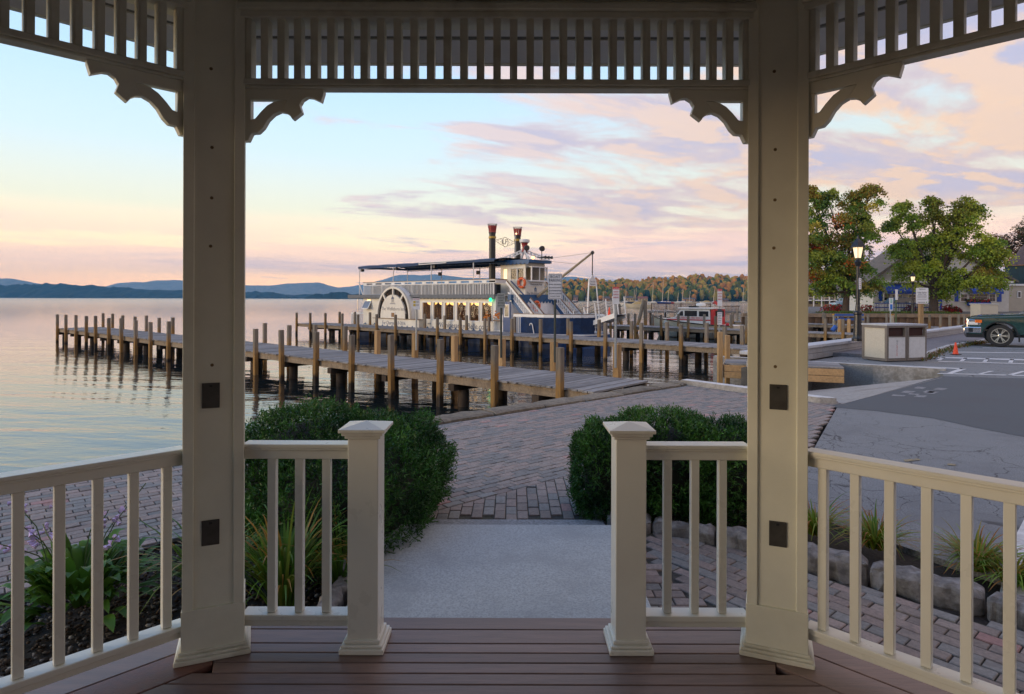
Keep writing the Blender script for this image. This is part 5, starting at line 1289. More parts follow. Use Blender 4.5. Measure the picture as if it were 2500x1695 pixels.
text_mesh('lettering', 'Winnipesaukee Belle', 0.17, ink, frame(B @ V(WH1 + 0.034, 2.48, 3.68), B.to_3x3() @ V(0, 1, 0), (0, 0, 1)), wh, ext=0.004, sx=0.78)
text_mesh('lettering', 'The Wolfeboro Inn', 0.26, tgrey, frame(B @ V(WH1 + 0.004, 2.45, 3.12), B.to_3x3() @ V(0, 1, 0), (0, 0, 1)), wh, ext=0.004, sx=0.8)
def cup2(b):
    q_ = lambda y0, y1, z0, z1: bx(b, WH1 + 0.001, WH1 + 0.008, 2.45 + y0, 2.45 + y1, 3.25 + z0, 3.25 + z1)
    q_(-0.12, 0.12, 0, 0.03); q_(-0.1, -0.06, 0.031, 0.13); q_(0.06, 0.1, 0.031, 0.13); q_(-0.02, 0.02, 0.031, 0.13); q_(-0.13, 0.13, 0.131, 0.18); q_(-0.08, 0.08, 0.181, 0.22); q_(-0.02, 0.02, 0.221, 0.30)
part('cupola_emblem', bblue, cup2, wh)
# ---- forward house under the wheelhouse
def fwd(b):
    bx(b, 18.43, 18.55, 0.02, 4.86, 0.8, 2.96)
    bx(b, 19.70, 19.82, 0.02, 4.86, 0.8, 2.70)
    bx(b, 18.55, 19.70, 0.95, 1.0, 0.8, 2.96)
part('forward_wall', bwhite, fwd)
part('forward_band', bblue, lambda b: (bx(b, 19.60, 19.86, -0.05, 5.05, 2.72, 3.05), [b.prism([B @ V(19.84, v0 + 0.625 * x, 2.72 - y) for x, y in ((0.0, 0), (0.1, 0.14), (0.28, 0.2), (0.5, 0.06), (0.72, 0.2), (0.9, 0.14), (1, 0))], B.to_3x3() @ V(0.02, 0, 0)) for v0 in np.arange(0, 4.9, 0.625)]))
dr = part('side_door', navy, lambda b: bx(b, 19.22, 19.80, -0.04, 0.0, 0.84, 2.62))
part('door_frame', bwhite, lambda b: (bx(b, 19.30, 19.72, -0.055, -0.0405, 2.42, 2.47), bx(b, 19.30, 19.72, -0.055, -0.0405, 1.70, 1.75), bx(b, 19.30, 19.35, -0.055, -0.0405, 1.751, 2.419), bx(b, 19.67, 19.72, -0.055, -0.0405, 1.751, 2.419)), dr)
part('pane', mat('dim_glass', (0.16, 0.15, 0.11), 0.15), lambda b: bx(b, 19.352, 19.668, -0.05, -0.041, 1.752, 2.418), dr)
gt = part('entry_gate', bwhite, lambda b: (bx(b, 18.45, 19.2, -0.03, 0.03, 1.66, 1.78), bx(b, 18.45, 19.2, -0.03, 0.03, 0.84, 0.9), bx(b, 18.43, 18.5, -0.04, 0.04, 0.8, 1.85), bx(b, 19.14, 19.21, -0.04, 0.04, 0.8, 1.85)))
for k_ in range(6): part('baluster', bwhite, lambda b: bx(b, 18.56 + k_ * 0.1, 18.60 + k_ * 0.1, -0.02, 0.02, 0.9, 1.66), gt)
part('nav_light', emit('green_light', (0.02, 1.0, 0.35), 1.8, (0.0, 0.2, 0.05)), lambda b: b.lathe([(0.06, 0), (0.09, 0.04), (0.09, 0.18), (0.05, 0.22)], B @ V(18.28, -0.16, 2.62), 10))
# ---- two stairs down to the bow deck
for v0, v1 in ((0.15, 1.05), (3.85, 4.75)):
    sN = part('stair', bblue, lambda b: [b.bar(B @ V(19.5, v_, 3.0), B @ V(21.55, v_, 0.95), 0.06, 0.22) for v_ in (v0, v1)])
    for k_ in range(9):
        f_ = (k_ + 0.5) / 9; part('tread', greyv, lambda b: bx(b, 19.5 + 2.05 * f_ - 0.12, 19.5 + 2.05 * f_ + 0.12, v0 + 0.03, v1 - 0.03, 2.98 - 2.05 * f_, 3.01 - 2.05 * f_), sN)
    for v_ in (v0, v1):
        f0 = 0.5 if v_ == 1.05 else 0.0                       # the inner handrail of the near stair is fixed to the wheelhouse wall higher up
        ra, rb2 = V(19.3, v_, 3.80), V(21.5, v_, 1.78); la_, lb2 = V(19.45, v_, 3.18), V(21.4, v_, 1.24)
        part('stair_rail', bwhite, lambda b: (b.bar(B @ ra.lerp(rb2, f0), B @ rb2, 0.06, 0.14), b.bar(B @ la_.lerp(lb2, f0), B @ lb2, 0.05, 0.07)), sN)
        part('rail_cap', wood_cap, lambda b: b.bar(B @ (ra.lerp(rb2, f0) + V(0, 0, 0.1)), B @ (rb2 + V(0.02, 0, 0.09)), 0.08, 0.035), sN)
        for k_ in range(12):
            if k_ / 12 < f0: continue
            part('baluster', bwhite, lambda b: bx(b, 19.6 + k_ * 0.155, 19.65 + k_ * 0.155, v_ - 0.02, v_ + 0.02, 3.04 - k_ * 0.1545, 3.5 - k_ * 0.143), sN)
part('handrail', navy, lambda b: b.bar(B @ boat_at(1247.1, 686.1, 1.46), B @ boat_at(1278.5, 720.4, 1.46), 0.05, 0.06))
# ---- bow bulwark with navy canvas
bowc = mat('blue_canvas', (0.022, 0.06, 0.17), 0.75, 0.3, 3, (0.05, 0.08, 0.14), 0.5, 1.0, 0.4, 5, bdist=0.05)
bow = [(20.0, 0.04), (21.2, 0.04), (22.3, 0.06), (23.2, 0.4), (24.0, 1.2), (24.35, 2.0)]
bow2 = [(24.35, 3.0), (24.0, 3.8), (23.2, 4.6), (22.3, 4.95), (20.0, 4.96)]
for line in (bow, bow2):
    part('bow_rail', bwhite, lambda b: [b.bar(B @ V(a[0], a[1], 1.83), B @ V(c_[0], c_[1], 1.83), 0.07, 0.16) for a, c_ in zip(line[:-1], line[1:])])
    part('rail_cap', wood_cap, lambda b: [b.bar(B @ V(a[0], a[1], 1.93), B @ V(c_[0], c_[1], 1.93), 0.10, 0.03) for a, c_ in zip(line[:-1], line[1:])])
    part('bow_canvas', bowc, lambda b: [b.bar(B @ V(a[0], a[1], 1.28), B @ V(c_[0], c_[1], 1.28), 0.03, 0.9) for a, c_ in zip(line[:-1], line[1:])][(1 if line is bow else 0):0] or [b.bar(B @ V(a[0] + (0.6 if a[0] == 20.0 else 0), a[1], 1.28), B @ V(c_[0], c_[1], 1.28), 0.03, 0.9) for a, c_ in zip(line[:-1], line[1:])])
for k_ in range(5): part('bow_baluster', bwhite, lambda b: bx(b, 20.02 + k_ * 0.12, 20.06 + k_ * 0.12, 0.02, 0.06, 0.82, 1.75))
part('bow_fence', bwhite, lambda b: [b.bar(B @ V(24.4 + 0.05 * math.sin(k_), 2.05 + k_ * 0.13, 0.85), B @ V(24.4, 2.05 + k_ * 0.13, 1.8), 0.03, 0.03) for k_ in range(8)])
part('cane_pipe', bwhite, lambda b: b.path([B @ V(21.62, -0.03, 0.82), B @ V(21.5, -0.03, 1.32), B @ V(21.42, -0.03, 1.4), B @ V(21.32, -0.03, 1.36), B @ V(21.30, -0.03, 1.27)], 0.03, 6))
# ---- cargo boom at the bow
tip = boat_at(1446.5, 617, 2.5); heel = V(WH1 + 0.3, 2.3, 2.95)
bm_ = part('boom', mat('boom_wood', (0.30, 0.25, 0.17), 0.6, 0.2, 6), lambda b: b.tube(B @ heel, B @ tip, 0.10, 0.06, 10))
part('boom_tip', soot, lambda b: b.sphere(B @ tip, 0.11, 8, 5), bm_)
part('stay', soot, lambda b: (b.tube(B @ V(WH1 + 0.4, 2.4, 5.2), B @ tip, 0.008, None, 4), b.tube(B @ heel + V(0.3, 0, -0.4), B @ heel.lerp(tip, 0.75), 0.008, None, 4), b.tube(B @ V(WH1 + 0.4, 2.4, 5.15), B @ heel.lerp(tip, 0.75), 0.008, None, 4)), bm_)
# ---- life rings hang on the boat
ring_m = mat('orange_ring', (0.72, 0.13, 0.03), 0.5, 0.12, 4)
for nm_, c_, ax, lab in (('life_ring', B @ boat_at(1273.4, 690.8, 1.38), B.to_3x3() @ V(0, 1, 0), 'orange life ring hanging on the wheelhouse wall'), ('life_ring', B @ u_at(1309.9, 747.5, 19.95), B.to_3x3() @ V(1, 0, 0), 'orange life ring hanging on the bow wall between the two stairs')):
    t = thing(nm_, c_[:], lab, 'life ring'); b = MB(); b.torus(c_, ax, 0.27, 0.085, 22, 8); ro = b.build('ring', ring_m, t, smooth=True)
    b = MB(); q_ = Vector(ax).to_track_quat('Z', 'Y')
    for k_ in range(4):
        a = PI / 4 + k_ * PI / 2; b.torus(c_ + q_ @ V(0.27 * math.cos(a), 0.27 * math.sin(a), 0), q_ @ V(-math.sin(a), math.cos(a), 0), 0.088, 0.012, 10, 5)
    b.build('rope_band', bwhite, ro)
# flowers on the counter inside the bow window
for u, lab in ((17.95, 'autumn flower arrangement glowing in the last cabin window'), (18.85, 'second orange flower arrangement beside the entry gate')):
    t = thing('flower_arrangement', (B @ V(u, -0.06, 1.5))[:], lab, 'flowers'); b = MB(); b.box(u - 0.3, u + 0.28, -0.22, -0.06, 1.46, 1.52, 0, B); b.build('shelf', wood_cap, t)
    r_ = random.Random(int(u * 10)); b = MB()
    for k_ in range(26): b.sphere(B @ V(u + r_.gauss(0, 0.12), -0.15 + r_.uniform(-0.04, 0.04), 1.58 + abs(r_.gauss(0, 0.17))), r_.uniform(0.03, 0.06), 6, 4)
    tag(b.build('blooms', mat('orange_blooms', (0.62, 0.20, 0.03), 0.8, 0.5, 20, (0.10, 0.12, 0.03), 0.5, 9), t), kind='stuff')

# ---------------- landing stage hanging from the boom
gs = thing('landing_stage', (B @ V(25.0, 2.5, 0.9))[:], 'white landing stage with rope rails hanging from the boom at the bow', 'gangway')
v0, v1 = 1.95, 3.1
s_a, s_b = boat_at(1398, 806, v0), boat_at(1500, 771, v0)
du = (s_b - s_a)
for v_ in (v0, v1):
    b = MB(); b.bar(B @ V(s_a.x, v_, s_a.z), B @ V(s_b.x, v_, s_b.z), 0.08, 0.26); b.build('side_beam', bwhite, gs)
for k_ in range(16):
    f_ = (k_ + 0.5) / 16; p = s_a.lerp(s_b, f_); b = MB(); b.bar(B @ V(p.x, v0 + 0.05, p.z + 0.05), B @ V(p.x, v1 - 0.05, p.z + 0.05), 0.22, 0.03, up=(-0.2, 0.2, 1)); b.build('plank', greyv, gs)
top_z = None
stan = []
for v_ in (v0, v1):
    row = []
    for f_ in (0.06, 0.32, 0.58, 0.84, 1.0):
        p = s_a.lerp(s_b, f_); q_ = V(p.x - 0.12, v_, p.z + 1.05); b = MB(); b.tube(B @ V(p.x, v_, p.z), B @ q_, 0.035, None, 6); b.build('stanchion', bwhite, gs); row.append((V(p.x, v_, p.z), q_))
    for h_ in (0.95, 0.6):
        b = MB()
        for (a, a2), (c_, c2) in zip(row[:-1], row[1:]):
            p, q_ = a.lerp(a2, h_), c_.lerp(c2, h_); m1 = p.lerp(q_, 0.5) - V(0, 0, 0.07); b.tube(B @ p, B @ m1, 0.012, None, 4); b.tube(B @ m1, B @ q_, 0.012, None, 4)
        b.build('rope', soot, gs)
hb0, hb1 = boat_at(1434, 690, v0), boat_at(1458, 690, v1)
hu = boat_at(1446, 690, 2.5); 
bl = [s_a.lerp(s_b, 0.32), s_a.lerp(s_b, 0.36)]
for v_, p in zip((v0, v1), bl):
    b = MB(); b.bar(B @ V(p.x + 0.1, v_, p.z), B @ V(hu.x, 2.5 + (v_ - 2.5) * 0.62, hu.z + 0.02), 0.07, 0.05); b.build('hanger_leg', bwhite, gs)
hw = 0.36
b = MB(); b.prism([B @ V(hu.x - 0.02, 2.5 + y, hu.z + z) for y, z in ((-hw, -0.2), (hw, -0.2), (hw, 0.16), (0.14, 0.28), (0.06, 0.42), (-0.06, 0.42), (-0.14, 0.28), (-hw, 0.16))], B.to_3x3() @ V(0.05, 0, 0)); hb_ = b.build('header_board', bwhite, gs)
text_mesh('lettering', 'Town Dock', 0.14, tgrey, frame(B @ V(hu.x + 0.032, 2.5, hu.z + 0.05), B.to_3x3() @ V(0, 1, 0), (0, 0, 1)), hb_, ext=0.003, sx=0.75)
text_mesh('lettering', 'Winnipesaukee', 0.12, tgrey, frame(B @ V(hu.x + 0.032, 2.5, hu.z - 0.1), B.to_3x3() @ V(0, 1, 0), (0, 0, 1)), hb_, ext=0.003, sx=0.7)
b = MB(); b.tube(B @ V(hu.x, 2.5, hu.z + 0.42), B @ tip, 0.03, None, 6); b.build('hoist_tackle', soot, gs)
def cone(label, base, h, group=None):
    t = thing('traffic_cone', base[:], label, 'cone'); r_ = h * 0.21
    b = MB(); b.box(-r_ * 1.35, r_ * 1.35, -r_ * 1.35, r_ * 1.35, 0, h * 0.05, 0, Matrix.Translation(base)); b.build('base', black_m, t)
    b = MB(); b.lathe([(r_, h * 0.05), (r_ * 0.95, h * 0.08), (h * 0.05, h * 0.97), (h * 0.03, h)], base, 16); b.build('body', mat('cone_orange', (0.85, 0.07, 0.01), 0.5, 0.08, 5), t, smooth=True, angle=0.8)
    return t
pc = boat_at(1487.5, 771.5, 2.4)
cone('orange traffic cone standing at the top of the landing stage', B @ pc, 0.48)
cone('orange traffic cone standing on the asphalt by the kerb', G(2333, 866, GZ), 0.44)

# ================================================================== other boats
def hull_mesh(b, M, L, Wd, h_aft, h_bow, draft=0.25, mi=0, flare=0.75, n_=12, stern=0.9):
    """small-craft hull, bow towards +x, open top closed by a deck"""
    rings = []
    for i in range(n_ + 1):
        t = i / n_; x = -L / 2 + L * t
        hw = Wd / 2 * (stern + (1 - stern) * min(1, t * 3)) * (1 - max(0, (t - 0.45) / 0.55) ** 2.2); hw = max(hw, 0.012)
        zs = h_aft + (h_bow - h_aft) * t ** 1.8; xb = x - (0.10 * L * max(0, t - 0.7) / 0.3)
        rings.append([(x, -hw, zs), (xb, -hw * flare, 0.05), (xb, -0.02 * 0 - hw * 0.25, -draft * (1 - t * 0.7)), (xb, hw * 0.25, -draft * (1 - t * 0.7)), (xb, hw * flare, 0.05), (x, hw, zs)])
    vs = [M @ V(*p) for r_ in rings for p in r_]; fs = []
    for i in range(n_):
        for k_ in range(6): fs.append((i * 6 + k_, i * 6 + (k_ + 1) % 6, (i + 1) * 6 + (k_ + 1) % 6, (i + 1) * 6 + k_))
    fs += [tuple(range(5, -1, -1)), tuple(range(n_ * 6, n_ * 6 + 6))]
    b.add(vs, fs, mi)
def boatM(x, y, ang): return Matrix.Translation((x, y, WZ)) @ Matrix.Rotation(ang, 4, 'Z')
gel = mat('white_gelcoat', (0.74, 0.72, 0.66), 0.3, 0.04, 3, coat=0.3)
creamhull = mat('cream_hull', (0.66, 0.58, 0.42), 0.35, 0.05, 3)
darkwin = mat('dark_window', (0.03, 0.03, 0.032), 0.08, 0.2, 4)
# ---- rescue boat behind the far dock
rbm = boatM(13.25, 45.3, math.atan2(0.667, -0.745)); RL = 6.9
rb_ = thing('rescue_boat', (13.25, 45.3, WZ), 'white fire rescue boat with red stripe and red cabin door behind the far dock', 'boat')
b = MB(); hull_mesh(b, rbm, RL, 2.5, 0.95, 1.5); b.build('hull', creamhull, rb_, smooth=True, angle=0.6)
def hullline(z_off, thick, out):
    b = MB(); n_ = 12
    for s_ in (-1, 1):
        for i in range(n_):
            pp_ = []
            for j in (i, i + 1):
                t = j / n_; x = -RL / 2 + RL * t; hw = 1.25 * (0.9 + 0.1 * min(1, t * 3)) * (1 - max(0, (t - 0.45) / 0.55) ** 2.2); zs = 0.95 + 0.55 * t ** 1.8; pp_.append(V(x, s_ * (hw + out), zs + z_off))
            b.bar(rbm @ pp_[0], rbm @ pp_[1], 0.05, thick)
    return b
hullline(0.02, 0.07, 0.01).build('gunwale', black_m, rb_)
b = MB()
b.box(-RL / 2 + 0.1, -RL / 2 + 1.9, -1.05, 1.05, 0.96, 0.99, 0, rbm); b.build('aft_deck', gel, rb_)
cabp = [(-1.75, 1.0), (1.9, 1.0), (1.75, 1.35), (0.95, 1.5), (0.55, 2.05), (-1.7, 2.1)]
b = MB(); b.prism([rbm @ V(x, -0.95, z) for x, z in cabp], rbm.to_3x3() @ V(0, 1.9, 0)); cb_ = b.build('cabin', gel, rb_, bevel=0.03)
b = MB(); b.box(-1.95, 0.7, -1.05, 1.05, 2.1, 2.2, 0, rbm); b.build('cabin_roof', gel, rb_, bevel=0.03)
b = MB(); b.box(-0.2, 2.6, -0.99, 0.99, 1.18, 1.5, 0, rbm)
for sx_ in (-1, 1):
    y0, y1 = sorted((sx_ * 0.955, sx_ * 0.97))
    for x0, x1, z0, z1 in ((-0.75, 0.2, 1.58, 1.98), (-1.6, -0.9, 1.58, 1.95)):
        b = MB(); b.box(x0, x1, y0, y1, z0, z1, 0, rbm); b.build('window', darkwin, cb_, bevel=0.005, seg=1)
    b = MB(); b.prism([rbm @ V(x, y0, z) for x, z in ((0.3, 1.6), (0.75, 1.6), (0.5, 1.92), (0.34, 1.95))], rbm.to_3x3() @ V(0, y1 - y0, 0)); b.build('window', darkwin, cb_)
    ys0, ys1 = sorted((sx_ * 1.02, sx_ * 1.27))
    b = MB()
    b.box(-1.74, 1.6, sx_ * 0.951 if sx_ > 0 else -0.962, 0.962 if sx_ > 0 else -0.951, 1.28, 1.36, 0, rbm); b.build('red_stripe', redp, cb_)
b = MB(); b.box(-2.0, -1.76, -0.93, 0.93, 1.0, 2.08, 0, rbm); b.build('cabin_door', redp, rb_)
for y in (-0.45, 0.45):
    b = MB(); b.box(-2.02, -2.0005, y - 0.25, y + 0.25, 1.55, 2.0, 0, rbm); b.build('door_pane', darkwin, rb_)
b = MB(); b.lathe([(0.1, 0), (0.34, 0.03), (0.36, 0.13), (0.3, 0.22), (0.05, 0.25)], rbm @ V(-0.6, 0, 2.28), 14); b.build('radar_dome', gel, rb_, smooth=True, angle=0.7)
b = MB(); b.box(-0.15, 0.05, -0.6, 0.6, 2.2, 2.32, 0, rbm); b.build('light_bar', darkwin, rb_)
text_mesh('lettering', 'WOLFEBORO FIRE RESCUE', 0.2, redp, frame(rbm @ V(-0.2, 0.975, 1.46), rbm.to_3x3() @ V(-1, 0, 0), (0, 0, 1)), cb_, ext=0.004, sx=0.9)
b = MB()
for s_ in (-1, 1):
    pr_ = [(3.3, 0.12), (2.6, 0.55), (1.7, 0.85), (0.9, 0.98)]
    for a, c_ in zip(pr_[:-1], pr_[1:]): b.tube(rbm @ V(a[0], s_ * a[1], 1.98), rbm @ V(c_[0], s_ * c_[1], 1.9), 0.02, None, 5)
    for a in pr_[:3]: b.tube(rbm @ V(a[0], s_ * a[1], 1.3), rbm @ V(a[0], s_ * a[1], 1.96), 0.018, None, 5)
b.build('bow_rail', chrome, rb_)
b = MB(); b.tube(rbm @ V(-1.9, 0.7, 2.15), rbm @ V(-1.9, 0.7, 2.75), 0.012, None, 5); fp_ = b.build('flag_pole', chrome, rb_)
b = MB(); b.prism([rbm @ V(-1.92, 0.7, 2.72), rbm @ V(-2.3, 0.7, 2.55), rbm @ V(-2.25, 0.7, 2.28), rbm @ V(-1.92, 0.7, 2.5)], (0.0, 0.012, 0)); b.build('flag', redp, fp_)
for dxx in (0.0, 0.5):
    b = MB(); b.sphere(rbm @ V(-RL / 2 + 0.5 + dxx * 2.2, 0.9, 1.05), 0.14, 8, 5); b.build('fender', redp, rb_)
# ---- outboard skiff
sk = boatM(16.9, 43.2, math.atan2(0.667, -0.745) + 0.1)
so2 = thing('motorboat', (16.9, 43.2, WZ), 'open white motorboat with big white outboard engines by the right column', 'boat')
b = MB(); hull_mesh(b, sk, 4.0, 1.8, 0.55, 0.8); b.build('hull', gel, so2, smooth=True, angle=0.6)
for y in (-0.32, 0.32):
    c_ = sk @ V(-2.15, y, 0)
    b = MB(); b.sphere(c_ + V(0, 0, 1.0), 0.3, 12, 8, sq=(1.15, 0.8, 1.25)); b.tube(c_ + V(0, 0, 0.8), c_ + V(-0.05, 0, -0.3), 0.14, 0.08, 8); b.build('outboard_engine', gel, so2, smooth=True)
    b = MB(); b.sphere(c_ + V(0, 0, 0.86), 0.27, 12, 6, sq=(1.2, 0.85, 0.35)); b.build('engine_band', ink, so2)
# ---- moored boats out in the bay
def motorboat(label, px, py, L, hullm, topm, ang, Y=None):
    g = G(px, py, WZ); x, y = (g.x, g.y); M = boatM(x, y, ang)
    t = thing('moored_motorboat', (x, y, WZ), label, 'boat', 'small boats moored in the bay')
    b = MB(); hull_mesh(b, M, L, L * 0.34, L * 0.12, L * 0.17); b.build('hull', hullm, t, smooth=True, angle=0.6)
    b = MB(); b.prism([M @ V(px_ * L, -L * 0.12, z * L) for px_, z in ((-0.3, 0.13), (0.24, 0.14), (0.14, 0.2), (0.02, 0.245), (-0.26, 0.235))], M.to_3x3() @ V(0, L * 0.24, 0)); b.build('cover', topm, t, bevel=0.05)
    return t
tarp_n = mat('navy_tarp', (0.03, 0.04, 0.07), 0.7, 0.2, 3); tarp_y = mat('tan_tarp', (0.5, 0.38, 0.18), 0.7, 0.15, 3)
motorboat('white runabout with dark cockpit cover moored in the bay', 1535.5, 748.5, 7.5, gel, tarp_n, math.radians(172))
motorboat('long cream motorboat moored beside the leaning piles', 1558, 752, 8.6, creamhull, tarp_y, math.radians(176))
motorboat('small yellow motorboat moored near the far shore houses', 1547.5, 741, 7.5, creamhull, tarp_y, math.radians(5))
motorboat('small dark motorboat moored off the far left houses', 1403.5, 738.6, 6, tarp_n, gel, math.radians(20))
motorboat('white cuddy boat moored just left of the caution sign', 1457.5, 738.3, 8, gel, tarp_n, math.radians(170))
motorboat('low white boat moored behind the railed pier', 1723, 741.5, 8, gel, tarp_y, math.radians(175))
def sailboat(label, px, py, top, L, hullm, lean=0.0, cover=None, Yf=None):
    g = G(px, py, WZ); x, y = g.x, g.y; M = boatM(x, y, math.radians(165 + (px * 7) % 30))
    t = thing('sailboat', (x, y, WZ), label, 'sailboat', 'sailboats moored in the bay')
    b = MB(); hull_mesh(b, M, L, L * 0.28, L * 0.11, L * 0.14, 0.4); b.build('hull', hullm, t, smooth=True, angle=0.6)
    b = MB(); b.prism([M @ V(px_ * L, -L * 0.07, z * L) for px_, z in ((-0.18, 0.115), (0.2, 0.125), (0.12, 0.17), (-0.16, 0.165))], M.to_3x3() @ V(0, L * 0.14, 0)); b.build('coachroof', gel, t)
    zt = P(px, top, y).z; hgt = zt - WZ
    b = MB(); b.tube(M @ V(L * 0.08, 0, L * 0.1), V(x + lean * hgt, y, zt), 0.11 * y / 250 + 0.05, 0.07 * y / 250 + 0.03, 6); b.build('mast', mat('mast', (0.55, 0.46, 0.33), 0.4), t)
    b = MB(); b.tube(M @ V(L * 0.06, 0, L * 0.22), M @ V(-L * 0.34, 0, L * 0.21), 0.14, 0.12, 6); b.build('boom', cover or bluep, t)
    b = MB(); b.tube(V(x + lean * hgt, y, zt), M @ V(L * 0.48, 0, L * 0.14), 0.03, None, 4); b.tube(V(x + lean * hgt, y, zt), M @ V(-L * 0.48, 0, L * 0.12), 0.03, None, 4); b.build('rigging', ink, t)
    return t
for px, py, top, L, hm_, lean, lab in ((1595, 741, 690, 8, gel, 0.0, 'sailboat with tall pale mast left of the railed pier'), (1619.5, 742, 684, 9, bluep, 0.0, 'blue hulled sailboat with the tallest mast behind the pier railing'),
                                      (1633, 741, 708, 7, redp, -0.02, 'red hulled sailboat moored over the middle of the pier railing'), (1656, 740.5, 715, 7, gel, 0.01, 'small white sailboat just above the rescue boat radar'),
                                      (1667.5, 739.5, 705, 8, gel, 0.0, 'white sailboat moored behind the rescue boat cabin'), (1685, 740.5, 710, 7, creamhull, 0.0, 'cream sailboat right of the rescue boat radar'),
                                      (1743.5, 741.5, 707, 8, redp, 0.04, 'sailboat with red and blue hull left of the narrow caution sign'), (1815.5, 739, 702, 8, creamhull, 0.0, 'cream sailboat beside the right column'),
                                      (1528.5, 738, 706, 7, gel, 0.0, 'sailboat moored in front of the yellow shore house'), (1549, 737.5, 708, 7, gel, 0.0, 'sailboat with thin mast between two yellow shore houses'),
                                      (1553.5, 737.5, 703, 8, bluep, 0.0, 'sailboat with pale grey mast left of the widest shore house'), (1473.5, 737.5, 713, 7, gel, 0.0, 'sailboat with dark slim mast left of the caution sign')):
    sailboat(lab, px, py, top, L, hm_, lean)
# buoy
g = G(1390, 742, WZ); t = thing('buoy', (g.x, g.y, WZ), 'small red mooring buoy left of the boat parking sign', 'buoy'); b = MB(); b.lathe([(0.25, -0.2), (0.3, 0.3), (0.12, 0.6), (0.1, 1.5), (0.02, 1.55)], (g.x, g.y, WZ), 10); b.build('float', redp, t)
# ---------------- houses on the far shore
hw_ = mat('yellow_house', (0.60, 0.42, 0.20), 0.7, 0.1, 1); hr_ = mat('house_roof', (0.12, 0.10, 0.09), 0.9, 0.2, 1); hwin = mat('house_window', (0.05, 0.05, 0.055), 0.3)
def house(label, px0, px1, py_top, py_base, Y, wallm=hw_, roofm=hr_):
    a, c_ = P(px0, py_base, Y), P(px1, py_base, Y); zt = P(px0, py_top, Y).z; zb = WZ - 0.2; h = zt - zb; w_ = c_.x - a.x
    t = thing('shore_house', ((a.x + c_.x) / 2, Y, WZ), label, 'house', 'houses along the far shore')
    b = MB(); b.box(a.x, c_.x, Y, Y + w_ * 0.6, zb - 1, zb + h * 0.62); wl = b.build('wall', wallm, t)
    b = MB(); b.prism([V(a.x - 0.6, Y - 0.6, zb + h * 0.6), V(a.x - 0.6, Y + w_ * 0.6 + 0.6, zb + h * 0.6), V(a.x - 0.6, Y + w_ * 0.3, zb + h)], (w_ + 1.2, 0, 0)); b.build('roof', roofm, t)
    n_ = max(2, int(w_ / 3.5))
    for k_ in range(n_):
        x = a.x + w_ * (k_ + 0.5) / n_; b = MB(); b.box(x - 0.6, x + 0.6, Y - 0.08, Y - 0.002, zb + h * 0.2, zb + h * 0.48); b.build('window', hwin, wl)
HYs = 846
house('pink shore house with pointed roof at the left end of the wood', 1401, 1410, 721, 735, HYs, mat('pink_house', (0.55, 0.30, 0.22), 0.7))
house('small yellow boathouse left of the hanging stage legs', 1430.5, 1438.5, 725, 735, HYs)
house('low rust coloured shore house behind the stage legs', 1473, 1488, 724, 734, HYs, mat('rust_house', (0.5, 0.24, 0.11), 0.7))
house('yellow cottage just left of the caution sign', 1488.5, 1494, 729, 735, HYs - 6)
house('yellow shore house with grey roof right of the caution sign', 1526, 1545, 723, 734, HYs)
house('widest yellow shore house with red roof at the wood edge', 1559, 1581, 724, 735, HYs, hw_, mat('red_roof', (0.25, 0.09, 0.06), 0.9))
house('long low orange shore house behind the railed pier', 1670, 1697, 727, 735, HYs, mat('orange_house', (0.58, 0.33, 0.12), 0.7))
house('small dark shore house right of the narrow caution sign', 1764, 1778, 729, 736, HYs, mat('brown_house', (0.25, 0.13, 0.08), 0.7))
# ================================================================== the shore on the right
# ---- timber bulkhead of the basin
bk = thing('bulkhead', (22, 52.8, 0), 'brown timber bulkhead holding the planted bank at the back of the basin', 'bulkhead')
bulk_m = mat('bulkhead_timber', (0.16, 0.095, 0.052), 0.85, 0.3, 3, (0.07, 0.045, 0.03), 0.6, 1.0, 0.4, 12, world=True, stretch=(1, 1, 0.3))
bcap = mat('bulkhead_cap', (0.27, 0.19, 0.12), 0.8, 0.2, 3, world=True)
LZ = 0.36
b = MB(); b.box(19.6, 40, 52.75, 52.95, -3, LZ - 0.25); b.build('wall_face', bulk_m, bk)
for k_ in range(4):
    b = MB(); b.box(19.6 + k_ * 5.1, 19.6 + (k_ + 1) * 5.1 - 0.02, 52.55, 52.95, LZ - 0.248, LZ + 0.06); b.build('cap_beam', bcap, bk)
for k_ in range(34):
    x = 19.9 + k_ * 0.6; b = MB(); b.box(x - 0.13, x + 0.13, 52.66, 52.748, -3, LZ - 0.26); b.build('sheet_plank', bulk_m, bk)
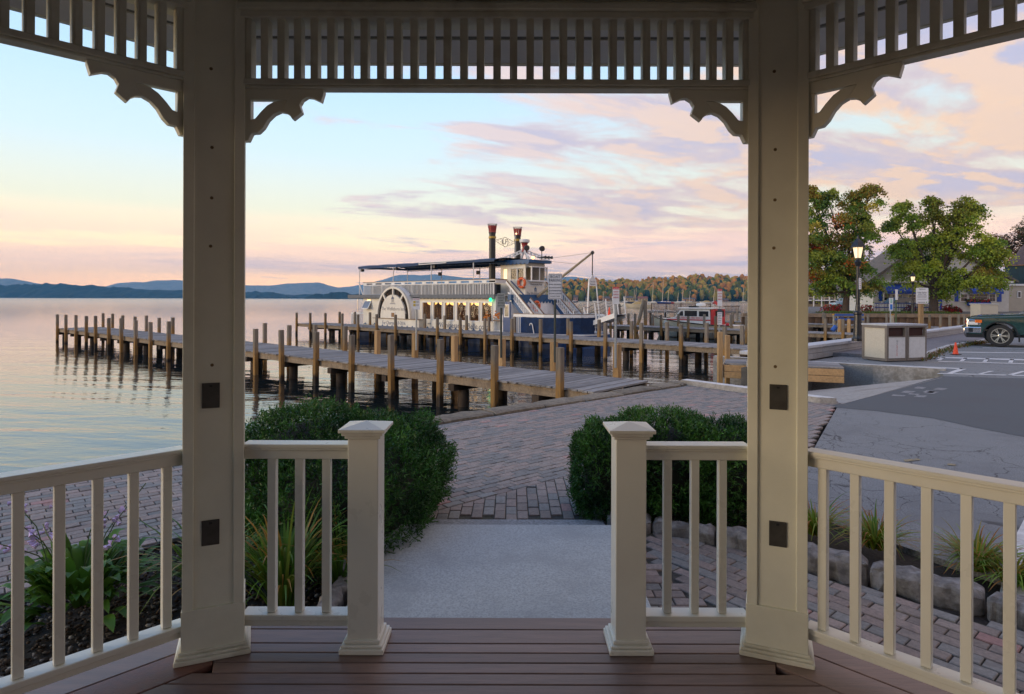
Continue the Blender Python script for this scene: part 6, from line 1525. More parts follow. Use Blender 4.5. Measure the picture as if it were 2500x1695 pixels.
# ---- lamps
lamp_gl = emit('lamp_glass', (1.0, 0.74, 0.42), 0.8, (0.9, 0.8, 0.6)); lamp_bulb = emit('lamp_bulb', (1.0, 0.72, 0.4), 14)
def lamp_proto(loc):
    t = thing('street_lamp', loc, 'x', 'street lamp', 'black street lamps on the low wall')
    o = V(*loc)
    b = MB(); b.lathe([(0.20, 0), (0.20, 0.10), (0.17, 0.13), (0.15, 0.2), (0.12, 0.95), (0.15, 0.98), (0.15, 1.04), (0.09, 1.1), (0.075, 1.3)], o, 14); b.build('base', black_m, t)
    b = MB(); b.lathe([(0.062, 1.302), (0.05, 2.70), (0.07, 2.72), (0.10, 2.80), (0.12, 2.86), (0.075, 2.92), (0.06, 2.98), (0.13, 3.0)], o, 12); b.build('column', black_m, t)
    b = MB(); n_ = 6; ln = MB()
    for i in range(n_):
        a, c_ = 2 * PI * i / n_, 2 * PI * (i + 1) / n_
        p = lambda r_, an, z: o + V(r_ * math.cos(an), r_ * math.sin(an), z)
        b.bar(p(0.125, a, 3.0), p(0.20, a, 3.38), 0.02, 0.02)
        ln.add([p(0.115, a, 3.005), p(0.115, c_, 3.005), p(0.188, c_, 3.375), p(0.188, a, 3.375)], [(0, 1, 2, 3)])
    b.build('lantern_frame', black_m, t); ln.build('lantern_glass', lamp_gl, t)
    b = MB(); b.sphere(o + V(0, 0, 3.2), 0.05, 8, 6); b.build('bulb', lamp_bulb, t)
    b = MB(); b.lathe([(0.27, 3.38), (0.255, 3.43), (0.17, 3.58), (0.09, 3.66), (0.05, 3.70), (0.04, 3.78), (0.01, 3.84)], o, 6); b.build('lantern_roof', black_m, t)
    return t
LW = GZ + 0.455
l1 = G(2094, 833, LW)
lp = lamp_proto(l1[:]); lp['label'] = 'nearest and tallest lit black street lamp, in front of the left maple'
for px, py, lab in ((2325.5, 806, 'lit black street lamp standing in front of the right maple trunk'), (2461, 769, 'lit black street lamp behind the green pickup truck')):
    c_ = copy_tree(lp); g = G(px, py, LW); c_.location = g; c_['label'] = lab
# ---- recycling bin
bn = thing('litter_bin', G(2165, 884, GZ)[:], 'twin litter and recycling bin with beige panels in grey brown frame', 'bin')
frame_m = mat('bin_frame', (0.17, 0.145, 0.12), 0.55, 0.1, 8); panel_m = mat('bin_panel', (0.50, 0.46, 0.37), 0.65, 0.08, 30, (0.42, 0.38, 0.3), 0.4, 3); panel2 = mat('bin_white_panel', (0.60, 0.60, 0.58), 0.55, 0.06, 10)
c0 = G(2165, 884, GZ); ex = V(0.66, 0.75, 0).normalized(); ey = V(-0.75, 0.66, 0)
ey = (G(2104, 877, GZ) - c0).normalized(); ex = V(-ey.y, ey.x, 0); ex = ex if ex.x > 0 else -ex
Mb = Matrix(((ex.x, ey.x, 0, c0.x), (ex.y, ey.y, 0, c0.y), (0, 0, 1, GZ), (0, 0, 0, 1)))
bw, bd, bh = 0.80, 0.95, 1.13
for k_ in range(2):
    x0 = k_ * (bw + 0.02); b = MB()
    for x in (x0, x0 + bw - 0.07):
        for y in (0, bd - 0.08): b.box(x, x + 0.07, y, y + 0.08, 0.02, bh, 0, Mb)
    for y in (0.001, bd - 0.079): b.box(x0 + 0.071, x0 + bw - 0.071, y, y + 0.078, 0.02, 0.10, 0, Mb)
    for x in (x0 + 0.001, x0 + bw - 0.069): b.box(x, x + 0.068, 0.081, bd - 0.081, 0.02, 0.10, 0, Mb); b.box(x, x + 0.068, 0.081, bd - 0.081, bh - 0.08, bh, 0, Mb)
    b.box(x0 + 0.071, x0 + bw - 0.071, 0.001, 0.07, bh - 0.06, bh, 0, Mb)
    b.box(x0 + 0.071, x0 + bw - 0.071, bd - 0.079, bd - 0.001, bh - 0.06, bh, 0, Mb)
    f_ = b.build('bin_frame', frame_m, bn)
    b = MB(); b.box(x0 + 0.02, x0 + 0.05, 0.081, bd - 0.081, 0.101, bh - 0.081, 0, Mb); b.build('side_panel', panel_m, f_)
    b = MB(); b.box(x0 + 0.075, x0 + bw - 0.075, -0.01, 0.02, 0.11, bh - 0.36, 0, Mb); b.build('door', panel2, f_)
    b = MB(); b.box(x0 + 0.06, x0 + bw - 0.06, -0.03, 0.03, bh - 0.345, bh - 0.325, 0, Mb); b.build('sill', frame_m, f_)
    b = MB(); b.box(x0 + 0.075, x0 + bw - 0.075, 0.08, bd - 0.08, 0.12, bh - 0.05, 0, Mb); b.build('bin_liner', mat('bin_inside', (0.05, 0.02, 0.015), 0.9), f_)
    b = MB(); b.box(x0 - 0.01, x0 + bw + 0.01, -0.02, bd + 0.02, bh + 0.001, bh + 0.05, 0, Mb); b.build('lid', mat('bin_lid', (0.42, 0.43, 0.44), 0.6, 0.1, 5), f_)
    if k_ == 0:
        for i, ch in enumerate('RECYCLE'):
            text_mesh('lettering', ch, 0.085, redp if i > 1 else ink_g, frame(Mb @ V(bw / 2, -0.012, 0.64 - i * 0.072), ex, (0, 0, 1)), f_, ext=0.002)
# ---- signs about the basin
def blue_badge(M, hw, hh, bo):
    b = MB(); b.box(-0.62 * hw, 0.62 * hw, -0.85 * hh, 0.0, 0.0005, 0.003, 0, M); b.build('blue_panel', mat('sign_blue', (0.02, 0.16, 0.55), 0.5), bo)
    b = MB(); b.box(-0.5 * hw, 0.5 * hw, 0.2 * hh, 0.85 * hh, 0.0005, 0.002, 0, M); b.build('green_print', mat('sign_green', (0.30, 0.50, 0.42), 0.5), bo)
signpost('parking_sign', 'white and blue reserved parking sign on a thin pole behind the litter bin', 2176, 728, 758.5, GZ + 0.1, 9.4, 24.5, [], sign_w, metal_g, border=False, extra=blue_badge, pole_r=0.025)
def red_rows(M, hw, hh, bo):
    for k_ in range(5):
        b = MB(); b.box(-0.5 * hw, 0.5 * hw, (0.7 - k_ * 0.35) * hh, (0.85 - k_ * 0.35) * hh, 0.0005, 0.002, 0, M); b.build('red_print', mat('faded_red', (0.42, 0.2, 0.18), 0.5), bo)
signpost('notice_sign', 'narrow white notice sign just right of the nearest lamp column', 2100, 679, 706.5, LW, 6.0, 22.3, [], sign_w, metal_d, border=False, extra=red_rows, pole_r=0.02)
signpost('notice_sign', 'small white sign high on a thin green pole right of the parking sign', 2189, 707, 732.5, -1.0, 6.0, 33, [], sign_w, mat('green_pole', (0.06, 0.10, 0.04), 0.6), border=False, pole_r=0.035)
def print_rows(M, hw, hh, bo):
    for k_ in range(6):
        y = 0.02 - k_ * 0.09 - (0.08 if k_ > 3 else 0); b = MB(); b.box(-0.8 * hw, (0.8 - 0.1 * (k_ % 2)) * hw, (y - 0.015) * hh, (y + 0.015) * hh, 0.0005, 0.002, 0, M); b.build('printed_line', ink_g, bo)
    b = MB(); b.box(-0.75 * hw, 0.5 * hw, -0.86 * hh, -0.8 * hh, 0.0005, 0.002, 0, M); b.build('printed_line', ink, bo)
    b = MB(); b.box(0.62 * hw, 0.82 * hw, -0.88 * hh, -0.77 * hh, 0.0005, 0.002, 0, M); b.build('green_dot', mat('green_dot', (0.06, 0.25, 0.04), 0.5), bo)
signpost('mail_sign', 'large white island mail sign on a timber post beside the right maple trunk', 2251.5, 703, 741.5, -1.3, 30, 36, [('Mail Dock', 0.82, 0.10, ink), ('Help Deliver', 0.42, 0.115, ink), ('Island Mail!', 0.20, 0.115, ink)], sign_w, newpost_m, border=False, extra=print_rows, pole_r=0.1)
# ---- striped mooring posts and blue boat lift
strp = MB()
for px, lab in ((2037, 'pale post with yellow and black cap left of the blue boat lift'), (2106.5, 'pale post with yellow and black cap right of the nearest lamp'), (2178.5, 'pale post with yellow and black cap behind the blue parking sign'), (2251, 'pale post with yellow and black cap under the mail sign')):
    c_ = P(px, 770, 44.5); t = thing('striped_post', (c_.x, c_.y, WZ), lab, 'mooring post', 'posts with yellow and black caps')
    b = MB(); b.bar(V(c_.x, c_.y, -3), V(c_.x, c_.y, c_.z), 0.16, 0.16, up=(0, 1, 0)); po_ = b.build('post', mat('pale_post', (0.42, 0.36, 0.26), 0.8, 0.2, 5), t)
    b = MB(); b.bar(V(c_.x, c_.y, c_.z + 0.002), V(c_.x, c_.y, c_.z + 0.09), 0.18, 0.18, up=(0, 1, 0)); b.build('yellow_cap', mat('cap_yellow', (0.7, 0.36, 0.03), 0.6), po_)
    for k_ in (-0.05, 0.05):
        b = MB(); b.bar(V(c_.x + k_ - 0.03, c_.y - 0.092, c_.z + 0.08), V(c_.x + k_ + 0.03, c_.y - 0.092, c_.z + 0.01), 0.03, 0.003, up=(0, 1, 0)); b.build('black_stripe', ink, po_)
bl_ = thing('boat_lift', P(2075, 775, 44.2)[:2] + (WZ,), 'blue two-bar boat lift frame between two capped posts in the basin', 'boat lift')
liftb = mat('lift_blue', (0.03, 0.10, 0.36), 0.5, 0.1, 5)
for py in (769, 780):
    a, c_ = P(2039, py, 44.2), P(2108, py, 44.2); b = MB(); b.bar(a, c_, 0.12, 0.14); b.build('bar', liftb, bl_)
for px in (2053, 2058, 2092):
    a, c_ = P(px, 770, 44.25), P(px, 781, 44.25); b = MB(); b.bar(a, c_, 0.05, 0.05); b.build('strut', liftb, bl_)
for px in (2046, 2100):
    a, c_ = P(px, 769, 44.32), P(px, 800, 44.32); b = MB(); b.tube(V(a.x, a.y, -3), a, 0.06); b.build('leg', metal_g, bl_)
fd = thing('fender', P(2036, 802, 40)[:], 'blue cylindrical fender hanging askew below the boat lift', 'fender'); a, c_ = P(2032, 808, 40), P(2041, 797, 40); b = MB(); b.tube(a, c_, 0.15, 0.15, 12); b.build('body', liftb, fd, smooth=True, angle=0.6)
b = MB(); b.tube(c_, c_ + V(0.02, 0.05, 0.5), 0.015, None, 5); b.build('rope', ink, fd)
# ---- white harbour building with blue awnings
YB = 64.0
wbm = mat('white_clapboard', (0.56, 0.55, 0.50), 0.7, 0.06, 2); shut = mat('awning_blue', (0.008, 0.055, 0.34), 0.6, 0.12, 2)
Q = lambda px, py, Y=YB: P(px, py, Y)
hb = thing('harbour_building', (Q(2290, 757).x, YB, LZ), 'white clapboard harbour building with bright blue awnings and shutters behind the right maple', 'building')
xl, xr = Q(2132, 700).x, Q(2462, 700).x; ze = Q(2300, 688).z; zp = Q(2270, 588).z; xp = Q(2268, 588).x
b = MB(); b.box(xl, xr, YB, YB + 4.5, LZ - 0.6, ze); b.prism([V(xl, YB + 0.001, ze), V(xr, YB + 0.001, ze), V(xp, YB + 0.001, zp)], (0, 4.4, 0)); wl_ = b.build('wall', wbm, hb)
nb = 38
for k_ in range(nb):
    z0 = LZ - 0.3 + (ze - LZ + 0.3) * k_ / nb
    b = MB(); b.hexa([V(xl - 0.02, YB - 0.035, z0), V(xr + 0.02, YB - 0.035, z0), V(xr + 0.02, YB - 0.002, z0), V(xl - 0.02, YB - 0.002, z0), V(xl - 0.02, YB - 0.012, z0 + (ze - LZ) / nb), V(xr + 0.02, YB - 0.012, z0 + (ze - LZ) / nb), V(xr + 0.02, YB - 0.002, z0 + (ze - LZ) / nb), V(xl - 0.02, YB - 0.002, z0 + (ze - LZ) / nb)])
    b.build('clapboard', wbm, wl_)
for k_ in range(26):
    f0 = k_ / 26; z0 = ze + (zp - ze) * f0; x0 = xl + (xp - xl) * f0; x1 = xr + (xp - xr) * f0
    b = MB(); b.hexa([V(x0, YB - 0.035, z0 + 0.12), V(x1, YB - 0.035, z0 + 0.12), V(x1, YB - 0.002, z0 + 0.12), V(x0, YB - 0.002, z0 + 0.12), V(x0, YB - 0.012, z0 + 0.27), V(x1, YB - 0.012, z0 + 0.27), V(x1, YB - 0.002, z0 + 0.27), V(x0, YB - 0.002, z0 + 0.27)])
    b.build('clapboard', wbm, wl_)
rfm = mat('harbour_roof', (0.14, 0.12, 0.10), 0.9, 0.25, 4)
b = MB(); b.prism([V(xl - 0.7, YB - 0.5, ze - 0.25), V(xp, YB - 0.5, zp + 0.25), V(xr + 0.7, YB - 0.5, ze - 0.1), V(xr + 0.7, YB - 0.5, ze + 0.1), V(xp, YB - 0.5, zp + 0.5), V(xl - 0.9, YB - 0.5, ze - 0.05)], (0, 5.4, 0)); b.build('roof', rfm, hb)
b = MB(); b.box(xl - 0.1, xr + 0.3, YB - 0.35, YB - 0.04, ze - 0.12, ze + 0.08); b.build('eave_board', bwhite, hb)
def awning(px0, px1, py0, py1, nm='awning'):
    a, c_ = Q(px0, py0), Q(px1, py1); b = MB(); d_ = 0.9
    b.prism([V(a.x, YB - 0.04, a.z), V(a.x, YB - d_, c_.z + 0.25), V(a.x, YB - d_, c_.z), V(a.x, YB - d_ + 0.03, c_.z), V(a.x, YB - d_ + 0.03, c_.z + 0.2), V(a.x, YB - 0.04, a.z - 0.08)], (c_.x - a.x, 0, 0)); b.build(nm, shut, hb)
for r_ in ((2154, 2228, 694, 718), (2360, 2434, 692, 718)): awning(*r_)
def rect(px0, px1, py0, py1, nm, m_, out, par, y0=0.036):
    a, c_ = Q(px0, py0), Q(px1, py1); b = MB(); b.box(a.x, c_.x, YB - y0 - out, YB - y0, c_.z, a.z); return b.build(nm, m_, par)
for r_ in ((2144.5, 2153, 694, 735.5), (2433.5, 2444, 705, 737), (2330, 2339, 702, 736.5), (2279, 2299, 731, 757)): rect(*r_, 'shutter' if r_[3] < 750 else 'blue_door', shut, 0.04, hb)
for r_ in ((2156, 2173, 716, 735), (2176, 2190, 718, 735), (2192, 2202, 718, 736), (2217, 2236, 718, 735), (2343, 2361, 717, 737), (2363, 2411, 717, 733), (2413, 2430, 717, 738), (2304, 2314, 718, 737), (2286, 2298, 712, 729)):
    w_ = rect(r_[0], r_[1], r_[2], r_[3], 'window', bwhite, 0.05, hb)
    n_ = 2 if r_[1] - r_[0] < 30 else 5
    wpx = (r_[1] - r_[0] - 3) / n_
    for i in range(n_):
        for j in range(2):
            hpx = (r_[3] - r_[2] - 3) / 2
            rect(r_[0] + 1.5 + i * wpx + 0.3, r_[0] + 1.5 + (i + 1) * wpx - 0.3, r_[2] + 1.5 + j * hpx + 0.3, r_[2] + 1.5 + (j + 1) * hpx - 0.3, 'pane', darkwin, 0.01, w_, 0.088)
fbx = rect(2360, 2411, 738, 746, 'flower_box', shut, 0.45, hb)
r_ = random.Random(3); b = MB()
for k_ in range(150):
    p = Q(r_.uniform(2358, 2411), r_.uniform(731.5, 739)); b.sphere(V(p.x, YB - 0.25 + r_.uniform(-0.2, 0.15), p.z), r_.uniform(0.06, 0.11), 5, 4, r_.choice((0, 0, 1)))
tag(b.build('box_flowers', [mat('dark_blooms', (0.05, 0.07, 0.02), 0.9, 0.6, 10), mat('red_blooms', (0.36, 0.02, 0.02), 0.8, 0.3, 10)], hb), kind='stuff')
# pale utility cabinet in front of it
uc = thing('utility_cabinet', G(2415, 778, GZ + 0.1)[:], 'plain pale beige cabinet standing behind the bonnet of the green pickup', 'cabinet'); YC = 46
a, c_ = P(2393, 743, YC), P(2437, 780, YC); b = MB(); b.box(a.x, c_.x, YC, YC + 1.0, c_.z - 0.3, a.z - 0.02); b.build('body', panel_m, uc, bevel=0.03); b = MB(); b.box(a.x - 0.05, c_.x + 0.05, YC - 0.05, YC + 1.05, a.z - 0.018, a.z + 0.04); b.build('lid', panel2, uc)
# picket fence
fe = thing('picket_fence', (Q(2200, 757, 60).x, 60, LZ), 'low white picket fence with blue rails in front of the harbour building', 'fence')
a, c_ = Q(2135, 740, 60), Q(2292, 757, 60)
for zz in (a.z - 0.02, a.z - 0.42):
    b = MB(); b.box(a.x, c_.x, 59.93, 60, zz - 0.04, zz + 0.04); b.build('rail', shut, fe)
for k_ in range(42):
    x = a.x + (c_.x - a.x) * k_ / 41; b = MB(); w_ = 0.14 if k_ % 9 == 5 else 0.05; b.box(x - w_ / 2, x + w_ / 2, 60.005, 60.06, LZ - 0.05, a.z + (0.15 if w_ > 0.1 else -0.03)); b.build('picket', bwhite, fe)
# round tower and beige annexe
tw = thing('round_tower', (Q(2492, 757, 70).x, 70, LZ), 'dark green round kiosk with tall conical roof at the right edge', 'building'); c_ = V(Q(2505, 690, 70).x, 70, LZ)
kz = lambda py: P(2500, py, 70).z - LZ
b = MB(); b.lathe([(1.9, -0.3), (1.9, kz(648))], c_, 22); b.build('drum', mat('dark_green', (0.012, 0.032, 0.033), 0.7, 0.2, 2), tw, smooth=True, angle=0.6)
b = MB(); b.lathe([(2.05, kz(648.5)), (1.95, kz(644)), (1.2, kz(630)), (0.8, kz(617)), (0.45, kz(604)), (0.1, kz(594))], c_, 22); b.build('cone_roof', mat('tower_roof', (0.10, 0.065, 0.06), 0.7, 0.2, 3), tw, smooth=True, angle=0.6)
b = MB(); b.lathe([(2.07, kz(650)), (2.07, kz(648))], c_, 22); b.build('copper_band', mat('copper_band', (0.28, 0.13, 0.06), 0.5), tw)
an_ = thing('beige_annexe', (Q(2485, 757, 66).x, 66, LZ), 'plain beige annexe with flat roof right of the harbour building', 'building'); a, c_ = P(2463, 698, 66), P(2560, 765, 66)
b = MB(); b.box(a.x, c_.x, 66, 72, LZ - 0.5, a.z); wl2 = b.build('wall', mat('annexe_wall', (0.43, 0.39, 0.31), 0.8, 0.06, 2), an_); b = MB(); b.box(a.x - 0.1, c_.x, 65.85, 72, a.z + 0.002, a.z + 0.2); b.build('roof_edge', bwhite, an_)
a, c_ = P(2483, 711, 66), P(2492, 728, 66); b = MB(); b.box(a.x, c_.x, 65.93, 65.998, c_.z, a.z); w_ = b.build('window', bwhite, wl2); b = MB(); b.box(a.x + 0.08, c_.x - 0.08, 65.915, 65.928, c_.z + 0.1, a.z - 0.1); b.build('pane', darkwin, w_)
# long lodge behind the left maple
YL = 105; lg = thing('lodge', (P(2050, 750, YL).x, YL, LZ), 'long pale two storey lodge with balcony far behind the left maple', 'building')
a, c_ = P(1930, 712, YL), P(2140, 752, YL)
b = MB(); b.box(a.x, c_.x, YL, YL + 9, LZ - 0.5, a.z); wl3 = b.build('wall', mat('lodge_wall', (0.50, 0.41, 0.28), 0.8, 0.08, 0.5), lg)
b = MB(); b.prism([V(a.x - 0.6, YL - 0.8, a.z), V(a.x - 0.6, YL + 9.6, a.z), V(a.x - 0.6, YL + 4.4, a.z + 2.4)], (c_.x - a.x + 1.2, 0, 0)); b.build('roof', rfm, lg)
zf = P(2000, 733, YL).z; b = MB(); b.box(a.x, c_.x, YL - 1.4, YL - 0.01, zf - 0.12, zf + 0.05); b.build('balcony', bwhite, lg)
for k_ in range(11):
    x = a.x + 0.6 + (c_.x - a.x - 1.2) * k_ / 10; b = MB(); b.box(x - 0.07, x + 0.07, YL - 1.38, YL - 1.25, LZ, a.z - 0.02); b.build('balcony_post', bwhite, lg)
for k_ in range(16):
    x = a.x + 0.5 + (c_.x - a.x - 1.2) * k_ / 15
    for zz in (LZ + 0.5, zf + 0.5):
        b = MB(); b.box(x, x + 0.55, YL - 0.05, YL - 0.002, zz, zz + 0.95); b.build('window', hwin, wl3)
# distant grey house and hill trees behind
gh = thing('grey_house', (P(2151, 690, 120).x, 120, LZ), 'small grey rooftop dormer seen between the two maples', 'house'); a, c_ = P(2144, 650, 120), P(2158, 690, 120); b = MB(); b.box(a.x, c_.x, 120, 124, LZ, a.z); w_ = b.build('wall', mat('grey_wall', (0.22, 0.22, 0.24), 0.8), gh)
for i in range(2):
    b = MB(); x = a.x + 0.15 + i * 0.55; b.box(x, x + 0.35, 119.95, 119.998, a.z - 1.5, a.z - 0.4); b.build('window', bwhite, w_)
# ---- parked cars behind the bank
def car_body(b, M, L, Wd, H, prof):
    b.prism([M @ V(x * L, -Wd / 2, z * H) for x, z in prof], M.to_3x3() @ V(0, Wd, 0))
cprof = [(-0.5, 0.18), (-0.42, 0.14), (0.42, 0.14), (0.5, 0.22), (0.49, 0.48), (0.30, 0.58), (-0.34, 0.60), (-0.5, 0.55)]
gprof = [(-0.36, 0.601), (0.28, 0.581), (0.10, 0.95), (-0.05, 1.0), (-0.22, 0.98)]
def parked_car(label, x, y, ang, m_, L=4.5):
    M = Matrix.Translation((x, y, LZ)) @ Matrix.Rotation(ang, 4, 'Z'); t = thing('parked_car', (x, y, LZ), label, 'car', 'cars parked behind the planted bank')
    b = MB(); car_body(b, M, L, 1.75, 1.5, cprof); b.build('body', m_, t, bevel=0.05); b = MB(); car_body(b, M, L, 1.5, 1.5, gprof); b.build('cabin', glass('car_glass', (0.1, 0.16, 0.2), 0.05, 0.95), t, bevel=0.04)
    for wx in (-0.31, 0.31):
        for sy in (-0.8, 0.8):
            b = MB(); c_ = M @ V(wx * L, sy, 0.32); b.tube(c_ - M.to_3x3() @ V(0, 0.1, 0), c_ + M.to_3x3() @ V(0, 0.1, 0), 0.32, None, 14); b.build('wheel', black_m, t)
parked_car('pale blue car parked behind the left maple trunk', P(2078, 740, 74).x, 74, 0.1, mat('pale_blue_car', (0.25, 0.40, 0.46), 0.3, coat=0.5))
parked_car('dark red car parked under the left awning', P(2205, 740, 62.2).x, 62.2, 0.0, mat('maroon_car', (0.05, 0.01, 0.012), 0.3, coat=0.5))
# ---- red chairs and flower beds on the bank
rcs = [(2087, 71), (2100, 69), (2118, 70)]
for i, (px, Y) in enumerate(rcs):
    x = P(px, 750, Y).x; M = Matrix.Translation((x, Y, LZ)) @ Matrix.Rotation(0.4 * i, 4, 'Z')
    t = thing('lawn_chair', (x, Y, LZ), ('red slatted lawn chair just left of the nearest lamp', 'red slatted lawn chair half hidden by the nearest lamp column', 'red slatted lawn chair between the lamp and the harbour building')[i], 'chair', 'red lawn chairs on the bank')
    b = MB(); b.box(-0.35, 0.35, -0.3, 0.35, 0.33, 0.38, 0, M); b.build('seat', redp, t)
    for k_ in range(5): b = MB(); b.bar(M @ V(-0.28 + k_ * 0.14, 0.35, 0.36), M @ V(-0.3 + k_ * 0.15, 0.6, 1.05), 0.11, 0.025); b.build('back_slat', redp, t)
    for sx in (-0.36, 0.36): b = MB(); b.bar(M @ V(sx, -0.3, 0), M @ V(sx, -0.3, 0.6), 0.08, 0.05); b.bar(M @ V(sx, -0.4, 0.615), M @ V(sx, 0.4, 0.615), 0.12, 0.03); b.build('arm', redp, t)
# ================================================================== pickup truck
h_ = V(-0.828, 0.56, 0).normalized(); lft = V(-h_.y, h_.x, 0); SC = 1.10
wb = G(2441, 847, GZ); org = wb - h_ * 1.83 * SC - lft * 0.86 * SC
MT = Matrix(((h_.x * SC, lft.x * SC, 0, org.x), (h_.y * SC, lft.y * SC, 0, org.y), (0, 0, SC, GZ), (0, 0, 0, 1)))
tk = thing('pickup_truck', org[:], 'dark green pickup truck with chrome grille parked nose to the low wall', 'truck', rz=0)
tgreen = mat('truck_green', (0.008, 0.045, 0.042), 0.28, 0.1, 2, coat=0.8); tyre = mat('tyre', (0.018, 0.018, 0.018), 0.8, 0.2, 20); alloy = mat('alloy', (0.62, 0.58, 0.5), 0.3, 0.05, 5, metal=0.9); chr_ = mat('chrome', (0.75, 0.75, 0.76), 0.12, 0.03, 5, metal=1.0)
tp = lambda nm, m_, fn, par=tk, **kw: (lambda b: (fn(b), b.build(nm, m_, par, **kw))[1])(MB())
def side_prof(x0, x1, zlow, ztop, archx, ar, n_=12):
    pts = [(x0, zlow)]
    for ax in archx:
        for i in range(n_ + 1):
            a = PI - PI * i / n_; pts.append((ax + ar * math.cos(a), max(zlow, 0.42 + ar * math.sin(a) * 0.98)))
    return pts + [(x1, zlow)] + ztop
prof = side_prof(-2.85, 2.78, 0.46, [(2.80, 0.62), (2.80, 1.02), (2.70, 1.10), (1.2, 1.19), (1.05, 1.20), (-2.8, 1.22), (-2.85, 1.0)], (-1.75, 1.83), 0.50)
tp('body', tgreen, lambda b: b.prism([MT @ V(x, -0.95, z) for x, z in prof], MT.to_3x3() @ V(0, 1.9, 0)), bevel=0.045, seg=3)
tp('bonnet', tgreen, lambda b: b.prism([MT @ V(x, -0.78, z) for x, z in ((1.15, 1.19), (2.66, 1.09), (2.62, 1.13), (2.3, 1.19), (1.15, 1.255))], MT.to_3x3() @ V(0, 1.56, 0)), bevel=0.02)
cabp = [(1.12, 1.20), (0.42, 1.82), (0.15, 1.88), (-0.95, 1.88), (-1.12, 1.22)]
tp('cab', tgreen, lambda b: b.prism([MT @ V(x, -0.80, z) for x, z in cabp], MT.to_3x3() @ V(0, 1.6, 0)), bevel=0.04)
tp('windscreen', glass('truck_glass', (0.12, 0.19, 0.24), 0.03, 1.0), lambda b: b.hexa([MT @ V(*p) for p in ((1.09, -0.72, 1.25), (1.09, 0.72, 1.25), (0.47, 0.66, 1.79), (0.47, -0.66, 1.79), (1.125, -0.72, 1.25), (1.125, 0.72, 1.25), (0.505, 0.66, 1.80), (0.505, -0.66, 1.80))]))
for sy in (-1, 1):
    y0, y1 = sorted((sy * 0.802, sy * 0.812))
    tp('side_window', darkwin, lambda b: b.prism([MT @ V(x, y0, z) for x, z in ((0.92, 1.28), (0.45, 1.74), (-0.05, 1.78), (-0.05, 1.28))], MT.to_3x3() @ V(0, y1 - y0, 0)))
    tp('side_window', darkwin, lambda b: b.prism([MT @ V(x, y0, z) for x, z in ((-0.12, 1.28), (-0.12, 1.78), (-0.85, 1.78), (-0.95, 1.28))], MT.to_3x3() @ V(0, y1 - y0, 0)))
    tp('mirror', black_m, lambda b: (b.box(0.55, 0.8, min(sy * 0.98, sy * 1.16), max(sy * 0.98, sy * 1.16), 1.25, 1.5, 0, MT), b.bar(MT @ V(0.68, sy * 0.8, 1.28), MT @ V(0.68, sy * 1.0, 1.32), 0.06, 0.06)), bevel=0.02)
    ya, yb_ = sorted((sy * 0.952, sy * 0.962))
    tp('wheel_arch_trim', black_m, lambda b: [b.bar(MT @ V(1.83 + 0.53 * math.cos(a), sy * 0.957, 0.42 + 0.53 * math.sin(a)), MT @ V(1.83 + 0.53 * math.cos(a + 0.26), sy * 0.957, 0.42 + 0.53 * math.sin(a + 0.26)), 0.02, 0.05) for a in np.arange(0.0, 2.9, 0.26)])
    tp('side_moulding', chr_, lambda b: b.box(-0.9, 1.0, ya, yb_, 0.82, 0.85, 0, MT))
    hl_ = tp('headlight', chr_, lambda b: b.box(2.42, 2.815, min(sy * 0.62, sy * 0.962), max(sy * 0.62, sy * 0.962), 0.80, 1.02, 0, MT), bevel=0.02)
    tp('headlight_glass', mat('lamp_clear', (0.7, 0.7, 0.68), 0.1, 0.05), lambda b: b.box(2.5, 2.822, min(sy * 0.66, sy * 0.968), max(sy * 0.66, sy * 0.968), 0.82, 0.94, 0, MT), hl_, bevel=0.01)
    tp('indicator', mat('amber_lens', (0.75, 0.16, 0.02), 0.2), lambda b: b.box(2.38, 2.6, min(sy * 0.9, sy * 0.972), max(sy * 0.9, sy * 0.972), 0.90, 1.015, 0, MT), hl_, bevel=0.008)
    for wx in (1.83, -1.75):
        c_ = V(wx, sy * 0.82, 0.42)
        w_ = tp('wheel', tyre, lambda b: b.lathe([(0.30, -0.13), (0.40, -0.13), (0.42, -0.10), (0.42, 0.10), (0.40, 0.13), (0.29, 0.13), (0.28, 0.09)], MT @ c_, 26, ax=MT.to_3x3() @ V(0, sy, 0)), smooth=True, angle=0.6)
        w_.data.transform(Matrix.Translation(MT @ c_) @ Matrix.Scale(SC, 4) @ Matrix.Translation(-(MT @ c_)))
        def rim_(b):
            ax = (MT.to_3x3() @ V(0, sy, 0)).normalized(); q_ = ax.to_track_quat('Z', 'Y'); cc = MT @ c_
            b.lathe([(0.27 * SC, 0.06), (0.29 * SC, 0.125 * SC), (0.265 * SC, 0.125 * SC), (0.25 * SC, 0.05)], cc, 26, ax=ax); b.lathe([(0.07 * SC, 0.04), (0.07 * SC, 0.12 * SC), (0.04 * SC, 0.13 * SC)], cc, 12, ax=ax)
            for k_ in range(6):
                for dd in (-0.13, 0.13):
                    a = 2 * PI * k_ / 6 + dd; b.bar(cc + q_ @ V(0.05 * math.cos(2 * PI * k_ / 6), 0.05 * math.sin(2 * PI * k_ / 6), 0.105 * SC), cc + q_ @ V(0.27 * SC * math.cos(a), 0.27 * SC * math.sin(a), 0.115 * SC), 0.035, 0.03, up=ax)
        tp('rim', alloy, rim_, w_); tp('wheel_hub', black_m, lambda b: b.lathe([(0.26 * SC, 0.0), (0.26 * SC, 0.03)], MT @ c_, 20, ax=MT.to_3x3() @ V(0, sy, 0)), w_)
tp('grille', chr_, lambda b: b.box(2.79, 2.835, -0.60, 0.60, 0.72, 1.06, 0, MT), bevel=0.015)
for k_ in range(3): tp('grille_slat', black_m, lambda b: b.box(2.8355, 2.845, -0.54, 0.54, 0.76 + k_ * 0.1, 0.82 + k_ * 0.1, 0, MT))
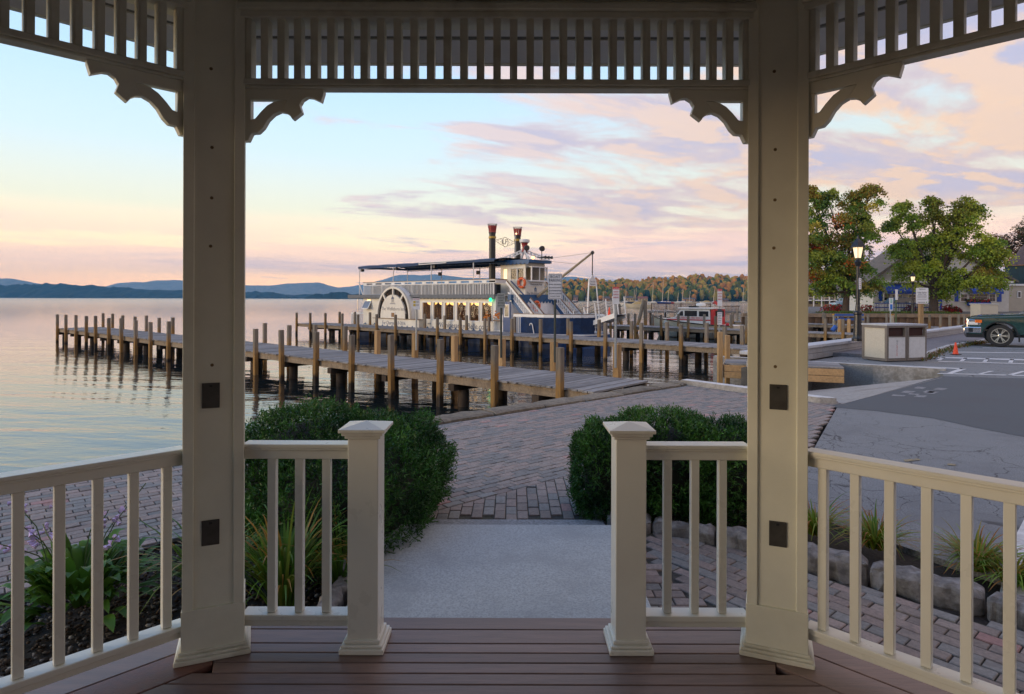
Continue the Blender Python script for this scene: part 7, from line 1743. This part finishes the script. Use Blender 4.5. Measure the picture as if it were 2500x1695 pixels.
text_mesh('lettering', 'GMC', 0.16, redp, frame(MT @ V(2.85, 0, 0.89), MT.to_3x3() @ V(0, 1, 0), (0, 0, 1)), tk, ext=0.02)
tp('front_bumper', chr_, lambda b: b.prism([MT @ V(x, -0.97, z) for x, z in ((2.40, 0.50), (2.90, 0.50), (2.95, 0.58), (2.95, 0.70), (2.84, 0.74), (2.40, 0.74))], MT.to_3x3() @ V(0, 1.94, 0)), bevel=0.03)
tp('fog_light', black_m, lambda b: b.box(2.66, 2.80, 0.9705, 0.976, 0.54, 0.70, 0, MT)); tp('lower_valance', black_m, lambda b: b.box(2.3, 2.86, -0.9, 0.9, 0.33, 0.498, 0, MT))
tp('underbody', black_m, lambda b: b.box(-2.6, 2.3, -0.7, 0.7, 0.36, 0.6, 0, MT)); tp('mud_flap', black_m, lambda b: b.box(1.24, 1.27, 0.72, 0.95, 0.2, 0.6, 0, MT))
# ================================================================== plants
leaf_m = leafmat('maple_leaf', 0.55, 0.35)
yew_m = leafmat('yew_needles', 0.45, 0.2); blade_m = leafmat('grass_blade', 0.45, 0.35)
bark = mat('bark', (0.075, 0.052, 0.037), 0.9, 0.35, 14, bump=0.6, bscale=25, stretch=(1, 1, 0.25))
def leaf_cloud(name, c, d, size, cols, m_, seed=1, aspect=0.8, tri=False):
    """one folded quad per leaf: c centres, d pointing directions, size lengths, cols tints"""
    r_ = np.random.default_rng(seed); n = len(c)
    d = d / np.maximum(np.linalg.norm(d, axis=1, keepdims=True), 1e-6)
    rv = r_.normal(size=(n, 3)); s_ = np.cross(d, rv); s_ /= np.maximum(np.linalg.norm(s_, axis=1, keepdims=True), 1e-6)
    L = size[:, None]; w = L * aspect * 0.5
    v = np.stack([c, c + d * L * 0.5 + s_ * w, c + d * L, c + d * L * 0.5 - s_ * w], axis=1)
    f = np.arange(n * 4).reshape(n, 4)
    return fast_mesh(name, v.reshape(-1, 3), f, m_, cols)
def limb(b, pts, r0, r1, n=7):
    m_ = len(pts)
    for i in range(m_ - 1):
        a = r0 + (r1 - r0) * i / (m_ - 1); c_ = r0 + (r1 - r0) * (i + 1) / (m_ - 1); b.tube(pts[i], pts[i + 1], a, c_, n)
def maple(label, base_px, Y, lobes, trunk_r, fork_px, palette, patches, nleaf, seed, name='maple_tree'):
    r_ = np.random.default_rng(seed); rr_ = random.Random(seed)
    base = P(base_px[0], base_px[1], Y); base.z = LZ - 0.1; fork = P(fork_px[0], fork_px[1], Y); k_ = Y / F
    t = thing(name, base[:], label, 'tree')
    b = MB(); limb(b, [base + V(0, 0, -0.3), base + V(0, 0, 0.15), base.lerp(fork, 0.4), fork], trunk_r * 1.25, trunk_r * 0.8, 10)
    area = sum(l_[2] * l_[3] for l_ in lobes); C_, D_, S_, K_ = [], [], [], []
    for (lx, ly, rx, ry) in lobes:
        c_ = P(lx, ly, Y); rad = np.array([rx * k_, max(rx, ry) * k_ * 0.9, ry * k_]); dep = rr_.uniform(-0.8, 0.8) * rx * k_ * 0.6; c_.y += dep
        mid = fork.lerp(c_, 0.5) + V(rr_.uniform(-0.3, 0.3), rr_.uniform(-0.3, 0.3), -0.3)
        limb(b, [fork, mid, c_], trunk_r * 0.42, 0.04, 6)
        nc = max(6, int(210 * rx * ry / area))
        for i in range(nc):
            u = r_.normal(size=3); u /= np.linalg.norm(u); u *= 1.0 * r_.random() ** 0.40
            cc = np.array(c_) + u * rad
            if i % 3 == 0: limb(b, [c_.lerp(mid, rr_.random() * 0.5), Vector(cc)], 0.035, 0.012, 4)
            nl = int(nleaf / 190); cr = 0.34 * (0.6 + 0.7 * r_.random())
            g = r_.normal(size=(nl, 3)) * np.array([cr, cr, cr * 0.45]); g[:, 2] -= 0.25 * (g[:, 0] ** 2 + g[:, 1] ** 2) / cr
            p = cc + g; C_.append(p); dd = g * 0.5 + r_.normal(size=(nl, 3)) * 0.35; dd[:, 2] -= 0.35; D_.append(dd)
            S_.append(r_.uniform(0.12, 0.21, nl))
            base_c = np.array(palette[r_.integers(len(palette))]); tone = r_.uniform(1.0, 1.75)
            pxl = CX + F * cc[0] / cc[1]; pyl = CY - F * (cc[2] - EYE) / cc[1]
            cols = np.tile(base_c * tone, (nl, 1)) * r_.uniform(0.7, 1.3, (nl, 1))
            for (qx, qy, qr, qc) in patches:
                if (pxl - qx) ** 2 + (pyl - qy) ** 2 < qr * qr:
                    sel = r_.random(nl) < 0.7; cols[sel] = np.array(qc) * r_.uniform(0.7, 1.25, (int(sel.sum()), 1))
            K_.append(cols)
    b.build('trunk', bark, t)
    me = leaf_cloud('crown', np.concatenate(C_), np.concatenate(D_), np.concatenate(S_), np.concatenate(K_), leaf_m, seed, 0.95)
    o = bpy.data.objects.new('crown', me); COL.objects.link(o); hang(o, t)
    return t
gr1 = [(0.113, 0.194, 0.026), (0.149, 0.232, 0.030), (0.209, 0.247, 0.033), (0.090, 0.164, 0.026), (0.284, 0.239, 0.038)]
org_ = (0.60, 0.17, 0.03); olv = (0.28, 0.20, 0.03)
maple('tall green maple turning orange in patches beside the right column', (2063, 764), 56,
      [(2010, 640, 62, 48), (2075, 570, 52, 48), (2105, 500, 30, 36), (2125, 458, 16, 12), (2090, 480, 14, 18), (1995, 500, 30, 38), (1978, 468, 9, 16), (2028, 480, 30, 22), (2117, 555, 22, 34), (2060, 682, 92, 34), (1990, 560, 44, 52), (1940, 600, 50, 85), (2055, 630, 60, 45), (2125, 692, 26, 22), (2000, 705, 50, 20), (2100, 640, 40, 34), (2065, 520, 40, 30)],
      0.30, (2068, 712), gr1, [(2033, 532, 20, org_), (2050, 546, 12, org_), (2005, 595, 16, org_), (1978, 594, 18, (0.5, 0.09, 0.02)), (2075, 624, 14, org_), (2120, 590, 14, org_), (1985, 668, 14, org_), (2115, 462, 30, olv), (1980, 460, 16, olv), (2060, 470, 26, olv), (2040, 580, 30, olv), (2140, 548, 16, olv)], 40000, 11)
gr2 = [(0.233, 0.291, 0.029), (0.175, 0.254, 0.029), (0.291, 0.328, 0.037), (0.131, 0.204, 0.026), (0.218, 0.277, 0.029)]
maple('broad yellow-green maple in front of the white harbour building', (2279, 768), 57,
      [(2275, 625, 72, 50), (2208, 605, 34, 26), (2228, 540, 34, 22), (2205, 505, 18, 14), (2277, 488, 9, 22), (2282, 520, 14, 20), (2335, 545, 38, 36), (2352, 500, 18, 18), (2385, 505, 16, 12), (2368, 530, 22, 26), (2385, 605, 48, 36), (2425, 645, 40, 36), (2340, 672, 72, 34), (2228, 672, 36, 28), (2182, 545, 16, 10), (2300, 580, 50, 36), (2440, 610, 26, 24), (2400, 690, 40, 20), (2300, 705, 50, 16)],
      0.38, (2281, 705), gr2, [(2300, 500, 60, (0.21, 0.21, 0.025)), (2395, 650, 16, olv)], 46000, 23)
maple('dark russet tree at the right edge behind the conical roof', (2495, 752), 84, [(2490, 590, 34, 40), (2520, 560, 40, 40), (2460, 600, 24, 26), (2430, 590, 26, 20), (2490, 640, 40, 26)], 0.3, (2497, 660), [(0.07, 0.035, 0.02), (0.05, 0.04, 0.02), (0.09, 0.04, 0.02), (0.045, 0.05, 0.018)], [(2490, 640, 30, org_)], 9000, 31)
# thin conifer behind the left maple
cf = thing('conifer', P(2122, 745, 92)[:2] + (LZ,), 'thin dark conifer with sparse drooping branches right of the nearest lamp', 'tree')
ct = P(2122, 596, 92); cb0 = P(2122, 745, 92); b = MB(); b.tube(V(cb0.x, 92, LZ - 0.2), ct, 0.2, 0.02, 7); b.build('trunk', bark, cf)
r_ = np.random.default_rng(5); C_, D_, S_ = [], [], []
for k_ in range(60):
    f_ = k_ / 60; z = LZ + 1.5 + (ct.z - LZ - 1.6) * f_; ln = 2.4 * (1 - f_) + 0.25; a = r_.random() * 2 * PI
    for s_ in np.linspace(0.1, 1, 22):
        p = np.array([cb0.x + math.cos(a) * ln * s_, 92 + math.sin(a) * ln * s_, z - 0.25 * ln * s_ ** 2]); C_.append(p + r_.normal(size=3) * 0.06); D_.append(np.array([math.cos(a) * 0.5 + r_.normal() * 0.5, math.sin(a) * 0.5 + r_.normal() * 0.5, -0.3])); S_.append(r_.uniform(0.2, 0.42))
me = leaf_cloud('crown', np.array(C_), np.array(D_), np.array(S_), np.tile(np.array([0.03, 0.045, 0.025]), (len(C_), 1)) * r_.uniform(0.7, 1.2, (len(C_), 1)), leaf_m, 3, 0.28); o = bpy.data.objects.new('crown', me); COL.objects.link(o); hang(o, cf)

# low planting on the bank
def shrub(label, px, py, Y, rx, rz, cols, n, size, seed, name='shrub', cat='shrub', group=None, z0=None):
    c_ = P(px, py, Y); z0 = LZ if z0 is None else z0; t = thing(name, (c_.x, Y, z0), label, cat, group); r_ = np.random.default_rng(seed)
    u = r_.normal(size=(n, 3)); u /= np.linalg.norm(u, axis=1, keepdims=True); u *= (r_.random((n, 1)) ** 0.4); u[:, 2] = np.abs(u[:, 2])
    p = np.array([c_.x, Y, z0]) + u * np.array([rx, rx * 0.8, rz]); cc = np.array(cols)[r_.integers(len(cols), size=n)] * r_.uniform(0.7, 1.3, (n, 1))
    me = leaf_cloud('foliage', p, u + r_.normal(size=(n, 3)) * 0.5 + np.array([0, 0, 0.3]), r_.uniform(size * 0.7, size * 1.3, n), cc, leaf_m, seed, 0.7); o = bpy.data.objects.new('foliage', me); COL.objects.link(o); hang(o, t); return t
redc = [(0.34, 0.015, 0.025), (0.42, 0.02, 0.02), (0.05, 0.09, 0.02)]; grc = [(0.08, 0.16, 0.02), (0.11, 0.19, 0.025), (0.16, 0.16, 0.03)]
for px, Y, rx, rz, cc, lab in ((2027, 62, 1.0, 0.75, redc, 'red flowering shrub left of the left maple trunk'), (2048, 60, 0.8, 0.8, redc, 'red flowering shrub touching the left maple trunk'), (2120, 61, 1.2, 0.7, redc, 'wide red flower bed shrub before the harbour building corner'),
                               (2315, 58, 0.75, 0.75, redc, 'round red flowering shrub left of the second lamp'), (2334, 58.4, 0.5, 0.55, redc, 'small red flowering shrub right of the second lamp'), (2225, 58, 0.9, 0.7, [(0.04, 0.06, 0.03), (0.2, 0.02, 0.06), (0.03, 0.05, 0.06)], 'dark mixed flower tub under the mail sign')):
    shrub(lab, px, 755, Y, rx, rz, cc, 420, 0.16, int(px), group='flowering shrubs on the bank')
n_ = 3600; r_ = np.random.default_rng(44); gx = r_.uniform(P(2010, 760, 54).x, P(2330, 760, 54).x, n_); gy = r_.uniform(53.1, 55.5, n_)
me = leaf_cloud('ground_cover', np.stack([gx, gy, np.full(n_, LZ + 0.02)], 1), np.stack([r_.normal(size=n_) * 0.5, r_.normal(size=n_) * 0.5, np.ones(n_)], 1), r_.uniform(0.08, 0.3, n_), np.array(grc)[r_.integers(3, size=n_)] * r_.uniform(0.6, 1.2, (n_, 1)), blade_m, 5, 0.25)
o = bpy.data.objects.new('bank_grass', me); COL.objects.link(o); tag(o, 'strip of grass and weeds along the top of the bulkhead', 'grass', kind='stuff')
# weeds at the kerb
pts = []
for a, c_ in zip(kp[:-1], kp[1:]):
    for i in range(55): pts.append(a.lerp(c_, random.random()) + V(random.gauss(0, 0.12), random.gauss(-0.08, 0.12), 0))
pts = np.array([p[:] for p in pts if p.x < 22]); n_ = len(pts)
me = leaf_cloud('kerb_weeds', np.repeat(pts, 4, 0) + r_.normal(size=(n_ * 4, 3)) * 0.03, np.stack([r_.normal(size=n_ * 4), r_.normal(size=n_ * 4), np.ones(n_ * 4)], 1), r_.uniform(0.05, 0.17, n_ * 4), np.array([(0.10, 0.14, 0.025), (0.14, 0.12, 0.03), (0.2, 0.10, 0.03)])[r_.integers(3, size=n_ * 4)], blade_m, 6, 0.3)
o = bpy.data.objects.new('kerb_weeds', me); COL.objects.link(o); tag(o, 'weeds and fallen leaves along the parking kerb', 'weeds', kind='stuff')

# ---- clipped yews either side of the steps
def yew(label, lobes, n, seed, name='yew_bush', sqr=0.85):
    """lobes: (centre, radii); shoots of short needles crowd the surface and sit deeper inside"""
    r_ = np.random.default_rng(seed); t = thing(name, (lobes[0][0][0], lobes[0][0][1], GZ), label, 'bush')
    b = MB()
    for (c_, rad) in lobes: 
        for k_ in range(5): b.tube(V(c_[0] + r_.normal() * 0.05, c_[1] + r_.normal() * 0.05, GZ - 0.05), V(c_[0] + r_.normal() * rad[0] * 0.4, c_[1] + r_.normal() * rad[1] * 0.4, c_[2] + rad[2] * 0.4), 0.018, 0.006, 5)
    b.build('stems', bark, t)
    # dark dense core
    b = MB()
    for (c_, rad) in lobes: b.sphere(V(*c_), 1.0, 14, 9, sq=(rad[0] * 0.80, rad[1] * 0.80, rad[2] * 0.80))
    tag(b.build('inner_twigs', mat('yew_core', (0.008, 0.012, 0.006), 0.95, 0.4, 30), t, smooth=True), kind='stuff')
    w_ = np.array([l_[1][0] * l_[1][2] for l_ in lobes]); w_ = w_ / w_.sum(); C_, D_, K_ = [], [], []
    cc = np.array([l_[0] for l_ in lobes]); rr_ = np.array([l_[1] for l_ in lobes])
    for li, (c_, rad) in enumerate(lobes):
        m_ = int(n * w_[li]); u = r_.normal(size=(m_, 3)); u /= np.linalg.norm(u, axis=1, keepdims=True)
        bump_ = np.array([mn.noise(Vector(q_ * 2.6) + Vector((li * 7.1, seed, 0))) for q_ in u]) * 0.15 + np.array([mn.noise(Vector(q_ * 8) + Vector((li * 3.1, seed, 5))) for q_ in u]) * 0.10
        rad_f = (1 + bump_) * (1 - 0.16 * r_.random(m_) ** 1.5)
        p = np.array(c_) + np.sign(u) * np.abs(u) ** sqr * np.array(rad) * rad_f[:, None]
        keep = (p[:, 2] > GZ + 0.02)
        for lj in range(len(lobes)):
            if lj != li: keep &= (((p - cc[lj]) / (rr_[lj] * 0.84)) ** 2).sum(1) > 1
        p, u_, rf = p[keep], u[keep], rad_f[keep]
        d = u_ * 0.8 + np.array([0, 0, 0.55]) + r_.normal(size=u_.shape) * 0.35
        C_.append(p); D_.append(d)
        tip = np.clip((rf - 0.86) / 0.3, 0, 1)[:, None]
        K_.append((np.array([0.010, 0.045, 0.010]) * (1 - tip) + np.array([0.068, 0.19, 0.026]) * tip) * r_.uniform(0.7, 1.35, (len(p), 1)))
    C_, D_, K_ = np.concatenate(C_), np.concatenate(D_), np.concatenate(K_); D_ /= np.linalg.norm(D_, axis=1, keepdims=True); m_ = len(C_)
    # each shoot: six needles along a stem of 4-6 cm
    per = 6; ln = r_.uniform(0.035, 0.065, (m_, 1)); al = np.linspace(0, 1, per)
    c2 = (C_[:, None, :] + D_[:, None, :] * ln[:, None, :] * al[None, :, None]).reshape(-1, 3)
    d2 = (D_[:, None, :] * 0.8 + r_.normal(size=(m_, per, 3)) * 0.75).reshape(-1, 3)
    me = leaf_cloud('foliage', c2, d2, r_.uniform(0.028, 0.046, m_ * per), np.repeat(K_, per, 0), yew_m, seed, 0.24)
    o = bpy.data.objects.new('foliage', me); COL.objects.link(o); hang(o, t)
    # a few leggy shoots standing clear of the clipped top
    sel = r_.choice(m_, 46, replace=False); b_c, b_d = [], []
    for i in sel:
        if D_[i][2] < 0.45: continue
        L_ = r_.uniform(0.06, 0.17)
        for s_ in np.linspace(0, 1, 26): b_c.append(C_[i] + (D_[i] * 0.5 + np.array([0, 0, 0.6])) * L_ * s_); b_d.append(r_.normal(size=3) + np.array([0, 0, 0.8]))
    b_c, b_d = np.array(b_c), np.array(b_d)
    me = leaf_cloud('stray_shoots', b_c, b_d, r_.uniform(0.022, 0.036, len(b_c)), np.tile(np.array([0.085, 0.15, 0.03]), (len(b_c), 1)) * r_.uniform(0.7, 1.3, (len(b_c), 1)), yew_m, seed + 1, 0.26)
    o = bpy.data.objects.new('stray_shoots', me); COL.objects.link(o); hang(o, t)
    return t
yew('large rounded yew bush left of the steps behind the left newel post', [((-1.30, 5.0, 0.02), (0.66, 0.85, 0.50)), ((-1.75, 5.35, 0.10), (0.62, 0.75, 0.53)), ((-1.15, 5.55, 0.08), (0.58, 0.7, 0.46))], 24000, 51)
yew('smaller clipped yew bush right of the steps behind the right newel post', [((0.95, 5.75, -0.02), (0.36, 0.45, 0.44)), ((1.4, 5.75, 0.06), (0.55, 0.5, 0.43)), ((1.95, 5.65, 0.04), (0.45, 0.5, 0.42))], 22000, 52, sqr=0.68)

# ---- strap-leaved clumps
def clump(label, base, n, length, spread, cols, seed, width=0.014, name='grass_clump', cat='grass clump', group=None, droop=1.0, tipc=(0.30, 0.17, 0.03), tipf=0.25, seg=7):
    """arching blades from one crown, each a tapered strip"""
    r_ = np.random.default_rng(seed); t = thing(name, tuple(base), label, cat, group); V_, F_, K_ = [], [], []
    for i in range(n):
        a = r_.random() * 2 * PI; out = spread * (0.25 + 0.75 * r_.random()); L_ = length * r_.uniform(0.55, 1.1); d = np.array([math.cos(a), math.sin(a), 0]); sd_ = np.array([-math.sin(a), math.cos(a), 0])
        rise = r_.uniform(0.75, 1.0); st = np.array(base) + d * r_.random() * 0.08; dr = droop * r_.uniform(0.5, 1.2); col = np.array(cols[r_.integers(len(cols))]) * r_.uniform(0.7, 1.25); o0 = len(V_)
        tw_ = r_.normal() * 0.3; yellow = r_.random() < tipf
        for j in range(seg + 1):
            s_ = j / seg; p = st + d * out * s_ ** 1.3 + np.array([0, 0, L_ * (rise * s_ - dr * 0.62 * s_ ** 2.4)]) + sd_ * tw_ * 0.12 * s_ * s_
            p[2] = max(p[2], base[2] + 0.012)
            w_ = width * (1 - s_ ** 2.2) * 0.5 + 0.0008; V_.append(p + sd_ * w_); V_.append(p - sd_ * w_)
            if j < seg: F_.append((o0 + 2 * j, o0 + 2 * j + 1, o0 + 2 * j + 3, o0 + 2 * j + 2)); K_.append(col if not (yellow and s_ > 0.55) else np.array(tipc) * r_.uniform(0.7, 1.2))
    me = fast_mesh('blades', np.array(V_), np.array(F_), blade_m, np.array(K_)); o = bpy.data.objects.new('blades', me); COL.objects.link(o); hang(o, t)
    return t
dl = [(0.085, 0.19, 0.022), (0.11, 0.23, 0.026), (0.065, 0.15, 0.02), (0.16, 0.21, 0.03)]
clump('tall daylily clump with long arching leaves behind the left front railing', (-1.42, 3.85, GZ + 0.02), 190, 1.05, 0.55, dl, 61, 0.02, 'daylily', 'plant', droop=0.8)
clump('second daylily clump leaning against the yew left of the steps', (-1.12, 4.05, GZ + 0.02), 80, 0.78, 0.42, dl, 62, 0.017, 'daylily', 'plant', droop=0.9)
clump('daylily clump spilling out left of the left column', (-1.98, 4.05, GZ + 0.02), 120, 0.85, 0.62, dl, 63, 0.018, 'daylily', 'plant', droop=1.05)
gr = [(0.11, 0.24, 0.022), (0.17, 0.30, 0.028), (0.20, 0.27, 0.03), (0.26, 0.22, 0.035)]
for (px, py), L_, n_, lab in (((1990, 1305), 0.52, 170, 'ornamental grass clump against the right column'), ((2138, 1340), 0.50, 190, 'ornamental grass clump behind the middle of the right railing'), ((2385, 1392), 0.46, 270, 'wide ornamental grass clump behind the split in the stones'), ((2475, 1428), 0.42, 160, 'ornamental grass clump at the right edge by the white line')):
    g = G(px, py, GZ); clump(lab, (g.x, g.y, GZ), n_, L_, 0.42, gr, int(px), 0.012, 'ornamental_grass', 'grass clump', 'grass clumps behind the stone edging', 1.0, (0.34, 0.16, 0.04), 0.35)
g = G(2190, 1425, GZ); clump('low leafy weed growing at the foot of the stones', (g.x, g.y, GZ), 26, 0.14, 0.12, [(0.03, 0.06, 0.015)], 77, 0.035, 'weed', 'weed', droop=0.9, tipf=0.1)
# ---- hosta with lavender flower stalks
def hosta(base, seed=71):
    t = thing('hosta', tuple(base), 'bushy hosta with broad pointed leaves and lavender flower stalks outside the left railing', 'plant'); r_ = np.random.default_rng(seed)
    for i in range(210):
        a = r_.random() * 2 * PI; el_ = r_.uniform(0.1, 1.25); L_ = r_.uniform(0.15, 0.27); W_ = L_ * r_.uniform(0.22, 0.32); st = np.array(base) + np.array([math.cos(a), math.sin(a), 0]) * r_.uniform(0.0, 0.30) * (1.3 - el_ * 0.6); V_, F_, K_ = [], [], []
        d = np.array([math.cos(a), math.sin(a), 0]); sd_ = np.array([-math.sin(a), math.cos(a), 0]); hh = 0.09 + 0.19 * el_ * r_.uniform(0.7, 1.1); seg = 6; col = np.array([(0.085, 0.20, 0.022), (0.115, 0.245, 0.028), (0.065, 0.16, 0.018)][r_.integers(3)]) * r_.uniform(0.7, 1.3)
        for j in range(seg + 1):
            s_ = j / seg; p = st + d * (0.05 + L_ * s_ * math.cos(el_ * 0.6)) + np.array([0, 0, hh * min(1, 0.5 + s_ * 0.8) + L_ * 0.5 * math.sin(el_) * s_ - 0.30 * L_ * s_ ** 2.2]); w_ = W_ * (math.sin(PI * (0.10 + 0.9 * s_)) ** 0.75) * 0.5 * (1 if s_ < 1 else 0.02)
            V_ += [p + sd_ * w_ + np.array([0, 0, w_ * 0.35]), p, p - sd_ * w_ + np.array([0, 0, w_ * 0.35])]
            if j < seg:
                o0 = 3 * j; F_ += [(o0, o0 + 1, o0 + 4, o0 + 3), (o0 + 1, o0 + 2, o0 + 5, o0 + 4)]; K_ += [col, col * 0.92]
        me = fast_mesh('leaf', np.array(V_), np.array(F_), blade_m, np.array(K_), smooth=True); o = bpy.data.objects.new('leaf', me); COL.objects.link(o); hang(o, t)
    stem_m = mat('flower_stem', (0.06, 0.10, 0.025), 0.6, 0.2, 10); lav = mat('lavender_petals', (0.56, 0.44, 0.70), 0.6, 0.2, 20)
    tops = [((18, 1195), 3.9), ((28, 1265), 3.7), ((2, 1330), 3.6), ((72, 1305), 4.0), ((105, 1280), 4.0), ((130, 1225), 4.1), ((265, 1245), 4.1), ((308, 1232), 4.15), ((356, 1180), 4.3), ((222, 1292), 4.0), ((285, 1310), 4.0)]
    for i, ((px, py), Y_) in enumerate(tops):
        tp_ = P(px, py, Y_); bs = V(base[0], base[1], base[2] + 0.1) + V((tp_.x - base[0]) * 0.25, r_.normal() * 0.05, 0); mid = bs.lerp(tp_, 0.55) + V((bs.x - tp_.x) * 0.12, 0, 0.06)
        b = MB(); b.path([bs, bs.lerp(mid, 0.5) + V(0, 0, 0.01), mid, mid.lerp(tp_, 0.5) + V((tp_.x - mid.x) * 0.1, 0, 0.01), tp_], 0.0035, 5); so_ = b.build('flower_stalk', stem_m, t)
        if i in (8, 9): continue
        for k_ in range(7):
            f_ = 0.45 + 0.55 * k_ / 7; c_ = mid.lerp(tp_, f_); a = r_.random() * 2 * PI; dd = V(math.cos(a) * 0.8, math.sin(a) * 0.8, -0.55 + 0.1 * k_).normalized(); sz = 0.036 if k_ < 4 else 0.018
            b = MB(); b.lathe([(0.004, 0), (0.006, sz * 0.35), (0.011, sz * 0.7), (0.015, sz)], c_ + dd * 0.008, 6, ax=dd); b.build('flower', lav, so_)
    return t
hosta(G(200, 1478, GZ + 0.01))
# ---- gravel and mulch bed on the left
r_ = np.random.default_rng(81); bm = bmesh.new(); bmesh.ops.create_icosphere(bm, subdivisions=1, radius=1.0); bv = np.array([v_.co[:] for v_ in bm.verts]); bf = np.array([[q_.index for q_ in f_.verts] for f_ in bm.faces]); bm.free()
n_ = 13000; pts = np.stack([r_.uniform(-4.2, -0.95, n_), r_.uniform(1.0, 5.2, n_)], 1)
bedpoly = [(-1.1, 3.2), (-1.0, 4.6), (-1.35, 5.8), (-2.72, 5.05), (-3.4, 4.0), (-4.3, 3.0), (-4.3, 1.0), (-2.9, 1.2)]
keep = np.array([inside(p, bedpoly) for p in pts]); pts = pts[keep]; n_ = len(pts); edge_d = np.abs(pts[:, 0] + pts[:, 1] * -0.0 + 0) 
sc_ = r_.uniform(0.005, 0.017, (n_, 1)) * np.array([[1.25, 1.0, 0.6]]) * r_.uniform(0.8, 1.25, (n_, 3))
vs = bv[None] * sc_[:, None, :] * (1 + 0.3 * (r_.random((n_, len(bv), 1)) - 0.5)); an = r_.random(n_) * 6.28; ca, sa = np.cos(an)[:, None], np.sin(an)[:, None]
vx = vs[:, :, 0] * ca - vs[:, :, 1] * sa; vy = vs[:, :, 0] * sa + vs[:, :, 1] * ca
vs = np.stack([vx + pts[:, :1], vy + pts[:, 1:], vs[:, :, 2] + GZ - 0.048 + r_.random((n_, 1)) * 0.012], 2)
pal = np.array([[0.05, 0.035, 0.025], [0.035, 0.028, 0.022], [0.09, 0.075, 0.06], [0.16, 0.15, 0.14], [0.28, 0.27, 0.25], [0.07, 0.05, 0.035]]); cc = pal[r_.choice(6, n_, p=[0.3, 0.25, 0.15, 0.13, 0.07, 0.10])]
me = fast_mesh('gravel', vs.reshape(-1, 3), (bf[None] + (np.arange(n_) * len(bv))[:, None, None]).reshape(-1, 3), tintmat('pebbles', 0.8), np.repeat(cc, len(bf), 0)); o = bpy.data.objects.new('gravel', me); COL.objects.link(o); tag(o, 'pebbles and bark mulch covering the bed left of the gazebo', 'gravel', kind='stuff')
# ---- hewn stones edging the beds
def edging(label, pts, w_, h_, seed, loc):
    t = thing('stone_edging', loc, label, 'stone edging'); rr_ = random.Random(seed)
    st = mat('edging_stone_%d' % seed, (0.20, 0.195, 0.19), 0.85, 0.4, 14, (0.075, 0.07, 0.065), 0.75, 4.5, 0.7, 25, rnd=0.15, bdist=0.015); pts = [V(p[0], p[1], 0) for p in pts]
    for a, c_ in zip(pts[:-1], pts[1:]):
        d_ = (c_ - a).normalized(); nn = V(-d_.y, d_.x, 0); b = MB(); hh = h_ * rr_.uniform(0.85, 1.12)
        rough_block(b, a + d_ * 0.004 + V(0, 0, GZ), c_ - d_ * 0.004 + V(0, 0, GZ), 0.0, w_ * rr_.uniform(0.85, 1.1), -0.06, hh, nn, 0.026, rr_, 11); b.build('stone', st, t, bevel=0.018, seg=2)
s0_, s1_, s2_, s3_, s4_ = G(1900, 1372, GZ), G(2120, 1418, GZ), G(2405, 1490, GZ), G(2560, 1545, GZ), G(2900, 1690, GZ)
edging('row of hewn grey edging stones behind the right railing', [s0_, s1_, s2_, s3_, s4_], 0.22, 0.115, 5, s2_[:])
q0, q1, q2, q3 = G(1480, 1292, GZ), G(1590, 1302, GZ), G(1745, 1328, GZ), G(1895, 1366, GZ)
edging('row of dark rough stones in front of the right yew bush', [q0, q1, q2, q3], 0.18, 0.11, 6, q1[:])
lq0, lq1, lq2 = (-0.99, 4.95, 0), (-1.0, 4.0, 0), (-1.02, 3.2, 0)
edging('pale granite edging stones along the left side of the landing', [lq2, lq1, lq0], 0.14, 0.20, 7, lq1)
